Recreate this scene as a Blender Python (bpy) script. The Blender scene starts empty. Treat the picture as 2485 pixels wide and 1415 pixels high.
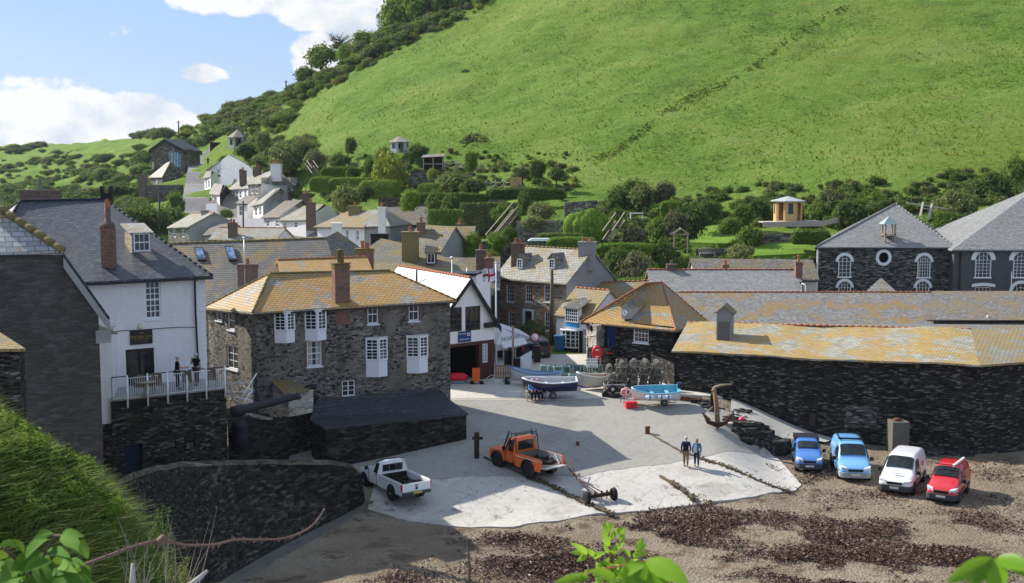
import bpy,bmesh,math,random
import numpy as np
from mathutils import Vector,Matrix,noise
random.seed(7)
R = math.radians
# ------------------------------------------------------------ camera, sky, sun, exposure
scene = bpy.context.scene
COL = scene.collection
FPX,CX,CY = 2900.0,1242.5,707.5
PITCH = math.atan(297/2900)
CAM = Vector((0,0,18.5))
cd = bpy.data.cameras.new('camera'); cam = bpy.data.objects.new('camera',cd); COL.objects.link(cam)
cam.location = CAM; cam.rotation_euler = (R(90)-PITCH,0,0)
cd.sensor_width = 36; cd.lens = 36*FPX/2485; cd.clip_end = 3000; cd.clip_start = 0.1
cd.dof.use_dof = True; cd.dof.focus_distance = 75; cd.dof.aperture_fstop = 11
scene.camera = cam
FW = Vector((0,math.cos(PITCH),-math.sin(PITCH))); UP = Vector((0,math.sin(PITCH),math.cos(PITCH))); RT = Vector((1,0,0))
SUNV = Vector((-1.2,0.74,1.0)).normalized()
SUN_EL = math.asin(SUNV.z)
sd = bpy.data.lights.new('sun','SUN'); sun = bpy.data.objects.new('sun',sd); COL.objects.link(sun)
sd.energy = 5.0; sd.angle = R(0.5); sd.color = (1.0,0.955,0.88)
sun.rotation_euler = SUNV.to_track_quat('Z','Y').to_euler(); sun.location = (-60,40,80)
scene.view_settings.view_transform = 'Standard'; scene.view_settings.look = 'None'
scene.view_settings.exposure = 0.62; scene.view_settings.gamma = 1.0
world = bpy.data.worlds.new('World'); scene.world = world; world.use_nodes = True

def nd(nt,typ,attrs=None,**ins):
 n = nt.nodes.new('ShaderNode'+typ)
 for k,v in (attrs or {}).items(): setattr(n,k,v)
 for k,v in ins.items():
  if k[0] == 'i' and k[1:].isdigit(): s = n.inputs[int(k[1:])]
  else: s = n.inputs[k.replace('_',' ')]
  if isinstance(v,bpy.types.NodeSocket): nt.links.new(v,s)
  else:
   if isinstance(v,(tuple,list)) and s.type == 'RGBA' and len(v) == 3: v = (*v,1)
   s.default_value = v
 return n
def math_(nt,op,a,b=0.0,c=None,clamp=False):
 k = dict(i0=a,i1=b)
 if c is not None: k['i2'] = c
 return nd(nt,'Math',{'operation': op,'use_clamp': clamp},**k).outputs[0]
def ramp(nt,fac,stops,interp='LINEAR'):
 n = nd(nt,'ValToRGB',None,Fac=fac); cr = n.color_ramp; cr.interpolation = interp
 while len(cr.elements) < len(stops): cr.elements.new(0.5)
 for e,(p,c) in zip(cr.elements,stops):
  e.position = p; e.color = (*c,1) if len(c) == 3 else c
 return n.outputs[0]
def mix(nt,fac,a,b,mode='MIX'):
 n = nt.nodes.new('ShaderNodeMix'); n.data_type = 'RGBA'; n.blend_type = mode
 for s,v in ((n.inputs['Factor'],fac),(n.inputs[6],a),(n.inputs[7],b)):
  if isinstance(v,bpy.types.NodeSocket): nt.links.new(v,s)
  else: s.default_value = (*v,1) if isinstance(v,(tuple,list)) and len(v) == 3 else v
 return n.outputs[2]
g = lambda v: (v,v,v)

def build_world():
 nt = world.node_tree; nt.nodes.clear()
 sky = nd(nt,'TexSky'); sky.sky_type = 'NISHITA'; sky.sun_disc = False
 sky.sun_elevation = SUN_EL; sky.sun_rotation = math.atan2(SUNV.x,SUNV.y)
 sky.air_density = 1.0; sky.dust_density = 0.6; sky.ozone_density = 1.6
 b1 = nd(nt,'Background',None,Color=sky.outputs[0],Strength=0.085)
 tc = nd(nt,'TexCoord').outputs['Generated']
 sep = nd(nt,'SeparateXYZ',None,Vector=tc)
 az = math_(nt,'DIVIDE',sep.outputs[0],math_(nt,'MAXIMUM',sep.outputs[1],0.05))
 el = math_(nt,'DIVIDE',sep.outputs[2],math_(nt,'MAXIMUM',sep.outputs[1],0.05))
 acc = None
 # (azimuth, elevation, half width, half height): clouds as they stand in this sky
 for (px,py,w,h,k) in ((90,270,230,85,1.15),(60,230,80,50,1.0),(330,275,150,55,1.1),(260,320,330,70,1.1),(640,5,260,48,1.2),(830,30,170,75,1.2),(470,5,110,25,.9),(505,182,70,28,.95),(790,130,90,60,1.1),(900,80,120,70,1.1),(-300,250,300,90,1.1),(1500,0,500,120,1.1),(760,165,50,20,0.9)):
  a0 = (px-CX)/FPX; e0 = (410-py)/FPX
  dx = math_(nt,'DIVIDE',math_(nt,'SUBTRACT',az,a0),w/FPX)
  dy = math_(nt,'DIVIDE',math_(nt,'SUBTRACT',el,e0),h/FPX)
  r2 = math_(nt,'ADD',math_(nt,'MULTIPLY',dx,dx),math_(nt,'MULTIPLY',dy,dy))
  v = math_(nt,'MULTIPLY',math_(nt,'SUBTRACT',1.25,r2,clamp=True),k)
  acc = v if acc is None else math_(nt,'MAXIMUM',acc,v)
 vec = nd(nt,'CombineXYZ',None,X=az,Y=math_(nt,'MULTIPLY',el,1.5),Z=0.0).outputs[0]
 n1 = nd(nt,'TexNoise',None,Vector=vec,Scale=26.0,Detail=10.0,Roughness=0.62).outputs[0]
 n2 = nd(nt,'TexNoise',None,Vector=vec,Scale=9.0,Detail=6.0,Roughness=0.6).outputs[0]
 f = math_(nt,'ADD',acc,math_(nt,'MULTIPLY',math_(nt,'SUBTRACT',n1,0.5),2.6))
 mask = nd(nt,'MapRange',{'interpolation_type': 'SMOOTHSTEP'},i0=f,i1=0.38,i2=0.85,i3=0.0,i4=0.96).outputs[0]
 ccol = ramp(nt,math_(nt,'ADD',n2,math_(nt,'MULTIPLY',math_(nt,'SUBTRACT',n1,.5),.5)),[(0.36,(.70,.76,.86)),(0.52,(1.0,1.0,1.0))])
 b2 = nd(nt,'Background',None,Color=ccol,Strength=0.66)
 # thin veil of high haze that makes the blue milky
 veil = nd(nt,'Background',None,Color=(.27,.445,.80),Strength=0.78)
 m0 = nd(nt,'MixShader',None,i0=0.62,i1=b1.outputs[0],i2=veil.outputs[0])
 # unseen broken cloud added overhead and behind the camera to neutralise shade
 n3 = nd(nt,'TexNoise',None,Vector=tc,Scale=3.2,Detail=8.0,Roughness=0.6).outputs[0]
 hi = math_(nt,'MAXIMUM',nd(nt,'MapRange',None,i0=sep.outputs[2],i1=0.22,i2=0.4).outputs[0],nd(nt,'MapRange',None,i0=sep.outputs[1],i1=0.45,i2=0.1).outputs[0],clamp=True)
 over = math_(nt,'MULTIPLY',hi,nd(nt,'MapRange',{'interpolation_type': 'SMOOTHSTEP'},i0=n3,i1=0.40,i2=0.52).outputs[0])
 mask = math_(nt,'MAXIMUM',mask,math_(nt,'MULTIPLY',over,0.40))
 m = nd(nt,'MixShader',None,i0=mask,i1=m0.outputs[0],i2=b2.outputs[0])
 nd(nt,'OutputWorld',None,Surface=m.outputs[0])
build_world()

def V(px,py,D):
 return CAM + FW*D + RT*((px-CX)/FPX*D) + UP*((CY-py)/FPX*D)
def RAY(px,py): return FW + RT*((px-CX)/FPX) + UP*((CY-py)/FPX)
def ZP(px,py,z):
 r = RAY(px,py); return CAM + r*((z-CAM.z)/r.z)

# ------------------------------------------------------------ terrain heights
def lerp_tab(t,x):
 if x <= t[0][0]: return t[0][1]
 for (a,b),(c,d) in zip(t,t[1:]):
  if x <= c: return b+(d-b)*(x-a)/(c-a)
 return t[-1][1]
PROF = [(50,0.1),(61,.15),(63.5,.35),(66,.8),(70,1.25),(76,2.1),(80.5,2.85),(86,2.95),(102,3.0),(110,3.3),(125,4)]
def sstep(a,b,x):
 t = min(1,max(0,(x-a)/(b-a))); return t*t*(3-2*t)
def front_h(x,y):
 p = lerp_tab(PROF,y)
 if y < 92:
  b = .1+.012*max(0,y-60)+.4*sstep(60,64,y)*0
  x0 = 12.5 if y < 71 else 12.5+.0*(y-71)
  t = sstep(12.2+.0*y,16.6,x) if y < 74 else sstep(12.4,21.5,x)
  if y > 74:
   tt = sstep(74,77,y); t = (1-tt)*sstep(12.2,16.6,x)+tt*sstep(13.0,22.5,x)
  p = p*(1-t)+b*t
 return p
CTRL = []
for (px,py,D) in [(2150,700,118),(1700,600,135),(1700,470,165),(1700,300,190),(1700,100,230),(1700,-100,275),(1700,-260,330),
 (2485,560,130),(2485,450,150),(2485,200,190),(2485,0,225),(2485,-200,265),(2700,300,170),(2700,50,210),(2700,-200,260),
 (2100,520,140),(2100,400,160),(2100,200,200),(2100,0,238),(2100,-200,285),
 (1200,560,150),(1250,500,165),(1200,420,190),(1200,250,230),(1200,50,290),(1190,-50,325),(1400,440,172),(1400,200,225),(1400,0,270),(1400,-150,320),
 (1450,600,135),(1850,620,125),(1800,520,145),(1000,480,190),(950,340,215),(950,200,270),(950,75,325),
 (850,605,162),(850,440,205),(650,585,195),(740,590,180),(750,370,235),(750,300,270),(760,205,335),(545,565,195),(620,548,212),(560,520,222),(560,480,246),(620,440,262),(560,440,270),(545,378,302),(640,400,268),(640,350,285),(560,325,320),(560,262,385),(690,228,362),(700,560,190),
 (430,348,430),(430,462,295),(380,472,288),(480,462,235),(480,520,200),(497,395,290),(520,352,335),(400,335,480),(350,420,350),(300,460,280),(250,520,260),(430,500,240),(450,420,320),
 (0,352,700),(200,347,700),(400,328,640),(0,400,560),(150,430,450),(0,500,350),(200,370,600),(300,400,420),(-200,380,700),(-200,500,350),(-100,600,220)]:
 v = V(px,py,D); CTRL.append((v.x,v.y,v.z))
for (px,py,D,dz) in [(950,75,325,-2),(1190,-50,325,6),(690,225,362,-3),(560,262,385,-4),(760,205,335,-3)]:
 v = V(px,py,D+90); w = V(px,py,D); CTRL.append((v.x,v.y,w.z+dz))
for (px,py) in [(0,345),(200,340),(400,325),(-200,350)]:
 v = V(px,py,850); CTRL.append((v.x,v.y,v.z-16))
for x in (-45,-30,-15,0,15,30,45): CTRL.append((x,100,3.0))
for (x,y,z) in [(-20,112,3.4),(0,112,3.4),(20,112,3.4),(40,115,3.8),(-8,130,4.6),(-60,120,4),(60,110,5),(90,120,12)]: CTRL.append((x,y,z))
_C = np.array(CTRL)
def _tps(r2): return np.where(r2 > 0,r2*np.log(np.maximum(r2,1e-9)),0)
def _fit():
 P = _C[:,:2]/100; n = len(P)
 K = _tps(((P[:,None]-P[None])**2).sum(-1)) + np.eye(n)*2e-3
 A = np.zeros((n+3,n+3)); A[:n,:n] = K; A[:n,n] = 1; A[:n,n+1:] = P; A[n,:n] = 1; A[n+1:,:n] = P.T
 b = np.zeros(n+3); b[:n] = _C[:,2]
 return np.linalg.solve(A,b)
_W = _fit()
def tps(xs,ys):
 Q = np.stack([xs,ys],-1)/100; P = _C[:,:2]/100
 K = _tps(((Q[:,None]-P[None])**2).sum(-1))
 return K@_W[:len(P)] + _W[len(P)] + Q@_W[len(P)+1:]
def hill_h(x,y): return float(tps(np.array([x]),np.array([y]))[0])
def H(x,y):
 if y < 98: return front_h(x,y)
 h = hill_h(x,y)
 if y < 112:
  t = sstep(98,112,y); return front_h(x,y)*(1-t)+h*t
 return h
def GP(px,py,d0=50,d1=500,dz=0.0):
 """where the sight line through this pixel meets the terrain"""
 r = RAY(px,py); D = d0; step = .5
 n = int((d1-d0)/step); Ds = d0+np.arange(n)*step
 xs = CAM.x+r.x*Ds; ys = CAM.y+r.y*Ds; zs = CAM.z+r.z*Ds
 hs = tps(xs,ys)
 for i in range(n):
  if ys[i] < 112: h = H(xs[i],ys[i])
  else: h = hs[i]
  if zs[i] <= h+dz:
   return Vector((xs[i],ys[i],h))
 return Vector((xs[-1],ys[-1],hs[-1]))

# ------------------------------------------------------------ object helpers
def tag(o,label=None,cat=None,group=None,kind=None):
 if label: o['label'] = label
 if cat: o['category'] = cat
 if group: o['group'] = group
 if kind: o['kind'] = kind
 return o
def empty(name,loc,label,cat,group=None,rz=0):
 o = bpy.data.objects.new(name,None); COL.objects.link(o); o.location = loc; o.rotation_euler = (0,0,rz)
 o.empty_display_size = .3
 return tag(o,label,cat,group)
class MB:
 """collects shapes and links them as one mesh"""
 def __init__(s): s.v = []; s.f = []; s.m = []; s.sm = []; s.fn = {}
 def add(s,vs,fs,mi=0,smooth=False):
  b = len(s.v); s.v += [tuple(v) for v in vs]
  for f in fs: s.f.append([b+i for i in f]); s.m.append(mi); s.sm.append(smooth)
  return s
 def patch(s,q,k=8,mi=0,flip=False):
  """bilinear patch, so warped roof planes stay one smooth surface"""
  a,b,c,d = q; n = (c-a).cross(d-b).normalized(); f0 = len(s.f)
  P = [[a.lerp(b,i/k).lerp(d.lerp(c,i/k),j/k) for j in range(k+1)] for i in range(k+1)]
  vs = [p for r in P for p in r]; w = k+1; fs = [[i*w+j,(i+1)*w+j,(i+1)*w+j+1,i*w+j+1] for i in range(k) for j in range(k)]
  s.add(vs,[f[::-1] for f in fs] if flip else fs,mi)
  for i in range(f0,len(s.f)): s.fn[i] = n
  return s
 def poly(s,*vs,mi=0): return s.add(vs,[list(range(len(vs)))],mi)
 def box(s,c,size,rz=0,M=None,mi=0):
  x,y,z = size[0]/2,size[1]/2,size[2]/2
  vs = [Vector((a*x,b*y,d*z)) for d in (-1,1) for a,b in ((-1,-1),(1,-1),(1,1),(-1,1))]
  rm = Matrix.Rotation(rz,3,'Z') if M is None else M
  vs = [rm@v+Vector(c) for v in vs]
  return s.add(vs,[[3,2,1,0],[4,5,6,7],[0,1,5,4],[1,2,6,5],[2,3,7,6],[3,0,4,7]],mi)
 def prism(s,base,top,mi=0):
  n = len(base)
  fs = [list(range(n))[::-1],list(range(n,2*n))]+[[i,(i+1) % n,n+(i+1) % n,n+i] for i in range(n)]
  return s.add(list(base)+list(top),fs,mi)
 def bar(s,a,b,w,h=None,mi=0):
  a,b = Vector(a),Vector(b); d = (b-a)
  if d.length < 1e-6: return s
  d.normalize(); h = h or w
  u = d.cross(Vector((0,0,1)))
  if u.length < .05: u = d.cross(Vector((0,1,0)))
  u.normalize(); t = u.cross(d)
  q = [u*w/2*i+t*h/2*j for i,j in ((-1,-1),(1,-1),(1,1),(-1,1))]
  return s.prism([a+k for k in q],[b+k for k in q],mi)
 def tube(s,pts,r,n=8,mi=0,caps=True):
  pts = [Vector(p) for p in pts]; rs = r if isinstance(r,(list,tuple)) else [r]*len(pts)
  vs = []; prev = None
  for i,p in enumerate(pts):
   d = (pts[min(i+1,len(pts)-1)]-pts[max(i-1,0)]).normalized()
   u = prev-d*prev.dot(d) if prev is not None else d.cross(Vector((.1,.2,1)) if abs(d.z) < .9 else Vector((1,0,0)))
   u.normalize(); prev = u; t = d.cross(u)
   vs += [p+(u*math.cos(2*math.pi*k/n)+t*math.sin(2*math.pi*k/n))*rs[i] for k in range(n)]
  fs = [[i*n+k,i*n+(k+1) % n,(i+1)*n+(k+1) % n,(i+1)*n+k] for i in range(len(pts)-1) for k in range(n)]
  if caps: fs += [list(range(n))[::-1],[len(vs)-n+k for k in range(n)]]
  return s.add(vs,fs,mi,True)
 def lathe(s,c,prof,n=14,mi=0,axis='z',M=None):
  vs = []
  for (r,z) in prof:
   for k in range(n):
    a = 2*math.pi*k/n; p = Vector((r*math.cos(a),r*math.sin(a),z))
    if axis == 'y': p = Vector((p.x,p.z,p.y))
    if axis == 'x': p = Vector((p.z,p.x,p.y))
    if M is not None: p = M@p
    vs.append(p+Vector(c))
  fs = [[i*n+k,i*n+(k+1) % n,(i+1)*n+(k+1) % n,(i+1)*n+k] for i in range(len(prof)-1) for k in range(n)]
  fs += [list(range(n))[::-1],[len(vs)-n+k for k in range(n)]]
  return s.add(vs,fs,mi,True)
 def mesh(s,name,mats,loc=Vector((0,0,0)),uv=True,uvn=None):
  me = bpy.data.meshes.new(name)
  me.from_pydata([(v[0]-loc[0],v[1]-loc[1],v[2]-loc[2]) for v in s.v],[],s.f)
  for m in (mats if isinstance(mats,(list,tuple)) else [mats]): me.materials.append(m)
  me.polygons.foreach_set('material_index',s.m); me.polygons.foreach_set('use_smooth',s.sm)
  me.update()
  if uv: box_uv(me,loc,uvn,s.fn)
  return me
 def build(s,name,mats,parent=None,bevel=0,world=True,subsurf=0,uv=True,uvn=None):
  """vertices are world points when parented to an unrotated empty; world=False keeps them local"""
  loc = Vector(parent_loc(parent)) if (parent is not None and world) else Vector((0,0,0))
  if parent is None and world and s.v:
   n = len(s.v); loc = Vector((sum(v[0] for v in s.v)/n,sum(v[1] for v in s.v)/n,min(v[2] for v in s.v)))
  o = bpy.data.objects.new(name,s.mesh(name,mats,loc,uv,uvn)); COL.objects.link(o)
  if parent is not None: o.parent = parent
  else: o.location = loc
  if subsurf:
   m = o.modifiers.new('sub','SUBSURF'); m.levels = m.render_levels = subsurf
  if bevel:
   m = o.modifiers.new('bev','BEVEL'); m.width = bevel; m.segments = 2; m.limit_method = 'ANGLE'
  return o
def parent_loc(p):
 l = Vector((0,0,0))
 while p is not None: l += p.location; p = p.parent
 return l
def box_uv(me,loc,uvn=None,fn={}):
 if not me.polygons: return
 uvl = me.uv_layers.new(name='UVMap'); n = len(me.loops)
 arr = np.zeros(n*2,dtype=np.float32)
 lx,ly,lz = loc
 for p in me.polygons:
  nn = uvn if uvn is not None and abs(p.normal.dot(uvn)) > .55 else fn.get(p.index,p.normal)
  if abs(nn.z) > .995: u = Vector((1,0,0)); w = Vector((0,1,0))
  else:
   u = Vector((-nn.y,nn.x,0)).normalized(); w = nn.cross(u)
  for li in p.loop_indices:
   c = me.vertices[me.loops[li].vertex_index].co
   q = Vector((c.x+lx,c.y+ly,c.z+lz))
   arr[2*li] = q.dot(u); arr[2*li+1] = q.dot(w)
 uvl.data.foreach_set('uv',arr)
def copy_tree(o,parent=None):
 c = o.copy(); COL.objects.link(c)
 if parent is not None: c.parent = parent; c.matrix_parent_inverse = o.matrix_parent_inverse
 for ch in [k for k in o.children]: copy_tree(ch,c)
 return c
# ------------------------------------------------------------ materials
class Mt:
 def __init__(s,name,rough=.8,spec=.3,metal=0):
  s.m = bpy.data.materials.new(name); s.m.use_nodes = True; s.nt = s.m.node_tree
  s.b = s.nt.nodes['Principled BSDF']
  s.b.inputs['Roughness'].default_value = rough; s.b.inputs['Specular IOR Level'].default_value = spec
  s.b.inputs['Metallic'].default_value = metal
  s.uv = nd(s.nt,'TexCoord').outputs['UV']; s.ob = nd(s.nt,'TexCoord').outputs['Object']
  s.pos = nd(s.nt,'NewGeometry').outputs['Position']
 def sc(s,v,x,y,z=1): return nd(s.nt,'Mapping',None,Vector=v,Scale=(x,y,z)).outputs[0]
 def noise(s,v,scale,detail=6,rough=.6,lo=None,hi=None):
  o = nd(s.nt,'TexNoise',None,Vector=v,Scale=scale,Detail=detail,Roughness=rough).outputs[0]
  if lo is not None: o = nd(s.nt,'MapRange',{'interpolation_type': 'SMOOTHSTEP'},i0=o,i1=lo,i2=hi).outputs[0]
  return o
 def vor(s,v,scale,feature='F1'):
  return nd(s.nt,'TexVoronoi',{'feature': feature},Vector=v,Scale=scale)
 def col(s,c):
  if isinstance(c,bpy.types.NodeSocket): s.nt.links.new(c,s.b.inputs['Base Color'])
  else: s.b.inputs['Base Color'].default_value = (*c,1)
  return s
 def bump(s,h,dist=.03,strength=1.0):
  b = nd(s.nt,'Bump',None,Height=h,Distance=dist,Strength=strength)
  s.nt.links.new(b.outputs[0],s.b.inputs['Normal']); return s
def simple(name,c,rough=.7,spec=.3,metal=0,var=.12,scale=6,bump=0):
 t = Mt(name,rough,spec,metal)
 n = t.noise(t.ob,scale,5)
 t.col(mix(t.nt,n,tuple(x*(1-var) for x in c),tuple(min(1,x*(1+var)) for x in c)))
 if bump: t.bump(n,bump)
 return t.m
def stone(name,dark,mid,light,scale=3.2,stretch=2.3,mortar=None,mw=.05,patch=.35,green=0,bd=.05):
 t = Mt(name,.92,.15); nt = t.nt
 w = math_(nt,'MULTIPLY',t.noise(t.uv,1.3,3),.22); wv = nd(nt,'VectorMath',{'operation': 'ADD'},i0=t.sc(t.uv,1,stretch),i1=nd(nt,'CombineXYZ',None,X=w,Y=math_(nt,'MULTIPLY',w,1.5),Z=0.0).outputs[0]).outputs[0]
 v = t.vor(wv,scale); ve = t.vor(wv,scale,'DISTANCE_TO_EDGE')
 rnd = nd(nt,'SeparateColor',None,Color=v.outputs['Color']).outputs[0]
 c = ramp(nt,rnd,[(0,dark),(.22,mid),(.5,tuple(x*.75 for x in mid)),(.66,light),(.80,dark),(.88,mid)],'CONSTANT')
 n = t.noise(t.uv,14,6); c = mix(nt,.55,c,ramp(nt,n,[(.25,g(.25)),(.75,g(.8))]),'OVERLAY')
 if mortar:
  mk = nd(nt,'MapRange',None,i0=ve.outputs['Distance'],i1=0.0,i2=mw,i3=1.0,i4=0.0).outputs[0]
  mk = math_(nt,'MULTIPLY',mk,t.noise(t.uv,.9,4,.6,.3,.6)); c = mix(nt,mk,c,mortar)
  pm = t.noise(t.uv,.5,6,.7,.5,.62); c = mix(nt,math_(nt,'MULTIPLY',pm,patch),c,mortar)
 st = t.noise(t.sc(t.uv,1,.35),.7,5,.6,.35,.7)
 c = mix(nt,math_(nt,'MULTIPLY',st,.45),c,dark)
 if green:
  gm = t.noise(t.uv,.8,6,.7,.52,.66); c = mix(nt,math_(nt,'MULTIPLY',gm,green),c,(.05,.065,.025))
 t.col(c)
 h = math_(nt,'ADD',math_(nt,'MULTIPLY',nd(nt,'MapRange',None,i0=ve.outputs['Distance'],i1=0.0,i2=.12).outputs[0],1.0),math_(nt,'ADD',math_(nt,'MULTIPLY',rnd,.8),math_(nt,'MULTIPLY',n,.5)))
 t.bump(h,bd); return t.m
def slate(name,a,b,row=.24,wid=.34,lich=0,lcol=(.42,.24,.03),lscale=.45,lit=None,moss=0,mcol=(.10,.10,.035),rough=.62,bd=.03,pale=0):
 t = Mt(name,rough,.35); nt = t.nt
 wob = t.noise(t.uv,.6,3); vv = nd(nt,'VectorMath',{'operation': 'ADD'},i0=t.uv,i1=nd(nt,'CombineXYZ',None,X=0.0,Y=math_(nt,'MULTIPLY',wob,.12),Z=0.0).outputs[0]).outputs[0]
 br = nd(nt,'TexBrick',{'offset': .5},Vector=vv,Color1=g(0),Color2=g(1),Mortar=g(.5),Scale=1.0,Mortar_Size=.018,Brick_Width=wid,Row_Height=row)
 rnd = nd(nt,'SeparateColor',None,Color=br.outputs[0]).outputs[0]
 c = mix(nt,rnd,a,b)
 c = mix(nt,.5,c,ramp(nt,t.noise(t.uv,9,6),[(.3,g(.3)),(.7,g(.75))]),'OVERLAY')
 big = t.noise(t.uv,.35,5,.6); c = mix(nt,math_(nt,'MULTIPLY',big,.5),c,mix(nt,.5,a,g(.02)))
 if pale:
  c = mix(nt,math_(nt,'MULTIPLY',t.noise(t.uv,3.0,8,.75,.52,.62),pale),c,(.5,.5,.46))
 if moss: c = mix(nt,math_(nt,'MULTIPLY',t.noise(t.uv,.5,7,.7,.42,.6),moss),c,mcol)
 if lich:
  lm = math_(nt,'MULTIPLY',t.noise(t.uv,lscale,9,.72,.51-.12*lich,.58-.12*lich),t.noise(t.uv,5,6,.7,.34,.58))
  c = mix(nt,lm,c,mix(nt,t.noise(t.uv,1.2,4),lcol,tuple(x*.62 for x in lcol)))
 mo = math_(nt,'MULTIPLY',br.outputs['Fac'],.9); c = mix(nt,mo,c,tuple(x*.35 for x in a))
 t.col(c)
 sepv = nd(nt,'SeparateXYZ',None,Vector=vv).outputs[1]
 saw = math_(nt,'FRACT',math_(nt,'DIVIDE',sepv,row))
 h = math_(nt,'ADD',math_(nt,'SUBTRACT',1.0,saw),math_(nt,'ADD',math_(nt,'MULTIPLY',rnd,.5),math_(nt,'MULTIPLY',br.outputs['Fac'],-.8)))
 t.bump(h,bd); return t.m
def brick(name,a,b,mortar=(.32,.28,.24)):
 t = Mt(name,.9,.15); nt = t.nt
 br = nd(nt,'TexBrick',None,Vector=t.uv,Color1=a,Color2=b,Mortar=mortar,Scale=1.0,Mortar_Size=.009,Brick_Width=.225,Row_Height=.075)
 c = mix(nt,.6,br.outputs[0],ramp(nt,t.noise(t.uv,5,6),[(.3,g(.25)),(.7,g(.7))]),'OVERLAY')
 c = mix(nt,math_(nt,'MULTIPLY',t.noise(t.uv,1.5,6,.7,.5,.7),.5),c,(.10,.085,.05))
 t.col(c); t.bump(br.outputs['Fac'],-.01); return t.m
def plaster(name,c,dirt=(.35,.36,.36),amt=.35,scale=.8,bump=.012,bricky=0,streak=.3):
 t = Mt(name,.85,.2); nt = t.nt
 col = mix(nt,math_(nt,'MULTIPLY',t.noise(t.uv,scale,8,.7,.42,.75),amt),c,dirt)
 col = mix(nt,math_(nt,'MULTIPLY',t.noise(t.sc(t.uv,2.2,.25),1.2,6,.6,.5,.8),streak),col,dirt)
 n = t.noise(t.uv,7,6); col = mix(nt,.25,col,ramp(nt,n,[(.2,g(.3)),(.8,g(.7))]),'OVERLAY')
 spots = t.noise(t.uv,16,5,.7,.66,.72); col = mix(nt,math_(nt,'MULTIPLY',spots,amt),col,tuple(x*.5 for x in dirt))
 t.col(col); h = n
 if bricky:
  v = t.vor(t.sc(t.uv,1,2.6),2.6,'DISTANCE_TO_EDGE').outputs['Distance']
  h = math_(nt,'ADD',math_(nt,'MULTIPLY',n,.6),nd(nt,'MapRange',None,i0=v,i1=0.0,i2=.1).outputs[0])
 t.bump(h,bump); return t.m
def leafm(name,a,b,dark=None,trans=.25,rough=.8,spec=.12):
 t = Mt(name,rough,spec); nt = t.nt
 oi = nd(nt,'ObjectInfo').outputs['Random']; n = t.noise(t.ob,1.1,4); n2 = t.noise(t.ob,9,3)
 gi = nd(nt,'NewGeometry').outputs['Random Per Island']; f = math_(nt,'ADD',math_(nt,'MULTIPLY',n,.42),math_(nt,'ADD',math_(nt,'MULTIPLY',oi,.28),math_(nt,'ADD',math_(nt,'MULTIPLY',n2,.2),math_(nt,'MULTIPLY',gi,.24))))
 c = ramp(nt,f,[(.25,dark or tuple(x*.6 for x in a)),(.5,a),(.8,b)])
 t.col(c)
 tr = nd(nt,'BsdfTranslucent',None,Color=mix(nt,.5,c,(.35,.5,.05),'MIX'))
 ms = nd(nt,'MixShader',None,i0=trans,i1=t.b.outputs[0],i2=tr.outputs[0])
 out = [x for x in nt.nodes if x.type == 'OUTPUT_MATERIAL'][0]; nt.links.new(ms.outputs[0],out.inputs[0])
 return t.m
M = {}
M['mid_stone'] = stone('rubble_stone',(.045,.042,.04),(.22,.20,.17),(.36,.32,.26),4.6,2.0,(.30,.265,.21),.12,.85,bd=.04)
M['dark_stone'] = stone('dark_slate_stone',(.019,.0175,.0155),(.068,.062,.053),(.24,.225,.195),3.1,4.4,None,bd=.14,green=.25)
M['damp_stone'] = stone('damp_stone',(.02,.019,.017),(.068,.062,.052),(.19,.175,.15),3.6,3.2,None,bd=.06,green=.5)
M['harbour_stone'] = stone('harbour_wall_stone',(.018,.016,.013),(.052,.045,.036),(.11,.098,.078),3.0,2.8,None,bd=.08,green=.4)
M['hall_stone'] = stone('hall_stone',(.045,.042,.042),(.16,.15,.14),(.34,.32,.30),2.6,3.6,None,bd=.07)
M['house_stone'] = stone('house_stone',(.2,.155,.115),(.44,.35,.26),(.56,.48,.38),2.6,3.4,(.36,.31,.25),.05,.3)
M['cottage_stone'] = stone('cottage_stone',(.12,.11,.095),(.28,.26,.22),(.4,.37,.3),2.2,2.6,(.34,.31,.26),.06,.4)
M['garden_stone'] = stone('garden_wall_stone',(.08,.07,.06),(.2,.18,.15),(.32,.3,.25),1.8,2.8,(.2,.18,.15),.06,.3,green=.6)
M['lodge_stone'] = stone('lodge_stone',(.22,.2,.17),(.42,.38,.31),(.52,.48,.4),1.5,1.6,(.46,.42,.35),.07,.5)
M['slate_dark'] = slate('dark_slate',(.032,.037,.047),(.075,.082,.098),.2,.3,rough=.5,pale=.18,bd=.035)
M['slate_lit'] = slate('sunlit_slate',(.26,.27,.27),(.5,.5,.48),.3,.5,lich=.1,rough=.6)  # paler slate for sun-facing parts, the sunlight is painted into the tone
M['slate_grey'] = slate('grey_slate',(.17,.16,.145),(.32,.305,.28),.2,.3,lich=.06,pale=.55)
M['slate_pale'] = slate('pale_scantle_slate',(.30,.295,.255),(.45,.44,.385),.22,.34,lich=.25,lcol=(.36,.26,.10),moss=.2,mcol=(.2,.2,.12),pale=.3)
M['slate_brown'] = slate('brown_slate',(.15,.135,.12),(.27,.25,.225),.2,.3,lich=.35,lcol=(.33,.24,.10),pale=.7)
M['slate_hall'] = slate('hall_slate',(.24,.235,.225),(.38,.37,.35),.2,.3,pale=.35)
M['slate_lichen'] = slate('lichened_slate',(.24,.23,.19),(.42,.39,.33),.2,.36,lich=.72,lcol=(.60,.30,.015),lscale=.55,moss=.3,mcol=(.19,.15,.04),pale=.6)
M['slate_gold'] = slate('golden_lichen_slate',(.27,.26,.21),(.56,.53,.44),.19,.42,lich=.48,lcol=(.60,.34,.015),lscale=.38,moss=.2,mcol=(.4,.34,.12),pale=.2)
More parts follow.
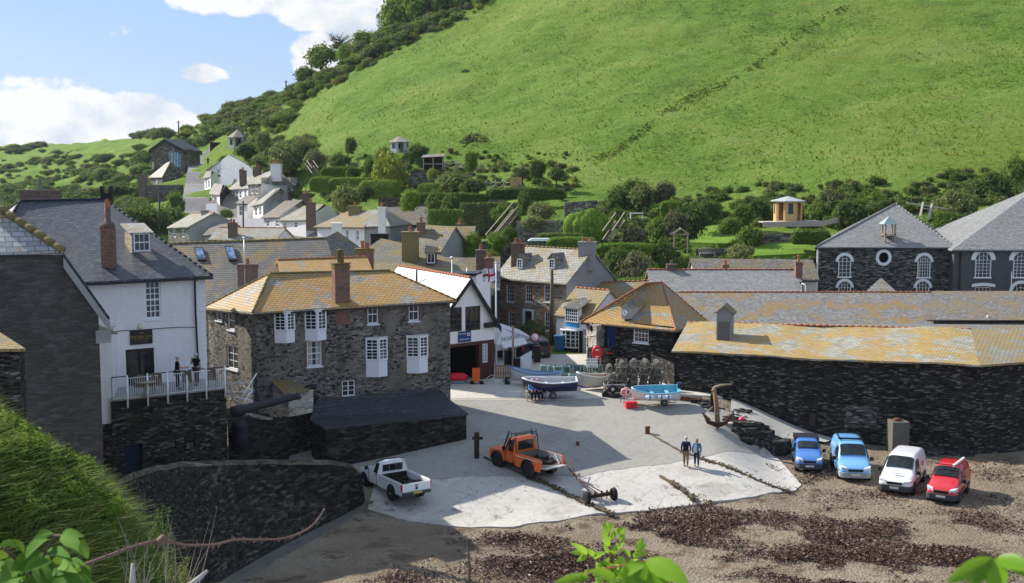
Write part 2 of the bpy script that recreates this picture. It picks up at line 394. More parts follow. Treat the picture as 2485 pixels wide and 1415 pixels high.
M['slate_goldlow'] = slate('part_lichened_slate',(.25,.24,.2),(.36,.34,.3),.2,.34,lich=.62,lcol=(.42,.27,.05),moss=.3,mcol=(.2,.17,.06))
M['slate_moss'] = slate('mossy_slate',(.15,.145,.12),(.27,.26,.22),.24,.36,lich=.45,lcol=(.36,.24,.05),moss=.6,mcol=(.15,.13,.055))
M['slate_old'] = slate('old_grouted_slate',(.11,.105,.098),(.17,.163,.15),.26,.4,lich=.12,lcol=(.3,.2,.06),moss=.25,mcol=(.09,.085,.06))
M['slate_leanto'] = slate('wet_black_slate',(.03,.032,.037),(.055,.058,.066),.25,.4,moss=.2,mcol=(.04,.04,.03),pale=.1)
M['brick'] = brick('red_brick',(.28,.11,.065),(.17,.075,.05))
M['brick_dark'] = brick('brown_brick',(.16,.085,.06),(.09,.055,.042))
M['mossy_render'] = plaster('mossy_render',(.22,.19,.09),(.30,.21,.05),.8,1.5)
M['white'] = plaster('whitewash',(.82,.80,.79),(.5,.5,.5),.25,.9,bump=.012,bricky=1,streak=.2)
M['white_smooth'] = plaster('white_render',(.84,.80,.78),(.5,.48,.43),.22,.5)
M['grey_render'] = plaster('grey_render',(.30,.30,.29),(.19,.19,.185),.6,.6)
M['dark_render'] = stone('weathered_cement_render',(.066,.061,.055),(.092,.086,.078),(.108,.101,.092),2.4,2.6,(.10,.091,.08),.12,.9,bd=.025)
M['cream'] = plaster('cream_paint',(.7,.66,.55),(.4,.36,.28),.3)
M['red_tile'] = simple('ridge_tile',(.33,.135,.075),.85,.2,var=.35,scale=3)
M['ridge_moss'] = simple('mossy_ridge_tile',(.20,.16,.07),.95,.05,var=.5,scale=2)
M['ridge_grey'] = simple('grey_ridge',(.22,.215,.2),.95,.05,var=.3,scale=2)
M['ridge_dark'] = simple('dark_ridge',(.03,.033,.04),.8,.15,var=.3,scale=2)
M['fascia'] = simple('black_fascia',(.02,.02,.024),.5)
M['wpaint'] = simple('white_paint',(.78,.79,.80),.5,.4,var=.05)
M['wpaint2'] = simple('weathered_white_paint',(.62,.62,.58),.6,.3,var=.2,scale=3)
M['brownpaint'] = simple('brown_stained_wood',(.06,.035,.025),.5)
M['bluepaint'] = simple('blue_paint',(.012,.04,.16),.45)
M['pot'] = simple('terracotta',(.4,.16,.08),.85,.2,var=.3)
M['potgrey'] = simple('grey_pot',(.2,.19,.16),.85,.2,var=.3)
M['black'] = simple('black_paint',(.012,.012,.014),.45)
M['rubber'] = simple('rubber',(.018,.018,.018),.8,.2,var=.2)
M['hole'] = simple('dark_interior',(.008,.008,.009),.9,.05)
M['steel'] = simple('galvanised_steel',(.5,.52,.53),.45,.5,metal=.6,var=.15)
M['rust'] = simple('rusted_iron',(.16,.065,.03),.9,.2,var=.5,scale=5,bump=.01)
M['darkrust'] = simple('dark_rusted_iron',(.05,.028,.02),.9,.2,var=.5,scale=5,bump=.01)
M['wood'] = simple('weathered_wood',(.33,.27,.20),.85,.2,var=.25,scale=9)
M['wood_grey'] = simple('silvered_teak',(.42,.38,.32),.85,.2,var=.2,scale=9)
M['wood_new'] = simple('new_timber',(.58,.36,.16),.7,.25,var=.18,scale=5)
M['wood_dark'] = simple('tarred_wood',(.05,.04,.032),.85,.2,var=.3,scale=7)
def glassm(name,c=(.02,.025,.03),rough=.08):
 t = Mt(name,rough,.6); t.col(mix(t.nt,t.noise(t.ob,2.5,3,.6,.35,.65),tuple(x*.5 for x in c),tuple(x*1.6 for x in c))); return t.m
M['glass'] = glassm('window_glass'); M['glass_blue'] = glassm('blue_glass',(.12,.19,.30),.2); M['carglass'] = glassm('car_glass',(.012,.016,.016),.06)
M['curtain'] = simple('net_curtain',(.36,.37,.38),.9,.1)
def paintm(name,c,rough=.28,spec=.5,coat=.6,dirt=.25):
 t = Mt(name,rough,spec); nt = t.nt
 z = nd(nt,'SeparateXYZ',None,Vector=t.ob).outputs[2]
 low = nd(nt,'MapRange',None,i0=z,i1=.2,i2=1.0,i3=1.0,i4=.15).outputs[0]
 d = math_(nt,'MULTIPLY',math_(nt,'MULTIPLY',low,t.noise(t.ob,3,6,.7,.35,.75)),dirt)
 t.col(mix(nt,d,c,(.28,.23,.17))); t.b.inputs['Coat Weight'].default_value = coat; t.b.inputs['Coat Roughness'].default_value = .1
 return t.m
def groundmats():
 # beach sand with shingle and trampled weed stain
 t = Mt('sand',.95,.1); nt = t.nt
 n = t.noise(t.pos,.35,8,.65); c = ramp(nt,n,[(.3,(.175,.138,.095)),(.5,(.225,.178,.122)),(.7,(.27,.218,.152))])
 v = t.vor(t.pos,7.5); peb = nd(nt,'SeparateColor',None,Color=v.outputs['Color']).outputs[0]
 pc = ramp(nt,peb,[(0,(.13,.11,.09)),(.5,(.3,.26,.2)),(.85,(.42,.38,.33)),(1,(.6,.57,.52))])
 pm = t.noise(t.pos,.28,6,.65,.42,.62); c = mix(nt,math_(nt,'MULTIPLY',pm,.22),c,pc)
 wm = math_(nt,'MULTIPLY',t.noise(t.sc(t.pos,.8,1.0),.55,9,.78,.52,.60),.7); c = mix(nt,wm,c,(.085,.048,.03))
 wet = t.noise(t.pos,.12,4,.5,.45,.6); c = mix(nt,math_(nt,'MULTIPLY',wet,.25),c,(.16,.12,.08))
 t.col(c); t.bump(math_(nt,'ADD',math_(nt,'MULTIPLY',v.outputs['Distance'],-.5),t.noise(t.pos,3,8,.7)),.12); M['sand'] = t.m
 def conc(name,a,b,joint,jw=2.6,jh=4.5,stain=(.2,.17,.12),weed=0,rot=0):
  t = Mt(name,.9,.15); nt = t.nt
  n = t.noise(t.pos,.35,8,.65); c = mix(nt,n,a,b)
  c = mix(nt,.35,c,ramp(nt,t.noise(t.pos,3.5,8,.7),[(.3,g(.3)),(.7,g(.7))]),'OVERLAY')
  mp = nd(nt,'Mapping',None,Vector=t.pos,Rotation=(0,0,rot)).outputs[0]
  br = nd(nt,'TexBrick',{'offset': .5},Vector=mp,Color1=g(.35),Color2=g(.65),Mortar=g(0),Scale=1.0,Mortar_Size=.02,Brick_Width=jw,Row_Height=jh)
  c = mix(nt,.18,c,br.outputs[0],'OVERLAY')
  c = mix(nt,math_(nt,'MULTIPLY',math_(nt,'MULTIPLY',br.outputs['Fac'],t.noise(t.pos,.8,4,.6,.4,.6)),joint),c,stain)
  s = t.noise(t.pos,.22,7,.7,.52,.68); c = mix(nt,math_(nt,'MULTIPLY',s,.4),c,stain)
  # hairline cracks
  ce = t.vor(nd(nt,'VectorMath',{'operation': 'ADD'},i0=t.pos,i1=nd(nt,'TexNoise',None,Vector=t.pos,Scale=.9,Detail=5.0).outputs[1]).outputs[0],.22,'DISTANCE_TO_EDGE').outputs['Distance']
  cm = math_(nt,'MULTIPLY',nd(nt,'MapRange',None,i0=ce,i1=0.0,i2=.006,i3=.55,i4=0.0).outputs[0],t.noise(t.pos,.3,4,.6,.5,.6)); c = mix(nt,cm,c,(.12,.1,.07))
  if weed:
   w = math_(nt,'MULTIPLY',t.noise(t.sc(t.pos,1.4,.6),2.2,8,.8,.60,.64),weed); c = mix(nt,w,c,(.14,.085,.05))
   sp = t.noise(t.pos,7,6,.7,.64,.67); c = mix(nt,math_(nt,'MULTIPLY',sp,weed),c,(.15,.1,.07))
  t.col(c); t.bump(t.noise(t.pos,6,8,.7),.02); return t.m
 M['slip'] = conc('worn_slipway_concrete',(.40,.375,.33),(.53,.50,.45),.9,3.2,6.5,weed=1.0,rot=.6)
 M['slip_upper'] = conc('upper_slipway_concrete',(.265,.25,.22),(.34,.32,.28),.5,5,7,(.16,.13,.1),weed=.35,rot=.6)
 M['platform'] = conc('quay_concrete',(.47,.44,.375),(.55,.515,.44),.3,6,8,(.3,.26,.2))
 M['asphalt'] = conc('old_asphalt',(.17,.165,.16),(.235,.225,.215),0,9,9,(.12,.11,.1))
 # hillside grass
 t = Mt('hill_grass',.9,.1); nt = t.nt
 st = t.sc(t.pos,1,1,2.2)
 a = t.noise(st,.05,8,.62); b = t.noise(st,.35,8,.7); d = t.noise(st,1.6,6,.7)
 f = math_(nt,'ADD',math_(nt,'MULTIPLY',a,.4),math_(nt,'ADD',math_(nt,'MULTIPLY',b,.35),math_(nt,'MULTIPLY',d,.35)))
 c = ramp(nt,f,[(.35,(.046,.098,.012)),(.45,(.092,.178,.02)),(.54,(.15,.258,.03)),(.66,(.245,.305,.065))])
 by = t.noise(st,.022,5,.6,.5,.7); c = mix(nt,math_(nt,'MULTIPLY',by,.35),c,(.23,.26,.04)); dry = t.noise(st,.22,7,.72,.56,.68); c = mix(nt,math_(nt,'MULTIPLY',dry,.35),c,(.17,.14,.06))
 t.col(c); t.bump(math_(nt,'ADD',b,math_(nt,'MULTIPLY',d,.8)),1.1); M['hill'] = t.m
 t = Mt('bank_soil',.95,.1); t.col(ramp(t.nt,t.noise(t.pos,3,6),[(.3,(.018,.024,.008)),(.7,(.04,.055,.015))])); M['soil'] = t.m
 t = Mt('lawn',.9,.1); nt = t.nt
 c = ramp(nt,t.noise(t.pos,.9,7,.7),[(.3,(.10,.19,.02)),(.7,(.17,.27,.035))])
 c = mix(nt,t.noise(t.pos,9,3,.6,.66,.7),c,(.6,.6,.5)); t.col(c); t.bump(t.noise(t.pos,4,6),.1); M['lawn'] = t.m
groundmats()
M['leaf_mid'] = leafm('shrub_leaf',(.07,.125,.022),(.17,.24,.045),(.03,.055,.014))
M['leaf_bright'] = leafm('hedge_leaf',(.09,.17,.018),(.17,.27,.035))
M['leaf_dark'] = leafm('dark_shrub_leaf',(.045,.08,.022),(.095,.135,.04))
M['leaf_olive'] = leafm('olive_shrub_leaf',(.11,.13,.045),(.25,.25,.10),(.045,.055,.022))
M['leaf_grey'] = leafm('grey_scrub_leaf',(.10,.095,.06),(.19,.17,.11),(.06,.055,.04))
M['leaf_yellow'] = leafm('yellow_green_leaf',(.2,.24,.03),(.4,.36,.05))
M['leaf_gorse'] = leafm('blackthorn_leaf',(.075,.095,.04),(.15,.16,.07),(.045,.06,.025))
M['bark'] = simple('bark',(.10,.08,.055),.95,.1,var=.3)
M['grassblade'] = leafm('grass_blade',(.07,.105,.022),(.20,.23,.08),(.03,.05,.012),.3)
# ------------------------------------------------------------ ground, slipway, hillside
def grid_obj(name,xs,ys,hf,mat,kind='structure',amp=0,asc=.3,smooth=True):
 nx,ny = len(xs),len(ys); vs = []
 for y in ys:
  for x in xs:
   z = hf(x,y)
   if amp: z += amp*noise.fractal(Vector((x*asc,y*asc,3.1)),1.0,2.0,5)
   vs.append((x,y,z))
 mb = MB(); mb.v = vs
 mb.f = [[j*nx+i,j*nx+i+1,(j+1)*nx+i+1,(j+1)*nx+i] for j in range(ny-1) for i in range(nx-1)]
 mb.m = [0]*len(mb.f); mb.sm = [smooth]*len(mb.f)
 o = mb.build(name,mat,None,world=False,uv=False); tag(o,kind=kind); return o
def fr(a,b,st):
 n = max(1,int(round((b-a)/st))); return [a+(b-a)*i/n for i in range(n+1)]
grid_obj('beach',fr(-70,100,.8),fr(20,100,.6),lambda x,y: front_h(x,y)-.02,M['sand'],amp=.09,asc=.7)
# slipway: a draped sheet between its edges
def drape(name,mat,xa,xb,step,lowf,highf,off,rows=40,amp=0.0,skirt=.15):
 mb = MB(); xs = fr(xa,xb,step); grid = []
 for x in xs:
  lo,hi = lowf(x),highf(x)
  grid.append([Vector((x,lo+(hi-lo)*j/rows,0)) for j in range(rows+1)])
 vs = []
 for c in grid:
  for p in c: vs.append((p.x,p.y,front_h(p.x,p.y)+off+amp*noise.noise(Vector((p.x*.5,p.y*.5,0)))))

 R1 = rows+1
 fs = [[i*R1+j,(i+1)*R1+j,(i+1)*R1+j+1,i*R1+j+1] for i in range(len(xs)-1) for j in range(rows)]
 mb.add(vs,fs,0,True)
 # visible edge all round
 rim = [i*R1 for i in range(len(xs))]+[(len(xs)-1)*R1+j for j in range(1,R1)]+[i*R1+rows for i in range(len(xs)-2,-1,-1)]+[j for j in range(rows-1,0,-1)]
 n = len(rim); b = [vs[k] for k in rim]
 mb.add(b+[(p[0],p[1],p[2]-skirt) for p in b],[[k,n+k,n+(k+1) % n,(k+1) % n] for k in range(n)])
 o = mb.build(name,mat,None,world=False,uv=False); tag(o,kind='structure'); return o
def pxtab(pts,zz=None):
 """pixel edge -> table of world y by world x on the front ground"""
 t = []
 for (px,py) in pts:
  p = GP(px,py,45,130); t.append((p.x,p.y))
 return sorted(t)
low = pxtab([(700,1345),(880,1240),(960,1262),(1040,1278),(1140,1284),(1250,1281),(1330,1268),(1450,1252),(1560,1246),(1700,1232),(1830,1215),(1930,1195),(1945,1180)])
mid_ = pxtab([(690,1150),(870,1180),(1000,1168),(1160,1160),(1400,1160),(1480,1145),(1560,1138),(1650,1128),(1740,1108),(1860,1104),(1945,1150)])
up_ = pxtab([(1090,1032),(1300,1008),(1380,1000),(1530,984),(1600,972)])
xl,xr = low[0][0],low[-1][0]
wob = lambda x,k: .35*noise.noise(Vector((x*.6,k,0)))+.12*noise.noise(Vector((x*2.3,k,1)))
drape('slipway',M['slip'],xl+3,xr,.3,lambda x: lerp_tab(low,x)+wob(x,1),lambda x: max(lerp_tab(low,x)+.3,lerp_tab(mid_,x)+.3),.05,44)
MIDX = 14.5
drape('upper_slipway',M['slip_upper'],-14,15.8,.4,lambda x: lerp_tab(mid_,x)+wob(x,2),lambda x: 82.0-.0*x if x < 12 else 80.5-(x-12)*.9,.065,30)
def edge_up(x): return 80.2+.1*wob(x,5) if x < 3 else 80.2+(x-3)*.12
drape('platform',M['platform'],-24,14.6,.5,lambda x: edge_up(x) if x > -4.2 else 80.3+.0*x,lambda x: 99,.085,20)
def rim_ramp():
 m = MB(); a = [(1775,972),(1850,992),(1960,1016),(2085,1048)]; b = [(1772,1012),(1840,1040),(1893,1088),(2010,1082)]; n = 12; G = []
 A,B_ = [GP(*q,60,110) for q in a],[GP(*q,60,110) for q in b]
 for i in range(3):
  for j in range(n):
   p,q = A[i].lerp(A[i+1],j/n),B_[i].lerp(B_[i+1],j/n); q = q+(q-p)*.12*noise.noise(q*1.3); G.append([p.lerp(q,k/6) for k in range(7)])
 vs = [(p.x,p.y,front_h(p.x,p.y)+.16) for r in G for p in r]; m.add(vs,[[i*7+k,i*7+k+1,(i+1)*7+k+1,(i+1)*7+k] for i in range(len(G)-1) for k in range(6)],0,True)
 tag(m.build('rock_apron',M['slip'],None,world=False,uv=False),kind='structure')
rim_ramp()
# hillside sheet, finer where near
ys = []; y = 96.0
while y < 1500: ys.append(y); y += max(.9,(y-60)*.0105) if y < 520 else 30
cols = 300
def hill_sheet():
 mb = MB(); allv = []
 for y in ys:
  w = .52*y+30; xs = np.linspace(-w,w,cols)
  zs = tps(xs,np.full(cols,y)) if y < 900 else tps(xs/y*900,np.full(cols,900.0))-(y-900)*.02
  for x,z in zip(xs,zs):
   z = max(-1.0,min(z,118+.02*(z-118) if z > 118 else z))
   if y < 112:
    t = sstep(98,112,y); z = front_h(x,y)*(1-t)+z*t-.04
   a = .22+.5*sstep(150,260,y)+(1.2*sstep(330,600,y))
   if y < 130: a *= sstep(105,130,y)
   z += (.9*sstep(170,230,y)*noise.noise(Vector((x*.045,y*.045,9)))+.35*sstep(130,170,y)*noise.noise(Vector((x*.11,y*.11,4))))*(1-sstep(290,330,y))
   z += a*noise.fractal(Vector((x*.16,y*.16,z*.16)),.9,2.1,5)
   allv.append((x,y,z))
 n = len(ys); mb.v = allv
 mb.f = [[j*cols+i,j*cols+i+1,(j+1)*cols+i+1,(j+1)*cols+i] for j in range(n-1) for i in range(cols-1)]
 mb.m = [0]*len(mb.f); mb.sm = [True]*len(mb.f)
 o = mb.build('hillside',M['hill'],None,world=False,uv=False); tag(o,kind='structure')
hill_sheet()
# road up the valley and village street
def road(name,pix,w,mat,off=.25):
 pts = [GP(px,py,95,520) for px,py in pix]; mb = MB(); L = []
 for i,p in enumerate(pts):
  d = (pts[min(i+1,len(pts)-1)]-pts[max(i-1,0)]); d.z = 0; d.normalize(); n = Vector((d.y,-d.x,0))
  ww = w if not isinstance(w,list) else w[i]
  z = H(p.x,p.y)+off
  L.append((Vector((p.x,p.y,z))-n*ww/2,Vector((p.x,p.y,z))+n*ww/2))
 for (a,b),(c,d) in zip(L,L[1:]):
  k = 5
  for i in range(k):
   mb.poly(a.lerp(c,i/k),b.lerp(d,i/k),b.lerp(d,(i+1)/k),a.lerp(c,(i+1)/k))
   for s,e in ((a,c),(b,d)):
    p,q = s.lerp(e,i/k),s.lerp(e,(i+1)/k); mb.poly(p,q,q-Vector((0,0,2.5)),p-Vector((0,0,2.5)))
 o = mb.build(name,mat,None,world=False); tag(o,kind='structure'); return o
road('road',[(462,560),(470,520),(476,488),(480,452),(484,424),(486,400),(492,384),(506,368),(530,350)],[5,5,5,5.5,5.5,5.5,5.5,5,5],M['asphalt'],.5)

def haze():
 hb = MB().box((0,980,60),(2600,2040,130)); ho = hb.build('haze',simple('haze_air',(.5,.5,.5)),None,world=False,uv=False); tag(ho,kind='stuff'); ho['label'] = 'thin sea haze'
 hm = ho.data.materials[0]; hm.node_tree.nodes.clear(); pv = nd(hm.node_tree,'VolumePrincipled',None,Color=(.78,.86,1.0),Density=0.00006,Anisotropy=.2); nd(hm.node_tree,'OutputMaterial',None,Volume=pv.outputs[0])
haze()
# ------------------------------------------------------------ building kit
class Face:
 """one vertical wall between two eave corners"""
 def __init__(s,P0,P1,zb):
  s.P0,s.P1,s.zb = Vector(P0),Vector(P1),zb
  d = s.P1-s.P0; s.W = math.hypot(d.x,d.y); s.u = Vector((d.x/s.W,d.y/s.W,0)); s.n = Vector((s.u.y,-s.u.x,0)); s.holes = []
 def ztop(s,u): return s.P0.z+(s.P1.z-s.P0.z)*u/s.W
 def pt(s,u,z,out=0.0): return Vector((s.P0.x,s.P0.y,0))+s.u*u+Vector((0,0,z))+s.n*out
 def hit(s,px,py):
  r = RAY(px,py); k = (s.P0-CAM).dot(s.n)/r.dot(s.n); p = CAM+r*k
  return (p-s.P0).dot(s.u),p.z
 def rect(s,b):
  x0,y0,x1,y1 = b; xm,ym = (x0+x1)/2,(y0+y1)/2
  return s.hit(x0,ym)[0],s.hit(xm,y1)[1],s.hit(x1,ym)[0],s.hit(xm,y0)[1]
 def wall(s,mb,reveal=.16,mi=0):
  us = sorted({0,s.W}|{round(v,3) for h in s.holes for v in (h[0],h[2]) if 0 < v < s.W})
  top = 1e9; zs = sorted({s.zb}|{round(v,3) for h in s.holes for v in (h[1],h[3])})
  for a,b in zip(us,us[1:]):
   for c,d in zip(zs,zs[1:]+[None]):
    um = (a+b)/2; zm = (c+d)/2 if d is not None else 1e6
    if any(h[0]-.002 < um < h[2]+.002 and h[1]-.002 < zm < h[3]+.002 for h in s.holes): continue
    if d is None: mb.poly(s.pt(a,c),s.pt(b,c),s.pt(b,s.ztop(b)),s.pt(a,s.ztop(a)),mi=mi)
    else: mb.poly(s.pt(a,c),s.pt(b,c),s.pt(b,d),s.pt(a,d),mi=mi)
  for (a,c,b,d) in s.holes:
   q = [(a,c),(b,c),(b,d),(a,d)]
   for (u0,z0),(u1,z1) in zip(q,q[1:]+q[:1]):
    mb.poly(s.pt(u0,z0),s.pt(u1,z1),s.pt(u1,z1,-reveal),s.pt(u0,z0,-reveal),mi=mi)
 def window(s,parent,r,cols=2,rows=2,mat=None,glass=None,fw=.07,bar=.03,depth=.12,sill=True,sillmat=None,mid=False,name='window',transom=True,curtain=False):
  """r = u0,z0,u1,z1 ; frame with glazing bars set in the reveal"""
  a,c,b,d = r; mat = mat or M['wpaint']; mb = MB(); o1 = -depth
  def bx(u0,z0,u1,z1,of,th): 
   q = [(u0,z0),(u1,z0),(u1,z1),(u0,z1)]
   mb.prism([s.pt(u,z,of-th) for u,z in q],[s.pt(u,z,of) for u,z in q])
  bx(a,c,a+fw,d,o1+.06,.1); bx(b-fw,c,b,d,o1+.06,.1); bx(a+fw,d-fw,b-fw,d,o1+.06,.1); bx(a+fw,c,b-fw,c+fw*1.2,o1+.06,.1)
  for i in range(1,cols): 
   u = a+fw+(b-a-2*fw)*i/cols; w = bar*(2 if mid and i*2 == cols else 1); bx(u-w/2,c+fw,u+w/2,d-fw,o1+.035,.03)
  for j in range(1,rows):
   z = c+fw+(d-c-2*fw)*j/rows; w = bar*(2.0 if transom and j*2 == rows else 1); bx(a+fw,z-w/2,b-fw,z+w/2,o1+.032,.03)
  if sill: bx(a-.06,c-.09,b+.06,c-.003,.07,.2)
  w = mb.build(name,mat,parent)
  gm = MB(); gm.poly(s.pt(a+.02,c+.02,o1),s.pt(b-.02,c+.02,o1),s.pt(b-.02,d-.02,o1),s.pt(a+.02,d-.02,o1))
  if curtain:
   cm = MB(); k = (b-a)*.3
   for u0,u1 in ((a+fw,a+fw+k),(b-fw-k,b-fw)):
    cm.poly(s.pt(u0,c+fw,o1+.006),s.pt(u1,c+fw,o1+.006),s.pt(u1,d-fw,o1+.006),s.pt(u0,d-fw,o1+.006))
   cm.build('curtain',M['curtain'],w)
  gm.build('pane',glass or M['glass'],w)
  return w
 def panel(s,parent,r,mat,name,out=.03,th=.05):
  a,c,b,d = r; q = [(a,c),(b,c),(b,d),(a,d)]
  return MB().prism([s.pt(u,z,out-th) for u,z in q],[s.pt(u,z,out) for u,z in q]).build(name,mat,parent)
def slab(mb,polys,th=.14,mi=0):
 """roof planes given as lists of points, thickened downward; edges closed"""
 off = Vector((0,0,-th)); edges = {}
 key = lambda p: (round(p.x,2),round(p.y,2),round(p.z,2))
 for P in polys:
  if len(P) == 4: mb.patch(P,mi=mi); mb.patch([p+off for p in P],mi=mi,flip=True)
  else: mb.poly(*P,mi=mi); mb.poly(*[p+off for p in P][::-1],mi=mi)
  for a,b in zip(P,P[1:]+P[:1]):
   k = frozenset((key(a),key(b))); edges[k] = edges.get(k,[])+[(a,b)]
 for k,l in edges.items():
  if len(l) == 1:
   a,b = l[0]; mb.poly(a,a+off,b+off,b,mi=mi)
def ridge_line(parent,a,b,mat,r=.10,name='ridge_tiles'):
 a,b = Vector(a),Vector(b); n = max(1,int((b-a).length/.45)); mb = MB(); r *= .8
 d = (b-a).normalized()
 for i in range(n):
  p = a.lerp(b,i/n); q = a.lerp(b,(i+1)/n)-d*.02
  mb.tube([p,q+d*.02],[r*1.02,r*.98],8)
 return mb.build(name,mat,parent)
class House:
 """corners FL FR BR BL (eave points, world), ridge ends R0 (left) R1 (right)"""
 def __init__(s,name,label,cat,FL,FR,BR,BL,R0,R1,zb,wall,roof,ends=('hip','hip'),over=.22,group=None,th=.13,ridge=None,hips=None,fascia=True):
  s.c = [Vector(p) for p in (FL,FR,BR,BL)]; s.R0,s.R1 = Vector(R0),Vector(R1)
  cen = sum(s.c,Vector())/4; s.root = empty(name,(cen.x,cen.y,zb),label,cat,group); s.zb = zb
  s.F = [Face(s.c[i],s.c[(i+1) % 4],zb) for i in range(4)]; s.wallm = wall; s.ends = ends; s.roofm = roof
  s.over = over; s.th = th; s.hole_faces = None
  L,Rr = ends; c = s.c
  def outc(i):
   a,b = s.F[i-1],s.F[i]; o = over
   oa = o if not ((i in (0,3)) and L == 'gable' and (i-1) % 4 == 3 or (i in (0,)) and L == 'gable' and False) else o
   e = a.n*o+b.n*o
   p = c[i]+e; drop = over*.55; return Vector((p.x,p.y,c[i].z-drop*.6))
  E = [outc(i) for i in range(4)]
  r0,r1 = s.R0.copy(),s.R1.copy(); ax = (r1-r0); ax = ax.normalized() if ax.length > .01 else Vector((1,0,0))
  if L == 'gable': r0 = r0-ax*over
  if Rr == 'gable': r1 = r1+ax*over
  polys = [[E[0],E[1],r1,r0],[E[2],E[3],r0,r1]]
  if (r1-r0).length < .05: polys = [[E[0],E[1],r1],[E[2],E[3],r1]]
  if L == 'hip': polys.append([E[3],E[0],r0])
  if Rr == 'hip': polys.append([E[1],E[2],r1])
  mb = MB(); slab(mb,polys,th); s.roof = mb.build('roof',roof,s.root)
  s.E = E; s.r0,s.r1 = r0,r1
  if ridge and (r1-r0).length > .3: ridge_line(s.root,r0+Vector((0,0,.02)),r1+Vector((0,0,.02)),ridge)
  if hips:
   if L == 'hip':
    ridge_line(s.root,E[0],r0,hips,.1,'hip_tiles'); ridge_line(s.root,E[3],r0,hips,.1,'hip_tiles')
   if Rr == 'hip':
    ridge_line(s.root,E[1],r1,hips,.1,'hip_tiles'); ridge_line(s.root,E[2],r1,hips,.1,'hip_tiles')
  if fascia:
   gt = MB()
   for i in (0,2): gt.bar(E[i]+Vector((0,0,-th-.03)),E[i+1]+Vector((0,0,-th-.03)),.1,.09)
   if L == 'hip': gt.bar(E[3]+Vector((0,0,-th-.03)),E[0]+Vector((0,0,-th-.03)),.1,.09)
   if Rr == 'hip': gt.bar(E[1]+Vector((0,0,-th-.03)),E[2]+Vector((0,0,-th-.03)),.1,.09)
   gt.build('gutter',M['fascia'],s.root)
  s.extra = []
 def onroof(s,px,py):
  n = (s.E[1]-s.E[0]).cross(s.r0-s.E[0]).normalized(); r = RAY(px,py); return CAM+r*((s.E[0]-CAM).dot(n)/r.dot(n))
 def win(s,face,box,cols=2,rows=2,**k):
  r = s.F[face].rect(box); s.F[face].holes.append(r); return s.F[face].window(s.root,r,cols,rows,**k)
 def finish(s,gap=.0):
  mb = MB()
  for i,f in enumerate(s.F): f.wall(mb)
  for side,(a,b,r) in (('L',(s.c[3],s.c[0],s.R0)),('R',(s.c[1],s.c[2],s.R1))):
   if s.ends[0 if side == 'L' else 1] == 'gable':
    f = s.F[3 if side == 'L' else 1]; u = (r-f.P0).dot(f.u); p = f.pt(u,r.z-s.th*.7); mb.poly(a,b,p)
  mb.build('wall',s.wallm,s.root)
  return s
def hshift(p,v): return Vector(p)+Vector(v)
def chimney(parent,base,w,d,h,mat,pots=1,rz=0,potm=None,cap=True,poth=.5,potr=.13,name='chimney',sink=1.2,capm=None):
 x,y,z = base; mb = MB(); mb.box((x,y,z+(h-sink)/2),(w,d,h+sink),rz)
 o = mb.build(name,mat,parent)
 if cap:
  MB().box((x,y,z+h-.16),(w+.1,d+.1,.13),rz).box((x,y,z+h+.035),(w+.16,d+.16,.066),rz).build('chimney_cap',capm or mat,o)
 for i in range(pots):
  dx = (i-(pots-1)/2)*min(.38,w/max(1,pots)); q = Vector((x+dx*math.cos(rz),y+dx*math.sin(rz),z+h+.07))
  hh = poth*(1 if i % 2 == 0 else .8)
  MB().lathe(q,[(potr*1.1,0),(potr,.06),(potr*.85,hh*.85),(potr*1.05,hh*.88),(potr*1.05,hh),(potr*.8,hh),(potr*.75,hh*.7)],10).build('chimney_pot',potm or M['pot'],o)
 return o
def pyr(px,py,D): return V(px,py,D)
def quadhouse(name,label,cat,fl,fr,back,ridge_h,zb,wall,roof,ends=('gable','gable'),rin=(0,0),skew=0.0,**k):
 """fl/fr pixels+depth of front eave corners; back = house depth in metres; ridge height over the eaves; rin = ridge end insets"""
 FL,FR = V(*fl),V(*fr); d = FR-FL; d.z = 0; u = d.normalized(); n = Vector((-u.y,u.x,0))+u*skew
 BL,BR = FL+n*back,FR+n*back; zt = max(FL.z,FR.z)
 R0 = (FL+BL)/2+u*rin[0]; R1 = (FR+BR)/2-u*rin[1]; R0.z += ridge_h; R1.z += ridge_h
 return House(name,label,cat,FL,FR,BR,BL,R0,R1,zb,wall,roof,ends,**k)
def dormer(parent,face_pt,u,n,w,h,depth,wallm,roofm,framem=None,cols=2,rows=2,flat=False,rise=.45,name='dormer'):
 """little gabled dormer: face_pt = bottom centre of its front; n = outward normal"""
 b = Vector(face_pt); f = MB()
 A,B = b-u*w/2,b+u*w/2; Z = Vector((0,0,h)); bk = -n*depth
 f.poly(A,A+Z,A+Z+bk,A+bk); f.poly(B,B+bk,B+Z+bk,B+Z)
 f.poly(A,B,B+Z,A+Z)
 if not flat: f.poly(A+Z,B+Z,b+Z+Vector((0,0,rise)))
 o = f.build(name,wallm,parent)
 r = MB(); e = .14; ov = n*.12
 if flat:
  slab(r,[[A-u*e+Z+ov,B+u*e+Z+ov,B+u*e+Z*1.0+bk*1.25+Vector((0,0,rise)),A-u*e+Z+bk*1.25+Vector((0,0,rise))]],.07)
 else:
  T = b+Z+Vector((0,0,rise+.06)); 
  slab(r,[[A-u*e+Z+ov-Vector((0,0,.06)),T+ov,T+bk*1.3,A-u*e+Z+bk*1.3-Vector((0,0,.06))][::-1],[T+ov,B+u*e+Z+ov-Vector((0,0,.06)),B+u*e+Z+bk*1.3-Vector((0,0,.06)),T+bk*1.3][::-1]],.06)
 r.build('dormer_roof',roofm,o)
 F = Face(A+Z,B+Z,b.z); m = .08*w
 # proud frame
 F.window(o,(m,b.z+.07,w-m,b.z+h-.05),cols,rows,framem or M['wpaint'],depth=-.03,sill=False,fw=.06,bar=.03)
 return o
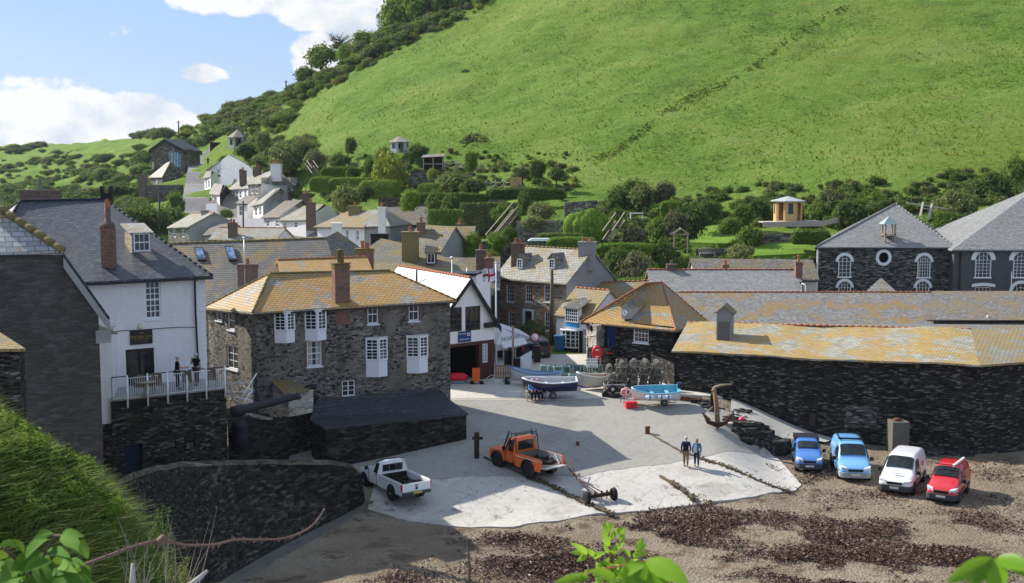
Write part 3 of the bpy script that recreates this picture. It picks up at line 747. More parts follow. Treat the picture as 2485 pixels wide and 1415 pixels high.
def text_obj(name,body,loc,n,size,mat,parent=None,align='CENTER',sx=1.0):
 cu = bpy.data.curves.new(name,'FONT'); cu.body = body; cu.size = size; cu.extrude = .006; cu.align_x = align; cu.align_y = 'CENTER'
 t = bpy.data.objects.new(name+'_tmp',cu); COL.objects.link(t); bpy.context.view_layer.update()
 me = bpy.data.meshes.new_from_object(t.evaluated_get(bpy.context.evaluated_depsgraph_get())); bpy.data.objects.remove(t)
 me.name = name; me.materials.clear(); me.materials.append(mat)
 o = bpy.data.objects.new(name,me); COL.objects.link(o)
 n = Vector(n).normalized(); x = Vector((-n.y,n.x,0)).normalized(); z = n.cross(x)
 Mx = Matrix((x*sx,z,n)).transposed().to_4x4()
 me.transform(Mx); p = Vector(loc)
 if parent is not None: o.parent = parent; p = p-parent_loc(parent)
 o.location = p
 return o
# ------------------------------------------------------------ near left: grey gable building, pub and terrace
def grey_building():
 root = empty('harbour_house',V(60,1000,46),'tall dark cement rendered gable building filling the left edge of the view','building')
 D = 47
 side = Vector((-.42,.9,0)).normalized()*11
 P = lambda px,py,dd=0: V(px,py,D-(238-px)*.006+dd)
 FR = P(238,738); A = P(152,618); Lm = P(-300,618); FLe = P(-386,738)
 zb = 3.0; f = Face(Vector((FLe.x,FLe.y,FR.z)),FR,zb)
 mb = MB(); mb.poly(f.pt(0,zb),f.pt(f.W,zb),FR,A,Lm,f.pt(0,FR.z))
 mb.poly(f.pt(f.W,zb),f.pt(f.W,zb)+side,FR+side,FR); mb.poly(f.pt(0,zb)+side,f.pt(0,zb),f.pt(0,FR.z),f.pt(0,FR.z)+side)
 mb.build('wall',M['dark_render'],root)
 # half hip roof
 o = f.n*.18; up = Vector((0,0,.12))
 a,l = A+o+up,Lm+o+up; mid = (A+Lm)/2; apex = V(-74,500,0.0001); apex = mid+side.normalized()*2.9+Vector((0,0,2.3))+up
 E = P(273,690)+o; E.z = FR.z-.0; E = FR+(FR-A)*.32+o+up; back = side
 EL = FLe+(FLe-Lm)*.32+o+up; EL.z = E.z
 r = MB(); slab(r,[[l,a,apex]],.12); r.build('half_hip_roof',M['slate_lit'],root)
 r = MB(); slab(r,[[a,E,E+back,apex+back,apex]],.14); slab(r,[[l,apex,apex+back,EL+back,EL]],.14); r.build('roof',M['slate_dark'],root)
 mb = MB(); n = 10
 for i in range(n): mb.tube([a.lerp(apex,i/n)+Vector((0,0,.05)),a.lerp(apex,(i+.95)/n)+Vector((0,0,.05))],[.17,.14],9)
 mb.build('hip_tiles',M['ridge_moss'],root)
 # barge board along the verge and box end
 b = MB(); w = Vector((0,0,-.42)); q = [a+f.n*.05-up*1.6,E+f.n*.05-up*1.6]
 b.prism([q[0],q[1],q[1]+w,q[0]+w],[p+f.n*.05 for p in (q[0],q[1],q[1]+w,q[0]+w)])
 e = E+f.n*.04-up; b.prism([e-f.u*.55+w*.9,e+w*.9,e+w*2.1,e-f.u*.55+w*2.1],[p+f.n*.06 for p in (e-f.u*.55+w*.9,e+w*.9,e+w*2.1,e-f.u*.55+w*2.1)])
 b.build('barge_board',M['grey_render'],root)
 # corner projecting outbuilding at the far left edge
 r2 = empty('stone_outhouse',V(-40,1000,40),'rough stone outhouse with a mossy slab roof at the far left edge','outbuilding')
 D2 = 40; a,b2,= V(-200,845,D2-1),V(46,845,D2); bk = Vector((-.3,.95,0))*1.9
 F = Face(a,b2,8.6); m = MB(); F.wall(m); m.poly(F.pt(F.W,8.6),F.pt(F.W,8.6)+bk,b2+bk,b2); m.build('wall',M['damp_stone'],r2)
 m = MB(); q0,q1 = a+F.n*.2,b2+F.n*.2+F.u*.22; slab(m,[[q0,q1,V(0,806,D2+1.6),V(-220,790,D2+1)]],.1); m.build('roof',M['slate_moss'],r2)
grey_building()

def pub():
 # front wall line through two eave points
 FL,FR = V(-62,690,59.6),V(497,661,66.2); FL.z = FR.z = 12.75
 BR = V(452,640,74); BR.z = 12.75; BL = V(-165,648,68); BL.z = 12.75
 R0,R1 = V(48,484,67.5),V(252,488,71.5); zz = (R0.z+R1.z)/2; R0.z = R1.z = zz
 h = House('pub','whitewashed pub with a big dark slate roof and one dormer above the terrace','building',FL,FR,BR,BL,R0,R1,2.2,M['white'],M['slate_dark'],over=.3,hips=M['ridge_dark'],ridge=M['ridge_dark'])
 F = h.F[0]
 h.win(0,(352,681,391,774),3,6,bar=.045,fw=.09,sillmat=None)
 # double doors to the terrace
 r = F.rect((306,846,375,938)); F.holes.append(r)
 d = MB(); a,c,b,t = r
 for u0,u1 in ((a,a+.1),((a+b)/2-.06,(a+b)/2+.06),(b-.1,b)): d.prism([F.pt(u0,c,-.14),F.pt(u1,c,-.14),F.pt(u1,t,-.14),F.pt(u0,t,-.14)],[F.pt(u0,c,-.05),F.pt(u1,c,-.05),F.pt(u1,t,-.05),F.pt(u0,t,-.05)])
 d.prism([F.pt(a,t-.12,-.13),F.pt(b,t-.12,-.13),F.pt(b,t,-.13),F.pt(a,t,-.13)],[F.pt(a,t-.12,-.04),F.pt(b,t-.12,-.04),F.pt(b,t,-.04),F.pt(a,t,-.04)])
 dd = d.build('door',M['black'],h.root)
 MB().poly(F.pt(a,c,-.12),F.pt(b,c,-.12),F.pt(b,t,-.12),F.pt(a,t,-.12)).build('pane',M['glass'],dd)
 # painted sign
 s = F.panel(h.root,F.rect((315,801,369,835)),M['black'],'sign',.07,.06)
 gold = simple('gold_lettering',(.36,.24,.07),.5)
 for txt,cy,sz,m in (('THE',808,.13,gold),('GOLDEN LION',817,.19,gold),('ST AUSTELL ALES',829,.105,simple('dim_lettering',(.16,.12,.08),.5))):
  u,z = F.hit(342,cy); text_obj('lettering',txt,F.pt(u,z,.076),F.n,sz,m,s)
 u,z = F.hit(342,823); MB().prism([F.pt(u-.4,z,.07),F.pt(u+.4,z,.07),F.pt(u+.4,z+.015,.07),F.pt(u-.4,z+.015,.07)],[F.pt(u-.4,z,.078),F.pt(u+.4,z,.078),F.pt(u+.4,z+.015,.078),F.pt(u-.4,z+.015,.078)]).build('rule',gold,s)
 # round lamp, pipe, cable
 u,z = F.hit(341,792); MB().lathe((0,0,0),[(.17,0),(.17,.1),(.1,.15)],16,M=Matrix((F.u,Vector((0,0,1)),F.n)).transposed()).mesh
 lm = MB(); lm.lathe(F.pt(u,z,0),[(.17,0),(.17,.1),(.1,.15)],16,M=Matrix((F.u,Vector((0,0,1)),F.n)).transposed()); lm.build('wall_lamp',M['cream'],h.root)
 pz = [F.hit(496,668),F.hit(487,672),F.hit(471,682),F.hit(473,760),F.hit(479,880),F.hit(480,930)]
 MB().tube([F.pt(u,z,.12) for u,z in pz],.055,8).build('downpipe',M['fascia'],h.root)
 cb = [F.hit(x,y) for x,y in ((255,804),(275,805),(300,802),(335,801),(362,799),(400,796),(440,794),(475,794))]
 MB().tube([F.pt(u,z,.03) for u,z in cb],.018,5).build('cable',M['fascia'],h.root)
 # lower wing at left with a stub roof
 wg = MB(); D = 60.4; a,b = V(225,806,D),V(271,806,D+.4); zb = V(245,1036,D).z
 Fw = Face(a,b,zb); Fw.wall(wg); bk = Vector((-.25,.97,0))*3; wg.poly(Fw.pt(Fw.W,zb),Fw.pt(Fw.W,zb)+bk,b+bk,b); wg.poly(Fw.pt(0,zb),Fw.pt(Fw.W,zb),Fw.pt(Fw.W,zb)+bk,Fw.pt(0,zb)+bk)
 wg.build('wing',M['white'],h.root)
 g0 = Face(Vector((a.x-.4,a.y-.1,zb)),Vector((b.x+.25,b.y-.1,zb)),1.0); wq = MB(); g0.wall(wq); wq.poly(g0.pt(g0.W,1),g0.pt(g0.W,1)+bk,g0.pt(g0.W,zb)+bk,g0.pt(g0.W,zb)); wq.build('wing_plinth',M['damp_stone'],h.root)
 rr = MB(); slab(rr,[[a+Fw.n*.2,b+Fw.n*.2+Fw.u*.25,V(246,791,D+1.2),V(200,770,D+1.2)]],.1); rr.build('wing_roof',M['slate_brown'],h.root)
 # dormer
 u,z = F.hit(344,613)
 p = h.onroof(344,613)
 dormer(h.root,p,F.u,F.n,1.06,1.12,1.3,M['slate_lit'],M['slate_pale'],cols=3,rows=2,flat=True,rise=.45)
 # chimney: brick stack on the slope, clay stack and iron cowl
 p = h.onroof(265,640); c = chimney(h.root,p,.72,.62,2.05,M['brick'],0,cap=False,sink=.6,rz=.2)
 q = p+Vector((0,.0,2.05)); m = MB(); m.lathe(q,[(.36,-.1),(.38,.05),(.3,.16),(.17,.2),(.16,1.0)],12); m.build('mossy_cap',M['brick_dark'],c)
 q2 = q+Vector((0,0,.55)); m = MB(); m.lathe(q2,[(.17,-.1),(.15,.5),(.13,.95)],10); m.build('chimney_pot',M['pot'],c)
 m = MB(); q3 = q+Vector((0,0,1.3)); m.tube([q3+Vector((0,0,-.5)),q3+Vector((0,0,.45))],.11,8); m.box(q3+Vector((-.24,0,.45)),(.13,.3,.72)); m.box(q3+Vector((.24,0,.45)),(.13,.3,.72)); m.box(q3+Vector((0,0,.3)),(.5,.28,.3)); m.build('chimney_cowl',M['black'],c)
 p = (R0+BL*0)*1; p = V(98,478,70.5); chimney(h.root,p,2.2,.6,.42,M['brick_dark'],1,cap=False,potm=M['potgrey'],rz=.2,poth=.45)
 # hair of weeds on the roof edge
 h.finish()
 return h
PUB = pub()
def terrace():
 D0,D1 = 60.8,64.2; a,b = V(270,985,D0),V(549,955,D1); z = 6.75; a.z = b.z = z
 root = empty('terrace',((a.x+b.x)/2,(a.y+b.y)/2,2.2),'raised dark stone terrace built against the white pub','terrace')
 F = Face(a,b,1.2)
 for bx in ((424,1062,428,1092),(448,1059,452,1088),(470,1056,474,1086)): F.holes.append(F.rect(bx))
 rd = F.rect((303,1078,346,1160)); rd = (rd[0],2.0,rd[2],rd[3]); F.holes.append(rd)
 bk = Vector((-.36,.93,0))*4.4; m = MB(); F.wall(m,.3)
 m.poly(F.pt(F.W,1.2),F.pt(F.W,1.2)+bk,b+bk,b); m.poly(F.pt(0,1.2)+bk,F.pt(0,1.2),a,a+bk)
 m.build('wall',M['damp_stone'],root)
 MB().prism([a+F.n*.08,b+F.n*.08,b+bk,a+bk],[p+Vector((0,0,.12)) for p in (a+F.n*.08,b+F.n*.08,b+bk,a+bk)]).build('deck',M['grey_render'],root)
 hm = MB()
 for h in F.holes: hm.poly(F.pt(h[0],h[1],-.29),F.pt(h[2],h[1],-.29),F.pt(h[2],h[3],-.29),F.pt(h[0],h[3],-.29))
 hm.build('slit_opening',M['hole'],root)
 MB().prism([F.pt(rd[0],rd[1],-.25),F.pt(rd[2],rd[1],-.25),F.pt(rd[2],rd[3],-.25),F.pt(rd[0],rd[3],-.25)],[F.pt(rd[0],rd[1],-.2),F.pt(rd[2],rd[1],-.2),F.pt(rd[2],rd[3],-.2),F.pt(rd[0],rd[3],-.2)]).build('door',simple('dark_blue_door',(.008,.016,.04),.6),root)
 # white railing
 rr = empty('terrace_railing',F.pt(F.W/2,z,.1),'white painted metal railing along the edge of the pub terrace','railing')
 top,bot = 1.12,.12; n = 6; L0,L1 = .05,F.W
 for i in range(n):
  u = L0+.75+(L1-L0-.85)*i/(n-1)
  MB().tube([F.pt(u,z-.42,.12),F.pt(u,z+1.2,.12)],.05,8).lathe(F.pt(u,z+1.2,.12),[(.05,0),(.06,.04),(.02,.09)],8).build('post',M['wpaint'],rr)
 m = MB(); m.tube([F.pt(L0,z+top,.12),F.pt(L1,z+top,.12)],.022,6); m.tube([F.pt(L0,z+bot,.12),F.pt(L1,z+bot,.12)],.02,6); m.build('rail',M['wpaint'],rr)
 m = MB(); nb = int((L1-L0)/.115)
 for i in range(nb):
  u = L0+(L1-L0)*i/nb; m.tube([F.pt(u,z+bot,.12),F.pt(u,z+top,.12)],.0115,5,caps=False)
 m.build('balusters',M['wpaint'],rr)
 m = MB(); m.tube([F.pt(L0,z+top+.1,.02),F.pt(L1+.4,z+top+.1,.02)],.03,6)
 for u in (L0,L0+2,L0+4): m.tube([F.pt(u,z+.1,.02),F.pt(u,z+top+.1,.02)],.02,5)
 tag(m.build('handrail',M['fascia'],None),'dark wooden handrail above the white terrace railing','handrail')
 # chairs with slatted backs
 def chair(px,D,k,rot,label):
  p = V(px,935,D); p.z = z+.13; c = empty('garden_chair',p,label,'chair','wooden chairs on the pub terrace',rot)
  m = MB()
  m.box((0,0,.43),(.5,.46,.05)); m.build('seat',M['wood'],c,world=False)
  Mx = Matrix.Rotation(R(-14),3,'X'); m = MB(); m.box((0,.28,.78),(.52,.04,.66),M=Mx); m.build('backrest',simple('tan_sling',(.16,.13,.09),.9),c,world=False)
  for x in (-.23,.23):
   for y in (-.2,.22): MB().box((x,y,.21),(.04,.04,.42)).build('leg',M['wood'],c,world=False)

  return c
 chair(338,61.8,0,3.4,'leftmost slatted terrace chair, tipped against the table by the pub doors')
 chair(365,62.1,0,3.3,'middle slatted chair of the three near the pub doors')
 chair(384,62.3,0,3.2,'right-hand slatted chair of the three near the pub doors')
 chair(455,63.1,0,3.3,'slatted chair standing between the two men in black')
 chair(515,63.9,0,3.2,'slatted chair alone at the right end of the pub terrace')
 t = empty('terrace_table',V(352,945,61.6),'round wooden table among the terrace chairs','table'); t.location.z = z+.13
 MB().lathe((0,0,.7),[(.5,0),(.52,.03),(.5,.05)],18).build('tabletop',M['wood'],t,world=False); MB().lathe((0,0,0),[(.25,0),(.05,.05),(.04,.7)],10).build('leg',M['wood'],t,world=False)
 return F,z
TF,TZ = terrace()
# dark alley wall and cannon yard between terrace and stone house
def yard():
 a,b = V(553,1040,67.5),V(700,1020,70.5); a.z = b.z = 3.9
 F = Face(a,b,0); m = MB(); F.wall(m); bk = Vector((-.25,.97,0))*6; m.poly(a,b,b+bk,a+bk)
 tag(m.build('yard_wall',M['harbour_stone'],None),'dark wet stone wall between the terrace and the stone house','wall')
 a,b = V(692,935,71.2),V(768,925,72.6); a.z = b.z = 5.4; F = Face(a,b,0); m = MB(); F.wall(m); m.poly(F.pt(0,0)+bk*.4,F.pt(0,0),a,a+bk*.4); m.poly(F.pt(F.W,0),F.pt(F.W,0)+bk*.4,b+bk*.4,b); m.poly(a,b,b+bk*.4,a+bk*.4)
 tag(m.build('stone_pier',M['damp_stone'],None),'square dark stone pier under the small slate lean-to','wall')
 rt = empty('small_lean_to',V(670,960,73),'little slate roofed lean-to against the left corner of the lichened house','outbuilding')
 tl,tr,br,bl = V(624,893,73.2),V(700,880,75.5),V(770,945,73),V(728,950,70.8)
 ml = V(690,955,70.4)
 m = MB(); slab(m,[[tl,bl,br,tr]],.1); slab(m,[[tl,V(636,905,72.9),ml,bl]],.08); m.build('roof',M['slate_moss'],rt)
 a,b = V(628,900,73.0),V(700,958,70.6); m = MB(); zb = 3.9
 m.poly(Vector((a.x,a.y,zb)),Vector((b.x,b.y,zb)),b,a); m.poly(Vector((b.x,b.y,zb)),Vector((V(760,950,72).x,V(760,950,72).y,zb)),V(760,945,72.2),b)
 m.build('wall',M['lodge_stone'],rt)
 # timber cannon on its dark stump
 c = empty('cannon',V(592,1010,68),'long black iron cannon barrel pointing right beside the terrace','cannon')
 m = MB(); p0,p1 = V(560,1001,67.3),V(729,960,68.5); d = p1-p0
 m.tube([p0,p0+d*.12,p0+d*.2,p0+d*.6,p0+d*.94,p0+d*.95,p1],[.3,.34,.27,.22,.17,.21,.19],14); m.build('barrel',simple('black_iron',(.04,.04,.042),.6),c)
 MB().lathe(V(583,1090,67.4),[(.5,0),(.45,.8),(.38,1.1),(.5,1.25),(.4,1.6),(.1,1.7)],14).build('stump',M['fascia'],c)
 # tubular steps and railings
 def rail(label,segs,r=.035,mt='steel',name='handrail'):
  m = MB(); 
  for s in segs: m.tube([V(*p) for p in s],r,6)
  tag(m.build(name,M[mt],None),label,'railing')
 rail('grey tubular railing round the yard beside the terrace',[[(548,932,69),(616,927,70)],[(548,955,69),(618,948,70)],[(562,928,69),(564,972,69)],[(582,925,69.3),(582,950,69.3)],[(612,927,70),(614,985,70)]])
 rail('white slanting pole leaning in the yard beside the cannon',[[(574,984,68.6),(623,906,69.5)]],.04,'wpaint','pole')
 rail('white tubular gate frame behind the cannon',[[(563,963,69),(612,972,69.3)],[(598,966,69),(612,948,69.5)],[(590,982,68.8),(598,966,69)],[(612,972,69.3),(614,984,69.3)]],.045,'wpaint','gate_frame')
 m = MB(); random.seed(4)
 for i in range(26):
  p = V(random.uniform(640,695),random.uniform(985,1012),70.2); a = random.uniform(-1.3,1.3)
  m.bar(p,p+Vector((math.cos(a)*random.uniform(.3,.9),random.uniform(-.2,.2),math.sin(a)*.5)),.06)
 tag(m.build('scrap_timber',M['wood'],None),'heap of broken timber offcuts under the cannon muzzle','timber')
 m = MB()
 for i in range(16):
  p = V(590+i*4,1003+i*.9,69.5); m.box(p,(.5,.3,.05),rz=random.uniform(-1,1))
 tag(m.build('stacked_slates',M['slate_lit'],None),'pale slates stacked in the sun behind the cannon','slates')
 p = V(630,980,70); 
 tag(MB().tube([V(587+32,880,72),V(587+37,1015,70)],.05,6).build('downpipe',M['fascia'],None),'black drainpipe down the corner of the lichened stone house','pipe')
yard()

# ------------------------------------------------------------ lichened stone house in the middle
def bay(h,box_t,split,D=.42,low=None,angled=True,open_left=False,cols=2,rows=5):
 """oriel: three-sided white bay. box = px rectangle of whole bay; split = py where glazing ends"""
 F = h.F[0]; u0,z0,u1,z1 = F.rect(box_t); zs = F.rect((box_t[0],box_t[1],box_t[2],split))[1]
 W = u1-u0; sd = W*.36 if angled else .02
 o = MB(); a,b,c,d = (u0,0),(u0+sd,D),(u1-sd*.15,D),(u1,0)
 a,b,c,d = (u0,0),(u0+W*.5,D),(u1-.02,D*.55),(u1,0)
 P = lambda q,z: F.pt(q[0],z,q[1])
 for p,q in ((a,b),(b,c),(c,d)):
  o.poly(P(p,z0),P(q,z0),P(q,zs),P(p,zs))
 o.poly(P(a,z0),P(d,z0),P(c,z0),P(b,z0))
 for p,q in ((a,b),(b,c)):      # boards
  k = int((zs-z0)/.16)
  for i in range(1,k): 
   z = z0+(zs-z0)*i/k; o.bar(P(p,z),P(q,z),.02,.02)
 w = o.build('bay_window',M['wpaint'],h.root)
 for i,(p,q) in enumerate(((a,b),(b,c))):
  pp,qq = P(p,zs),P(q,zs); G = Face(Vector((pp.x,pp.y,z1)),Vector((qq.x,qq.y,z1)),zs)
  G.window(w,(.0,zs,G.W,z1),2 if i == 0 else 2,rows,fw=.085,bar=.035,depth=.0,sill=False,name='window')
 m = MB(); m.prism([P(q,z1+.003) for q in ((a[0]-.05,0),(b[0],b[1]+.06),(c[0]+.05,c[1]+.06),(d[0]+.05,0))],[P(q,z1+.08) for q in ((a[0]-.05,0),(b[0],b[1]+.06),(c[0]+.05,c[1]+.06),(d[0]+.05,0))]); m.build('bay_roof',M['wpaint2'],w)
def mid_house():
 FL,FR,BL,BR = V(620,752,71),V(1092,724,77),V(505,743,75.7),V(1068,716,80.5)
 R0,R1 = V(655,664,74.2),V(945,657,78.4); 
 h = House('stone_house','three-storey rubble stone house with orange lichened slate roof and white bay windows','house',FL,FR,BR,BL,R0,R1,1.2,M['mid_stone'],M['slate_lichen'],over=.28,ridge=M['ridge_moss'],hips=M['ridge_moss'])
 bay(h,(666,757,713,831),802,rows=5); bay(h,(740,752,789,825),800,rows=5)
 bay(h,(888,820,937,913),873,rows=6); bay(h,(987,815,1035,904),866,rows=6)
 h.win(0,(892,740,918,786),2,2); h.win(0,(992,734,1017,779),2,2)
 h.win(0,(745,827,781,889),3,4,curtain=True); h.win(0,(830,923,862,962),2,3,mid=True)
 h.win(3,(524,756,539,778),1,1); h.win(3,(552,755,569,801),1,2); h.win(3,(550,838,577,896),2,3)
 # brick reveals as quoins
 F = h.F[0]
 for bx in ((745,827,781,889),(892,740,918,786),(992,734,1017,779)):
  a,c,b,d = F.rect(bx); m = MB()
  for u0,u1 in ((a-.24,a-.003),(b+.003,b+.24)):
   q = [(u0,c),(u1,c),(u1,d),(u0,d)]; MB().prism([F.pt(u,z,-.02) for u,z in q],[F.pt(u,z,.012) for u,z in q]).build('brick_jamb',M['brick_dark'],h.root)
 u,z = F.hit(832,737); chimney(h.root,F.pt(u,z-.1,-.3),.95,.62,2.55,M['brick'],0,rz=.48,capm=M['ridge_moss'])
 q = F.pt(u,z-.1,-.3)+Vector((0,0,2.6)); MB().lathe(q,[(.22,-.1),(.2,.1),(.22,.12),(.2,.3),(.23,.32),(.2,.5),(.22,.52),(.18,.75),(.22,.78),(.15,.84)],12).build('chimney_pot',M['ridge_moss'],h.root)
 h.finish()
 # the orange ridge of its rear wing
 quadhouse('rear_wing','orange ridged roof just behind the lichened house roof','building',(690,672,89),(900,664,91),5,1.1,3,M['mid_stone'],M['slate_lichen'],ridge=M['red_tile']).finish()
 # long lean-to in front, nearly flat black roof
 tl,tr = V(770,969,72.7),V(1056,943,76.4); er,el = V(1136,1003,74.3),V(787,1038,69.2); bl = V(751,1018,71.5)
 rt = empty('lean_to_store',Vector(((tl.x+er.x)/2,74,1)),'low dark stone store with a black slate roof in front of the lichened house','outbuilding')
 m = MB(); slab(m,[[tl,bl,el,er,tr]],.14); m.build('roof',M['slate_leanto'],rt)
 k = Vector((0,0,-.14)); m = MB()
 ins = lambda p,q: p.lerp(q,.012)+k
 a,b,c = ins(el,tr),ins(er,tl),tr+k; zb = .2
 F = Face(a,b,zb); F.P0.z = a.z; F.wall(m); F2 = Face(b,Vector((c.x+.3,c.y,c.z)),zb); F2.wall(m); F3 = Face(ins(bl,tr),a,zb); F3.wall(m)
 m.build('wall',M['harbour_stone'],rt)
 u,z = F.hit(1104,1092); F.panel(rt,(u-.18,z-.14,u+.18,z+.14),M['wpaint2'],'notice',.03,.03)
mid_house()

# ------------------------------------------------------------ grey roofs behind
def behind():
 FL,FR = V(395,772,88),V(830,660,90); z = 8.4; FL.z = z; FR = V(838,735,88); FR.z = z
 BL,BR = V(400,640,101),V(800,600,101); BL.z = BR.z = z
 R0,R1 = V(392,592,94),V(792,578,95)
 h = House('hall_roof_building','long old grey slate roof with two skylights behind the pub','building',FL,FR,BR,BL,R0,R1,3,M['mid_stone'],M['slate_old'],('gable','hip'),ridge=M['ridge_moss'])
 n = (R0-FL).cross(FR-FL).normalized(); n = -n if n.z < 0 else n
 for (x0,y0,x1,y1) in ((470,603,492,634),(545,600,567,634)):
  def on(px,py):
   r = RAY(px,py); k = (FL-CAM).dot(n)/r.dot(n); return CAM+r*k
  q = [on(x0+10,y1),on(x1+10,y1),on(x1,y0),on(x0,y0)]; m = MB(); m.prism([p+n*.0 for p in q],[p+n*.16 for p in q]); s = m.build('skylight',M['fascia'],h.root)
  c = sum(q,Vector())/4; q2 = [c.lerp(p,.78)+n*.17 for p in q]; MB().poly(*q2).build('pane',M['glass_blue'],s)
 h.finish()
 ch = empty('brick_chimney_stack',V(600,700,83),'squat brown brick chimney stack with a tall aerial pole left of the lichened roof','chimney')
 chimney(ch,V(602,690,83),1.25,.8,1.35,M['brick_dark'],1,poth=.4); MB().tube([V(595,700,82.5),V(592,580,82.5)],.035,6).lathe(V(592,580,82.5),[(.05,0),(.12,.05),(.12,.1),(.03,.16)],8).build('aerial_pole',M['steel'],ch)
 # mossy hipped roofs right of it
 FL,FR = V(815,690,97),V(1152,657,96); z = 10.15; FL.z = FR.z = z
 BL,BR = V(850,650,108),V(1120,640,106); BL.z = BR.z = z
 h = House('hipped_house','broad mossy hipped slate roof behind the lifeboat station','house',FL,FR,BR,BL,V(925,578,103),V(1003,596,102),3,M['white_smooth'],M['slate_moss'],over=.35)
 chimney(h.root,V(886,652,94.5),1.35,.9,1.55,M['brick'],2,capm=M['ridge_moss'],poth=.6,potr=.16)
 chimney(h.root,V(996,605,99),1.35,.9,1.4,M['mossy_render'],1,poth=.45,capm=M['mossy_render'])
 dormer(h.root,V(1046,641,97.6),Vector((1,0,0)),Vector((0,-1,0)),.8,.95,1.5,M['black'],M['slate_moss'],cols=2,rows=1,flat=True,rise=.6)
 chimney(h.root,V(922,592,106),1.5,.8,.85,M['black'],0)
 h.finish()
 h2 = quadhouse('slate_house','dark brown slate roof left of the mossy hipped house','house',(822,680,104),(925,640,108),7,2.9,4,M['white_smooth'],M['slate_moss'],ends=('gable','hip'),rin=(0,2)); h2.finish()
 # flagless mast on the lifeboat roof and cable mast
 tag(MB().tube([V(1097,628,92),V(1097,722,90)],.035,6).lathe(V(1097,628,92),[(.06,0),(.14,.05),(.12,.14),(.03,.2)],8).build('radio_mast',M['steel'],None),'thin radio mast with round tip on the lifeboat roof','mast')
 tag(MB().tube([V(1133,650,94),V(1133,690,94)],.025,6).build('radio_mast',M['steel'],None),'shorter bare radio mast near the lifeboat roof ridge','mast')
 tag(MB().tube([V(1011,655,92),V(1011,700,92)],.08,8).build('flue',M['fascia'],None),'black flue pipe standing on the white roof','flue')
 fl = quadhouse('flat_white_building','white walled building with a black flat roof edge behind the lifeboat station','building',(1000,664,95.5),(1155,662,93.0),2.5,.05,3,M['white_smooth'],M['fascia'],over=.1); fl.finish()
behind()

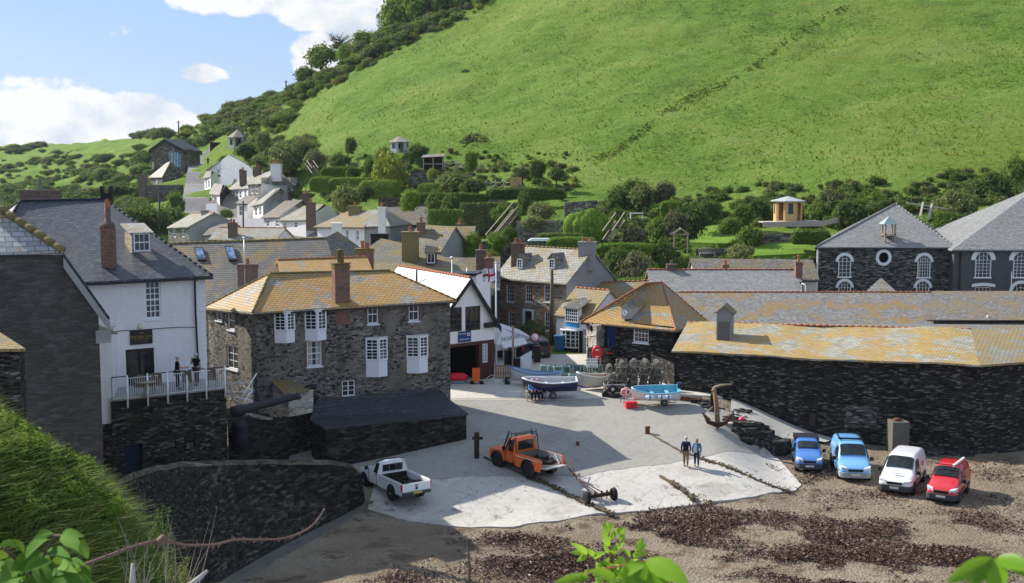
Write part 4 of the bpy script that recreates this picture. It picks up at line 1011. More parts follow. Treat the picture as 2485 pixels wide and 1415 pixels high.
# ------------------------------------------------------------ lifeboat station
def lifeboat():
 FL,FR = V(1048,796,85.0),V(1199,785,88.6); z = 7.35
 FR.z = FL.z = V(1199,782,88.6).z
 u = (FR-FL); u.z = 0; W = u.length; u.normalize(); back = Vector((-.5,.87,0))*12
 AP = V(1130,676,86.9); t = (AP-FL).dot(u); AP = FL+u*t+Vector((0,0,AP.z-FL.z))
 BR,BL = FR+back,FL+back
 root = empty('lifeboat_station',(AP.x,AP.y,2.9),'white gabled lifeboat station with black bargeboards and a dark open garage','building')
 F = Face(FL,FR,2.7)
 wins = [F.rect((1090,746,1121,805)),F.rect((1129,743,1166,802))]
 bd = F.hit(1150,829)[1]
 gar = F.rect((1060,838,1163,925)); gar = (.3,2.7,gar[2],bd-.25); pane = F.rect((1171,834,1184,880))
 # gable front as a polygon cut by strips
 def zt(uu):
  return FL.z+(AP.z-FL.z)*(uu/t) if uu < t else AP.z+(FR.z-AP.z)*((uu-t)/(W-t))
 us = sorted({0,t,W}|{v for r in wins for v in (r[0],r[2]) if 0 < v < W})
 m = MB()
 for a,b in zip(us,us[1:]):
  um = (a+b)/2; hs = [r for r in wins if r[0] < um < r[2]]
  if hs:
   r = hs[0]; m.poly(F.pt(a,bd),F.pt(b,bd),F.pt(b,r[1]),F.pt(a,r[1])); m.poly(F.pt(a,r[3]),F.pt(b,r[3]),F.pt(b,zt(b)),F.pt(a,zt(a)))
  else: m.poly(F.pt(a,bd),F.pt(b,bd),F.pt(b,zt(b)),F.pt(a,zt(a)))
 for (a,c,b,d) in wins:
  q = [(a,c),(b,c),(b,d),(a,d)]
  for (u0,z0),(u1,z1) in zip(q,q[1:]+q[:1]): m.poly(F.pt(u0,z0),F.pt(u1,z1),F.pt(u1,z1,-.15),F.pt(u0,z0,-.15))
 m.poly(FR,FR+back,Vector((FR.x,FR.y,bd))+back,Vector((FR.x,FR.y,bd))); m.poly(Vector((FL.x,FL.y,2.7))+back,Vector((FL.x,FL.y,2.7)),FL,FL+back)
 m.build('wall',M['white_smooth'],root)
 for r in wins: F.window(root,r,3,4,M['brownpaint'],depth=.1,fw=.1,bar=.06,sill=False)
 # dark lower storey with garage opening
 F2 = Face(Vector((FL.x,FL.y,bd)),Vector((FR.x,FR.y,bd)),2.7); F2.holes = [gar,pane]; m = MB(); F2.wall(m,.35)
 m.poly(Vector((FR.x,FR.y,2.7)),Vector((FR.x,FR.y,2.7))+back,Vector((FR.x,FR.y,bd))+back,Vector((FR.x,FR.y,bd))); m.build('lower_storey',simple('maroon_boarding',(.07,.022,.015),.6),root)
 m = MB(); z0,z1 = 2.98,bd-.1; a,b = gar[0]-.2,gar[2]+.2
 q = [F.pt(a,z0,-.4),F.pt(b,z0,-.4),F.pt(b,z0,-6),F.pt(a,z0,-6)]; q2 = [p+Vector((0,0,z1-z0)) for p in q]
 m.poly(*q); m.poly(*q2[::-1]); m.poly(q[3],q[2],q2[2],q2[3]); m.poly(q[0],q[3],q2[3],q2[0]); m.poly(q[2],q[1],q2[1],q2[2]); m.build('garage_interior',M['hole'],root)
 F2.window(root,pane,2,5,depth=.1,sill=False,glass=M['curtain'],name='side_window')
 # roof
 ov = F.n*.35; th = .18; dz = Vector((0,0,.12))
 eR = FR+u*.35+ov+dz-Vector((0,0,.42)); eL = FL-u*.25+ov+dz-Vector((0,0,.3)); ap = AP+ov+dz
 m = MB(); slab(m,[[ap,eL,FL-u*.25+back+dz-Vector((0,0,.3)),AP+back+dz][::-1]],th); m.build('roof',simple('sunlit_white_slates',(.66,.66,.64),.6,var=.1),root)  # sun-facing slates: their bright sunlight is put into the white colour
 m = MB(); slab(m,[[eR,ap,AP+back+dz,FR+u*.35+back+dz-Vector((0,0,.42))][::-1]],th); m.build('roof',M['slate_dark'],root)
 ridge_line(root,ap,AP+back+dz,M['red_tile'],.14)
 m = MB(); w = Vector((0,0,-.42))
 for p,q in ((ap,eR),(eL,ap)): m.prism([p,q,q+w,p+w],[k+F.n*.08 for k in (p,q,q+w,p+w)])
 m.build('barge_board',M['black'],root)
 # sign
 s = F.panel(root,F.rect((1111,804,1142,830)),simple('navy_sign',(.02,.045,.17),.5),'sign',.06,.05)
 for tx,y in (('Port Isaac',810),('Lifeboat Station',823)):
  uu,zz = F.hit(1121 if y < 815 else 1126,y); text_obj('lettering',tx,F.pt(uu,zz,.066),F.n,.17 if y < 815 else .14,M['wpaint'],s)
 uu,zz = F.hit(1136,811); MB().prism([F.pt(uu-.14,zz-.11,.06),F.pt(uu+.14,zz-.11,.06),F.pt(uu+.14,zz+.11,.06),F.pt(uu-.14,zz+.11,.06)],[F.pt(uu-.14,zz-.11,.066),F.pt(uu+.14,zz-.11,.066),F.pt(uu+.14,zz+.11,.066),F.pt(uu-.14,zz+.11,.066)]).build('emblem',M['wpaint'],s)
 red = simple('flag_red',(.55,.03,.03),.7)
 MB().box(F.pt(uu,zz,.072),(.28,.01,.05),rz=math.atan2(u.y,u.x)).box(F.pt(uu,zz,.073),(.05,.012,.22),rz=math.atan2(u.y,u.x)).build('emblem_cross',red,s)
 uu,zz = F.hit(1185,788); F.panel(root,(uu-.45,zz-.18,uu+.45,zz+.18),M['black'],'sign_box',.35,.3)
 # yellow oilskins hanging inside
 ye = simple('yellow_oilskin',(.45,.35,.03),.5); m = MB()
 for px in (1120,1128): p = V(px,885,91); m.lathe(p,[(.08,-1.1),(.2,-.7),(.24,-.2),(.2,.1),(.05,.2)],9)
 tag(m.build('oilskins',ye,None),'yellow oilskin suits hanging inside the lifeboat garage','clothing')
 # side annexe with little window beyond gable
 a = quadhouse('blue_grey_cottage','narrow slate blue cottage squeezed between lifeboat station and granite house','house',(1158,708,104),(1192,712,104),2.5,.8,3,plaster('blue_grey_render',(.13,.16,.2),(.08,.1,.12),.3),M['slate_brown'],ends=('gable','gable')); a.win(0,(1164,718,1176,738),2,3,sill=False); a.finish()
 b = quadhouse('slate_fronted_house','house with stepped brown slate roof and two tall brick chimneys','house',(1112,705,106),(1208,700,106),7,2.6,3,M['dark_stone'],M['slate_brown'])
 chimney(b.root,V(1167,655,108),.85,.8,1.75,M['brick_dark'],1,poth=.5); chimney(b.root,V(1187,660,107),.8,.8,1.2,M['brick'],1,poth=.4); b.finish()
lifeboat()

# ------------------------------------------------------------ granite house with three windows
def granite():
 FL,FR,BR = V(1205,681,112.6),V(1374,680,107),V(1490,668,111.0); z = 8.4; FL.z = FR.z = BR.z = z; BL = FL+(BR-FR)
 dz = 2.8; R0 = (FL+BL)/2; R1 = (FR+BR)/2; R0.z = R1.z = z+dz
 h = House('granite_house','three-bay stone house with pale slate roof, two dormers and brick window surrounds','house',FL,FR,BR,BL,R0,R1,2.8,M['house_stone'],M['slate_pale'],('gable','gable'),over=.25,ridge=M['ridge_moss'])
 F = h.F[0]; F.wallm = None
 br = simple('orange_brick',(.42,.2,.11),.9,var=.4,scale=8)
 for bx in ((1229,692,1247,733),(1275,692,1292,733),(1320,692,1337,733),(1234,757,1249,803),(1321,757,1337,803)):
  h.win(0,bx,3,4,curtain=False)
  a,c,b,d = F.rect(bx); m = MB()
  for q in ([(a-.26,c),(a-.003,c),(a-.003,d),(a-.26,d)],[(b+.003,c),(b+.26,c),(b+.26,d),(b+.003,d)],[(a-.26,d+.003),(b+.26,d+.003),(b+.26,d+.28),(a-.26,d+.28)]): MB().prism([F.pt(u,z,-.02) for u,z in q],[F.pt(u,z,.02) for u,z in q]).build('brick_surround',br,h.root)
 a,c,b,d = F.rect((1273,755,1291,817)); F.holes.append((a,c,b,d)); m = MB(); 
 for q in ([(a-.22,c),(a,c),(a,d+.2),(a-.22,d+.2)],[(b,c),(b+.22,c),(b+.22,d+.2),(b,d+.2)],[(a,d),(b,d),(b,d+.2),(a,d+.2)]): m.prism([F.pt(u,z,-.1) for u,z in q],[F.pt(u,z,.05) for u,z in q])
 m.build('door_surround',M['wpaint'],h.root); dd = F.panel(h.root,(a+.05,c,b-.0,d),M['fascia'],'door',-.14,.05)
 gm = M['grey_render']; m = MB(); G = h.F[1]; G2 = Face(G.P0+G.n*.02,G.P1+G.n*.02,2.8); G2.wall(m); p = (G.P0+G.P1)/2+G.n*.02; m.poly(G2.P0,G2.P1,Vector((p.x,p.y,z+dz-.1))); m.build('rendered_gable',gm,h.root)
 chimney(h.root,V(1257,620,112.5),1.15,.7,1.1,M['brick_dark'],2,poth=.45,rz=-.3); chimney(h.root,V(1425,624,109),1.45,1.0,1.35,gm,3,poth=.4,rz=-.3); 
 q = V(1431,583,109); MB().box(q,(.5,.5,.06)).tube([q,q+Vector((0,0,-.8))],.12,8).build('chimney_cowl',M['steel'],h.root)
 for px in (1262,1340):
  p = h.onroof(px,653); dormer(h.root,p,F.u,F.n,.75,.98,1.9,M['slate_lit'],M['slate_brown'],cols=2,rows=3,rise=.42)
 h.finish()
granite()

# ------------------------------------------------------------ white shop with bow window
def shop():
 FL,FR = V(1349,768,103.5),V(1424,772,100.5); FL.z = FR.z = 6.15
 h = quadhouse('shop','small white corner shop with a bow window and blue sign','shop',(1350,762,103.5),(1428,770,101),5.5,2.1,2.8,M['white_smooth'],M['slate_goldlow'],ends=('gable','gable'),ridge=M['red_tile'],over=.18)
 F = h.F[0]
 w = F.rect((1378,752,1407,779)); m = MB()
 # upper slate dormer bay
 b = F.rect((1376,747,1410,782)); q = [(b[0],0),(b[2],0)]
 o = MB().prism([F.pt(b[0],b[1],-.1),F.pt(b[2],b[1],-.1),F.pt(b[2],b[3],-.1),F.pt(b[0],b[3],-.1)],[F.pt(b[0],b[1],.25),F.pt(b[2],b[1],.25),F.pt(b[2],b[3],.25),F.pt(b[0],b[3],.25)]).build('upper_bay',M['wpaint'],h.root)
 G = Face(F.pt(b[0],b[3],.26),F.pt(b[2],b[3],.26),b[1]); G.window(o,(.08,b[1]+.05,G.W-.08,b[3]-.05),6,4,depth=-.03,sill=False,fw=.05)
 m = MB(); slab(m,[[F.pt(b[0]-.15,b[3],.4),F.pt(b[2]+.15,b[3],.4),F.pt(b[2]+.15,b[3]+.7,-1.2),F.pt(b[0]-.15,b[3]+.7,-1.2)]],.08); m.build('bay_roof',M['slate_old'],o)
 s = F.panel(h.root,F.rect((1375,784,1406,794)),simple('sky_blue_sign',(.03,.3,.62),.5),'sign',.12,.1)
 # bow window
 a,c,b2,d = F.rect((1364,801,1404,840)); n = 6; uc = (a+b2)/2; rw = (b2-a)/2; pts = [(uc-rw*math.cos(math.pi*i/n),.55*math.sin(math.pi*i/n)) for i in range(n+1)]
 bw = MB(); bw.prism([F.pt(u,c-.1,o) for u,o in pts],[F.pt(u,c,o) for u,o in pts]); bw.prism([F.pt(uc+(u-uc)*1.1,d,o*1.2) for u,o in pts],[F.pt(uc+(u-uc)*1.1,d+.08,o*1.2) for u,o in pts]); bwo = bw.build('bow_window',M['wpaint'],h.root)
 for (u0,o0),(u1,o1) in zip(pts,pts[1:]):
  G = Face(F.pt(u0,d,o0),F.pt(u1,d,o1),c); G.window(bwo,(0,c,G.W,d),1,4,depth=0,sill=False,fw=.03,bar=.03)
 MB().prism([F.pt(u,2.8,o*.8) for u,o in pts],[F.pt(u,c-.1,o*.8) for u,o in pts]).build('stall_riser',M['black'],h.root)
 r = F.rect((1406,803,1415,850)); F.panel(h.root,(r[0],2.9,r[2],r[3]),M['black'],'door',.03,.05); r = F.rect((1415,800,1428,850)); F.panel(h.root,(r[0],2.9,r[2],r[3]),M['curtain'],'door',.04,.05)
 h.finish()
 h2 = quadhouse('low_slate_house','long slate roof with red ridge behind the white shop','house',(1380,752,108),(1560,745,106),6,2.1,3,M['white_smooth'],M['slate_goldlow'],ridge=M['red_tile']); 
 dormer(h2.root,V(1480,760,104.5),Vector((1,0,0)),Vector((0,-1,0)),1.9,.8,2.2,M['white_smooth'],M['fascia'],cols=2,rows=1,rise=1.0); h2.finish()
shop()

# ------------------------------------------------------------ lodge with the clock, and the fish cellars
def lodge():
 FL,FR = V(1424,778,93.5),V(1636,786,89); BR = V(1712,781,95); z = 6.75; FL.z = 6.75; FR.z = 6.7; BR.z = 6.35; BL = V(1470,765,100.5); BL.z = 6.35
 R0,R1 = V(1566,688,94),V(1607,686,97.5)
 h = House('harbour_lodge','dark stone lodge with an orange hipped roof, clock dormer and blue door','building',FL,FR,BR,BL,R0,R1,2.6,M['dark_stone'],M['slate_lichen'],over=.3,ridge=M['red_tile'],hips=M['red_tile'])
 F = h.F[0]; h.win(0,(1537,786,1574,832),4,4,fw=.09)
 a,c,b,d = F.rect((1471,786,1493,841)); F.holes.append((a,c,b,d)); F.panel(h.root,(a,c,b,d),M['bluepaint'],'door',-.1,.05)
 a,c,b,d = F.rect((1424,786,1466,870)); MB().prism([F.pt(0,2.6,0),F.pt(b,2.6,0),F.pt(b,2.6,1.15),F.pt(0,2.6,.05)],[F.pt(0,6.55,0),F.pt(b,6.55,0),F.pt(b,6.55,1.15),F.pt(0,6.55,.05)]).build('pale_pier',M['lodge_stone'],h.root)
 # steps landing before the blue door
 a,c,b,d = F.rect((1450,841,1500,900)); m = MB(); m.prism([F.pt(a,2.6,.1),F.pt(b,2.6,.1),F.pt(b,d,.1),F.pt(a,d,.1)],[F.pt(a,2.6,1.5),F.pt(b,2.6,1.5),F.pt(b,d,1.5),F.pt(a,d,1.5)]); m.build('landing',M['dark_stone'],h.root)
 MB().tube([F.pt(a,d+.9,1.45),F.pt(b,d+.9,1.45)],.03,6).tube([F.pt(a,d,1.45),F.pt(a,d+.9,1.45)],.03,6).tube([F.pt(b,d,1.45),F.pt(b,d+.9,1.45)],.03,6).build('landing_rail',M['wood_dark'],h.root)
 # clock dormer
 p = V(1517,774,91.6); W = .62; o = MB(); u,n = F.u,F.n; A,B = p-u*W/2,p+u*W/2; Z = Vector((0,0,.95)); bk = -n*2.6
 o.poly(A,B,B+Z,A+Z); o.poly(B,B+bk,B+Z+bk,B+Z); o.poly(A+bk,A,A+Z,A+Z+bk); o.poly(A+Z,B+Z,p+Z+Vector((0,0,.35))); dm = o.build('clock_dormer',M['wood_grey'],h.root)
 m = MB(); T = p+Z+Vector((0,0,.42)); e = .1; slab(m,[[A-u*e+Z+n*.1,A-u*e+Z+bk,T+bk,T+n*.1][::-1],[T+n*.1,T+bk,B+u*e+Z+bk,B+u*e+Z+n*.1][::-1]],.06); m.lathe(T+n*.05,[(.03,0),(.05,.1),(.01,.3)],6); m.build('dormer_roof',M['slate_moss'],dm)
 c = p+Z*.52+n*.02; fr = MB(); q = .29; cc = lambda a,b,o: c+u*a+Vector((0,0,b))+n*o
 fr.prism([cc(-q,-q,0),cc(q,-q,0),cc(q,q,0),cc(-q,q,0)],[cc(-q,-q,.04),cc(q,-q,.04),cc(q,q,.04),cc(-q,q,.04)]); ck = fr.build('clock',simple('clock_blue',(.25,.36,.44),.5),dm)
 dial = MB(); dial.poly(*[cc(.26*math.cos(2*math.pi*i/24),.26*math.sin(2*math.pi*i/24),.05) for i in range(24)]); dial.build('clock_dial',M['wpaint'],ck)
 hd = MB(); hd.bar(cc(0,0,.06),cc(-.1,.13,.06),.03); hd.bar(cc(0,0,.065),cc(.12,-.18,.065),.02)
 for i in range(12): a = math.pi*i/6; hd.bar(cc(.21*math.cos(a),.21*math.sin(a),.055),cc(.25*math.cos(a),.25*math.sin(a),.055),.02)
 hd.build('clock_hands',M['black'],ck)
 h.finish()
 # lamp on bracket
 r = empty('wall_lantern',V(1437,800,92.7),'black wrought iron lantern on the corner of the lodge','lamp')
 p = V(1437,805,92.6); MB().lathe(p,[(.12,0),(.22,.35),(.24,.37),(.1,.55),(.03,.7)],6).build('lantern',M['black'],r); MB().tube([p+Vector((0,0,-.05)),p+Vector((.3,.2,-.2)),p+Vector((.6,.7,-.1))],.03,6).build('bracket',M['black'],r)
 MB().lathe(p,[(.1,.02),(.19,.33)],6).build('pane',M['curtain'],r)
lodge()
def cellars():
 FL,FR,SR = V(1637,852,84.3),V(2372,880,76),V(2640,872,79); FL.z = 5.75; FR.z = 6.15; SR.z = 6.2
 R0,R1,R2 = V(1668,782,90.5),V(2356,799,82.5),V(2680,790,84)
 r = empty('fish_cellars',Vector((20,82,0)),'long black slate-stone harbour building with golden lichened roof','building')
 F,F2,F0 = Face(FL,FR,-.3),Face(FR,SR,-.3),Face(V(1655,790,90),FL,1.5)
 F0.P0.z = FL.z
 m = MB(); F.wall(m); F2.wall(m); F0.wall(m); m.build('wall',M['dark_stone'],r)
 e0,e1,e2 = FL+F.n*.28-F.u*.15,FR+F.n*.28+F2.n*.2,SR+F2.n*.28; dn = Vector((0,0,.02))
 # sagging roof made of strips
 m = MB(); n = 14
 for i in range(n):
  a,b = i/n,(i+1)/n; sg = lambda t: Vector((0,0,.09*math.sin(t*9)+.05*math.sin(t*23)))*(0 if t in (0,1) else 1)
  slab(m,[[e0.lerp(e1,a)+sg(a)*.6,e0.lerp(e1,b)+sg(b)*.6,R0.lerp(R1,b)+sg(b),R0.lerp(R1,a)+sg(a)]],.12)
 m.build('roof',M['slate_gold'],r,uvn=(e1-e0).cross(R0-e0).normalized())
 m = MB(); slab(m,[[e1,e2,R2,R1]],.12); m.build('roof',M['slate_goldlow'],r)
 m = MB(); slab(m,[[R1,R2,R2+Vector((0,6,-1.5)),R0+Vector((0,6,-1.5)),R0]],.12); m.build('back_roof',M['slate_grey'],r)
 ridge_line(r,R0,R1,M['red_tile'],.1)
 w0,w1 = V(1580,880,89.2),V(1639,880,84.6); w0.z = w1.z = 4.7; G = Face(w0,w1,1.5); m = MB(); G.wall(m); m.poly(w0,w1,w1+Vector((0,1,0)),w0+Vector((0,1,0))); m.build('return_wall',M['dark_stone'],r)
 # ventilator tower on the roof
 v = empty('roof_ventilator',V(1758,830,86),'pale wooden ventilator tower with a mossy gabled cap on the golden roof','ventilator')
 b = V(1756,832,85.3); W,Dp,Hh = 1.05,1.5,2.15; rz = -.30; Rm = Matrix.Rotation(rz,3,'Z')
 P = lambda x,y,z: b+Rm@Vector((x,y,0))+Vector((0,0,z))
 m = MB(); m.prism([P(-W/2,0,-.6),P(W/2,0,-.6),P(W/2,Dp,-.6),P(-W/2,Dp,-.6)],[P(-W/2,0,Hh),P(W/2,0,Hh),P(W/2,Dp,Hh),P(-W/2,Dp,Hh)]); m.poly(P(-W/2,0,Hh),P(W/2,0,Hh),P(0,0,Hh+.5)); m.poly(P(W/2,Dp,Hh),P(-W/2,Dp,Hh),P(0,Dp,Hh+.5)); m.build('tower',simple('silvered_boards',(.24,.24,.235),.85,var=.2,scale=4),v)
 m = MB(); k = .18
 slab(m,[[P(-W/2-k,-k,Hh-.06),P(0,-k,Hh+.56),P(0,Dp+k,Hh+.56),P(-W/2-k,Dp+k,Hh-.06)][::-1],[P(0,-k,Hh+.56),P(W/2+k,-k,Hh-.06),P(W/2+k,Dp+k,Hh-.06),P(0,Dp+k,Hh+.56)][::-1]],.08); m.build('cap_roof',M['slate_moss'],v)
 m = MB(); q = [(-W/2+.12,.1),(W/2-.12,.1),(W/2-.12,1.5),(-W/2+.12,1.5)]
 m.prism([P(x,-.04,z) for x,z in q],[P(x,0.01,z) for x,z in q]); m.build('louvre',simple('dark_boards',(.12,.12,.115),.85,var=.2),v)
 # striped awning stripes at far right: broken battens
 # stone/timber recess and square pier by the wall
 p = ZP(2186,1100,.35); bx = MB().box((p.x,p.y+.7,.35+.95),(1.1,1.3,2.1)); bb = bx.build('concrete_block',plaster('damp_concrete',(.14,.13,.11),(.07,.065,.055),.8,1.2),None,bevel=.04); tag(bb,'square damp concrete block standing at the foot of the black wall','block')
 MB().lathe((p.x-.1,p.y+.6,2.4),[(.25,0),(.22,.1),(.05,.12)],10).build('iron_cap',M['rust'],None)
 cap = bpy.data.objects.get('iron_cap'); cap.parent = bb; cap.location = cap.location-bb.location
 m = MB(); a,c,b,d = F.rect((1966,1002,1980,1032)); m.prism([F.pt(a,c,0),F.pt(b,c,0),F.pt(b,d,0),F.pt(a,d,0)],[F.pt(a,c,.18),F.pt(b,c,.18),F.pt(b,d,.18),F.pt(a,d,.18)]); m.build('wooden_post',M['wood_dark'],r)
 a,c,b,d = F.rect((2050,985,2130,1040)); m = MB(); m.prism([F.pt(a,c,-.02),F.pt(b,c,-.02),F.pt(b,d,-.02),F.pt(a,d,-.02)],[F.pt(a,c,.07),F.pt(b,c,.07),F.pt(b-.3,d,.07),F.pt(a+.2,d,.07)]); m.build('blocked_opening',M['hall_stone'],r)
 # footing boulders
 random.seed(5); m = MB()
 for i in range(26):
  t = i/25; px = 2250+t*130; q = ZP(px+random.uniform(-6,6),random.uniform(1068,1108),.3); s = random.uniform(.35,.8)
  bl = [(s*math.cos(a)*random.uniform(.8,1.2)) for a in range(3)]
  m.lathe((q.x,q.y+.5,.1),[(s*.9,0),(s,s*.35),(s*.75,s*.7),(s*.3,s*.85)],7)
 tag(m.build('footing_boulders',M['damp_stone'],None),'green stained boulders packed along the foot of the black wall','boulders',kind='stuff')
 # the roofs behind
 FL,FR = V(1640,782,97),V(2700,784,97); z = 6.1; FL.z = FR.z = z
 BL,BR = FL+Vector((0,11,0)),FR+Vector((0,11,0)); R0,R1 = V(1652,709,102.5),V(2700,709,102.5)
 h = House('rear_cellar_range','long grey slate roof with red ridge running behind the golden roof','building',FL,FR,BR,BL,R0,R1,2.6,M['dark_stone'],M['slate_grey'],('gable','gable'),ridge=M['red_tile']); h.finish()
 m = MB(); p0 = V(2254,709,102.4); p1 = V(2254,781,97)
 q = [V(2248,780,96.7),V(2700,780,96.7),V(2700,710,102.4),V(2262,710,102.4)]; n = (q[1]-q[0]).cross(q[3]-q[0]).normalized(); slab(m,[[p+n*.13 for p in q]],.08); m.build('darker_roof_section',M['slate_brown'],h.root)
 q = V(2396,775,97.2); MB().tube([q+Vector((0,0,-.2)),q+Vector((0,0,.35))],.06,7).box(q+Vector((.35,0,.0)),(.7,.1,.1)).build('white_flue',M['wpaint'],h.root)
 c1 = quadhouse('low_cottage','long low cottage roof with a chimney at each end above the cellar roofs','house',(1585,706,106),(1948,706,106),6,1.65,3,M['brick_dark'],M['slate_hall'],ridge=M['red_tile'])
 chimney(c1.root,V(1629,660,109),.8,.7,.65,M['brick_dark'],1,poth=.35,potm=M['potgrey']); chimney(c1.root,V(1937,668,108),.6,.7,1.15,M['brick'],1,poth=.6); c1.win(1,(1949,688,1958,715),1,2); c1.finish()
 c2 = quadhouse('back_cottage','slate roofed cottage partly hidden behind the low cottage','house',(1690,672,113),(1982,676,113),5,1.6,3,M['cream'],M['slate_brown']); chimney(c2.root,V(1760,658,111.5),.55,.5,.55,M['brick'],1,poth=.4); c2.finish()
cellars()
# ------------------------------------------------------------ the two halls with round-headed windows
def arched(h,face,box,cols=4,rows=4,ring=.28,oval=False,blocks=True):
 F = h.F[face]; a,c,b,d = F.rect(box); W = b-a; uc = (a+b)/2; zs = d-W/2; n = 12
 if oval: c0 = ((a+b)/2,(c+d)/2)
 arc = [(uc+W/2*math.cos(math.pi*i/n),zs+W/2*math.sin(math.pi*i/n)) for i in range(n+1)]
 out = [(uc+(W/2+ring)*math.cos(math.pi*i/n),zs+(W/2+ring)*math.sin(math.pi*i/n)) for i in range(n+1)]
 w = MB()
 if oval:
  arc = [(uc+W/2*math.cos(2*math.pi*i/20),(c+d)/2+(d-c)/2*math.sin(2*math.pi*i/20)) for i in range(20)]
  out = [(uc+(W/2+ring)*math.cos(2*math.pi*i/20),(c+d)/2+((d-c)/2+ring)*math.sin(2*math.pi*i/20)) for i in range(20)]
  rr = MB()
  for i in range(20): j = (i+1) % 20; rr.prism([F.pt(*arc[i],.0),F.pt(*out[i],.0),F.pt(*out[j],.0),F.pt(*arc[j],.0)],[F.pt(*arc[i],.1),F.pt(*out[i],.1),F.pt(*out[j],.1),F.pt(*arc[j],.1)])
  o = rr.build('round_window',M['wpaint'],h.root); MB().poly(*[F.pt(u,z,.02) for u,z in arc]).build('pane',M['hole'],o); return
 rr = MB()
 for i in range(n): rr.prism([F.pt(*arc[i],.0),F.pt(*out[i],.0),F.pt(*out[i+1],.0),F.pt(*arc[i+1],.0)],[F.pt(*arc[i],.12),F.pt(*out[i],.12),F.pt(*out[i+1],.12),F.pt(*arc[i+1],.12)])
 f = .08
 for q in ([(a,c),(a+f,c),(a+f,zs),(a,zs)],[(b-f,c),(b,c),(b,zs),(b-f,zs)],[(a-.1,c-.14),(b+.1,c-.14),(b+.1,c),(a-.1,c)]): rr.prism([F.pt(u,z,.0) for u,z in q],[F.pt(u,z,.13) for u,z in q])
 o = rr.build('arched_window',M['wpaint'],h.root)
 bars = MB(); hgt = lambda u: zs+math.sqrt(max(0,(W/2)**2-(u-uc)**2))
 for i in range(1,cols): u = a+W*i/cols; bars.bar(F.pt(u,c,.05),F.pt(u,hgt(u),.05),.035)
 nr = rows
 for j in range(1,nr+1):
  z = c+(zs-c)*j/nr; bars.bar(F.pt(a,z,.052),F.pt(b,z,.052),.035)
 for i in range(n): 
  bars.bar(F.pt(*[uc+(arc[i][0]-uc)*.55,zs+(arc[i][1]-zs)*.55],.05),F.pt(*[uc+(arc[i+1][0]-uc)*.55,zs+(arc[i+1][1]-zs)*.55],.05),.03)
 bars.build('glazing_bars',M['wpaint'],o)
 MB().poly(*[F.pt(u,z,.02) for u,z in [(a,c),(b,c)]+arc]).build('pane',M['glass'],o)
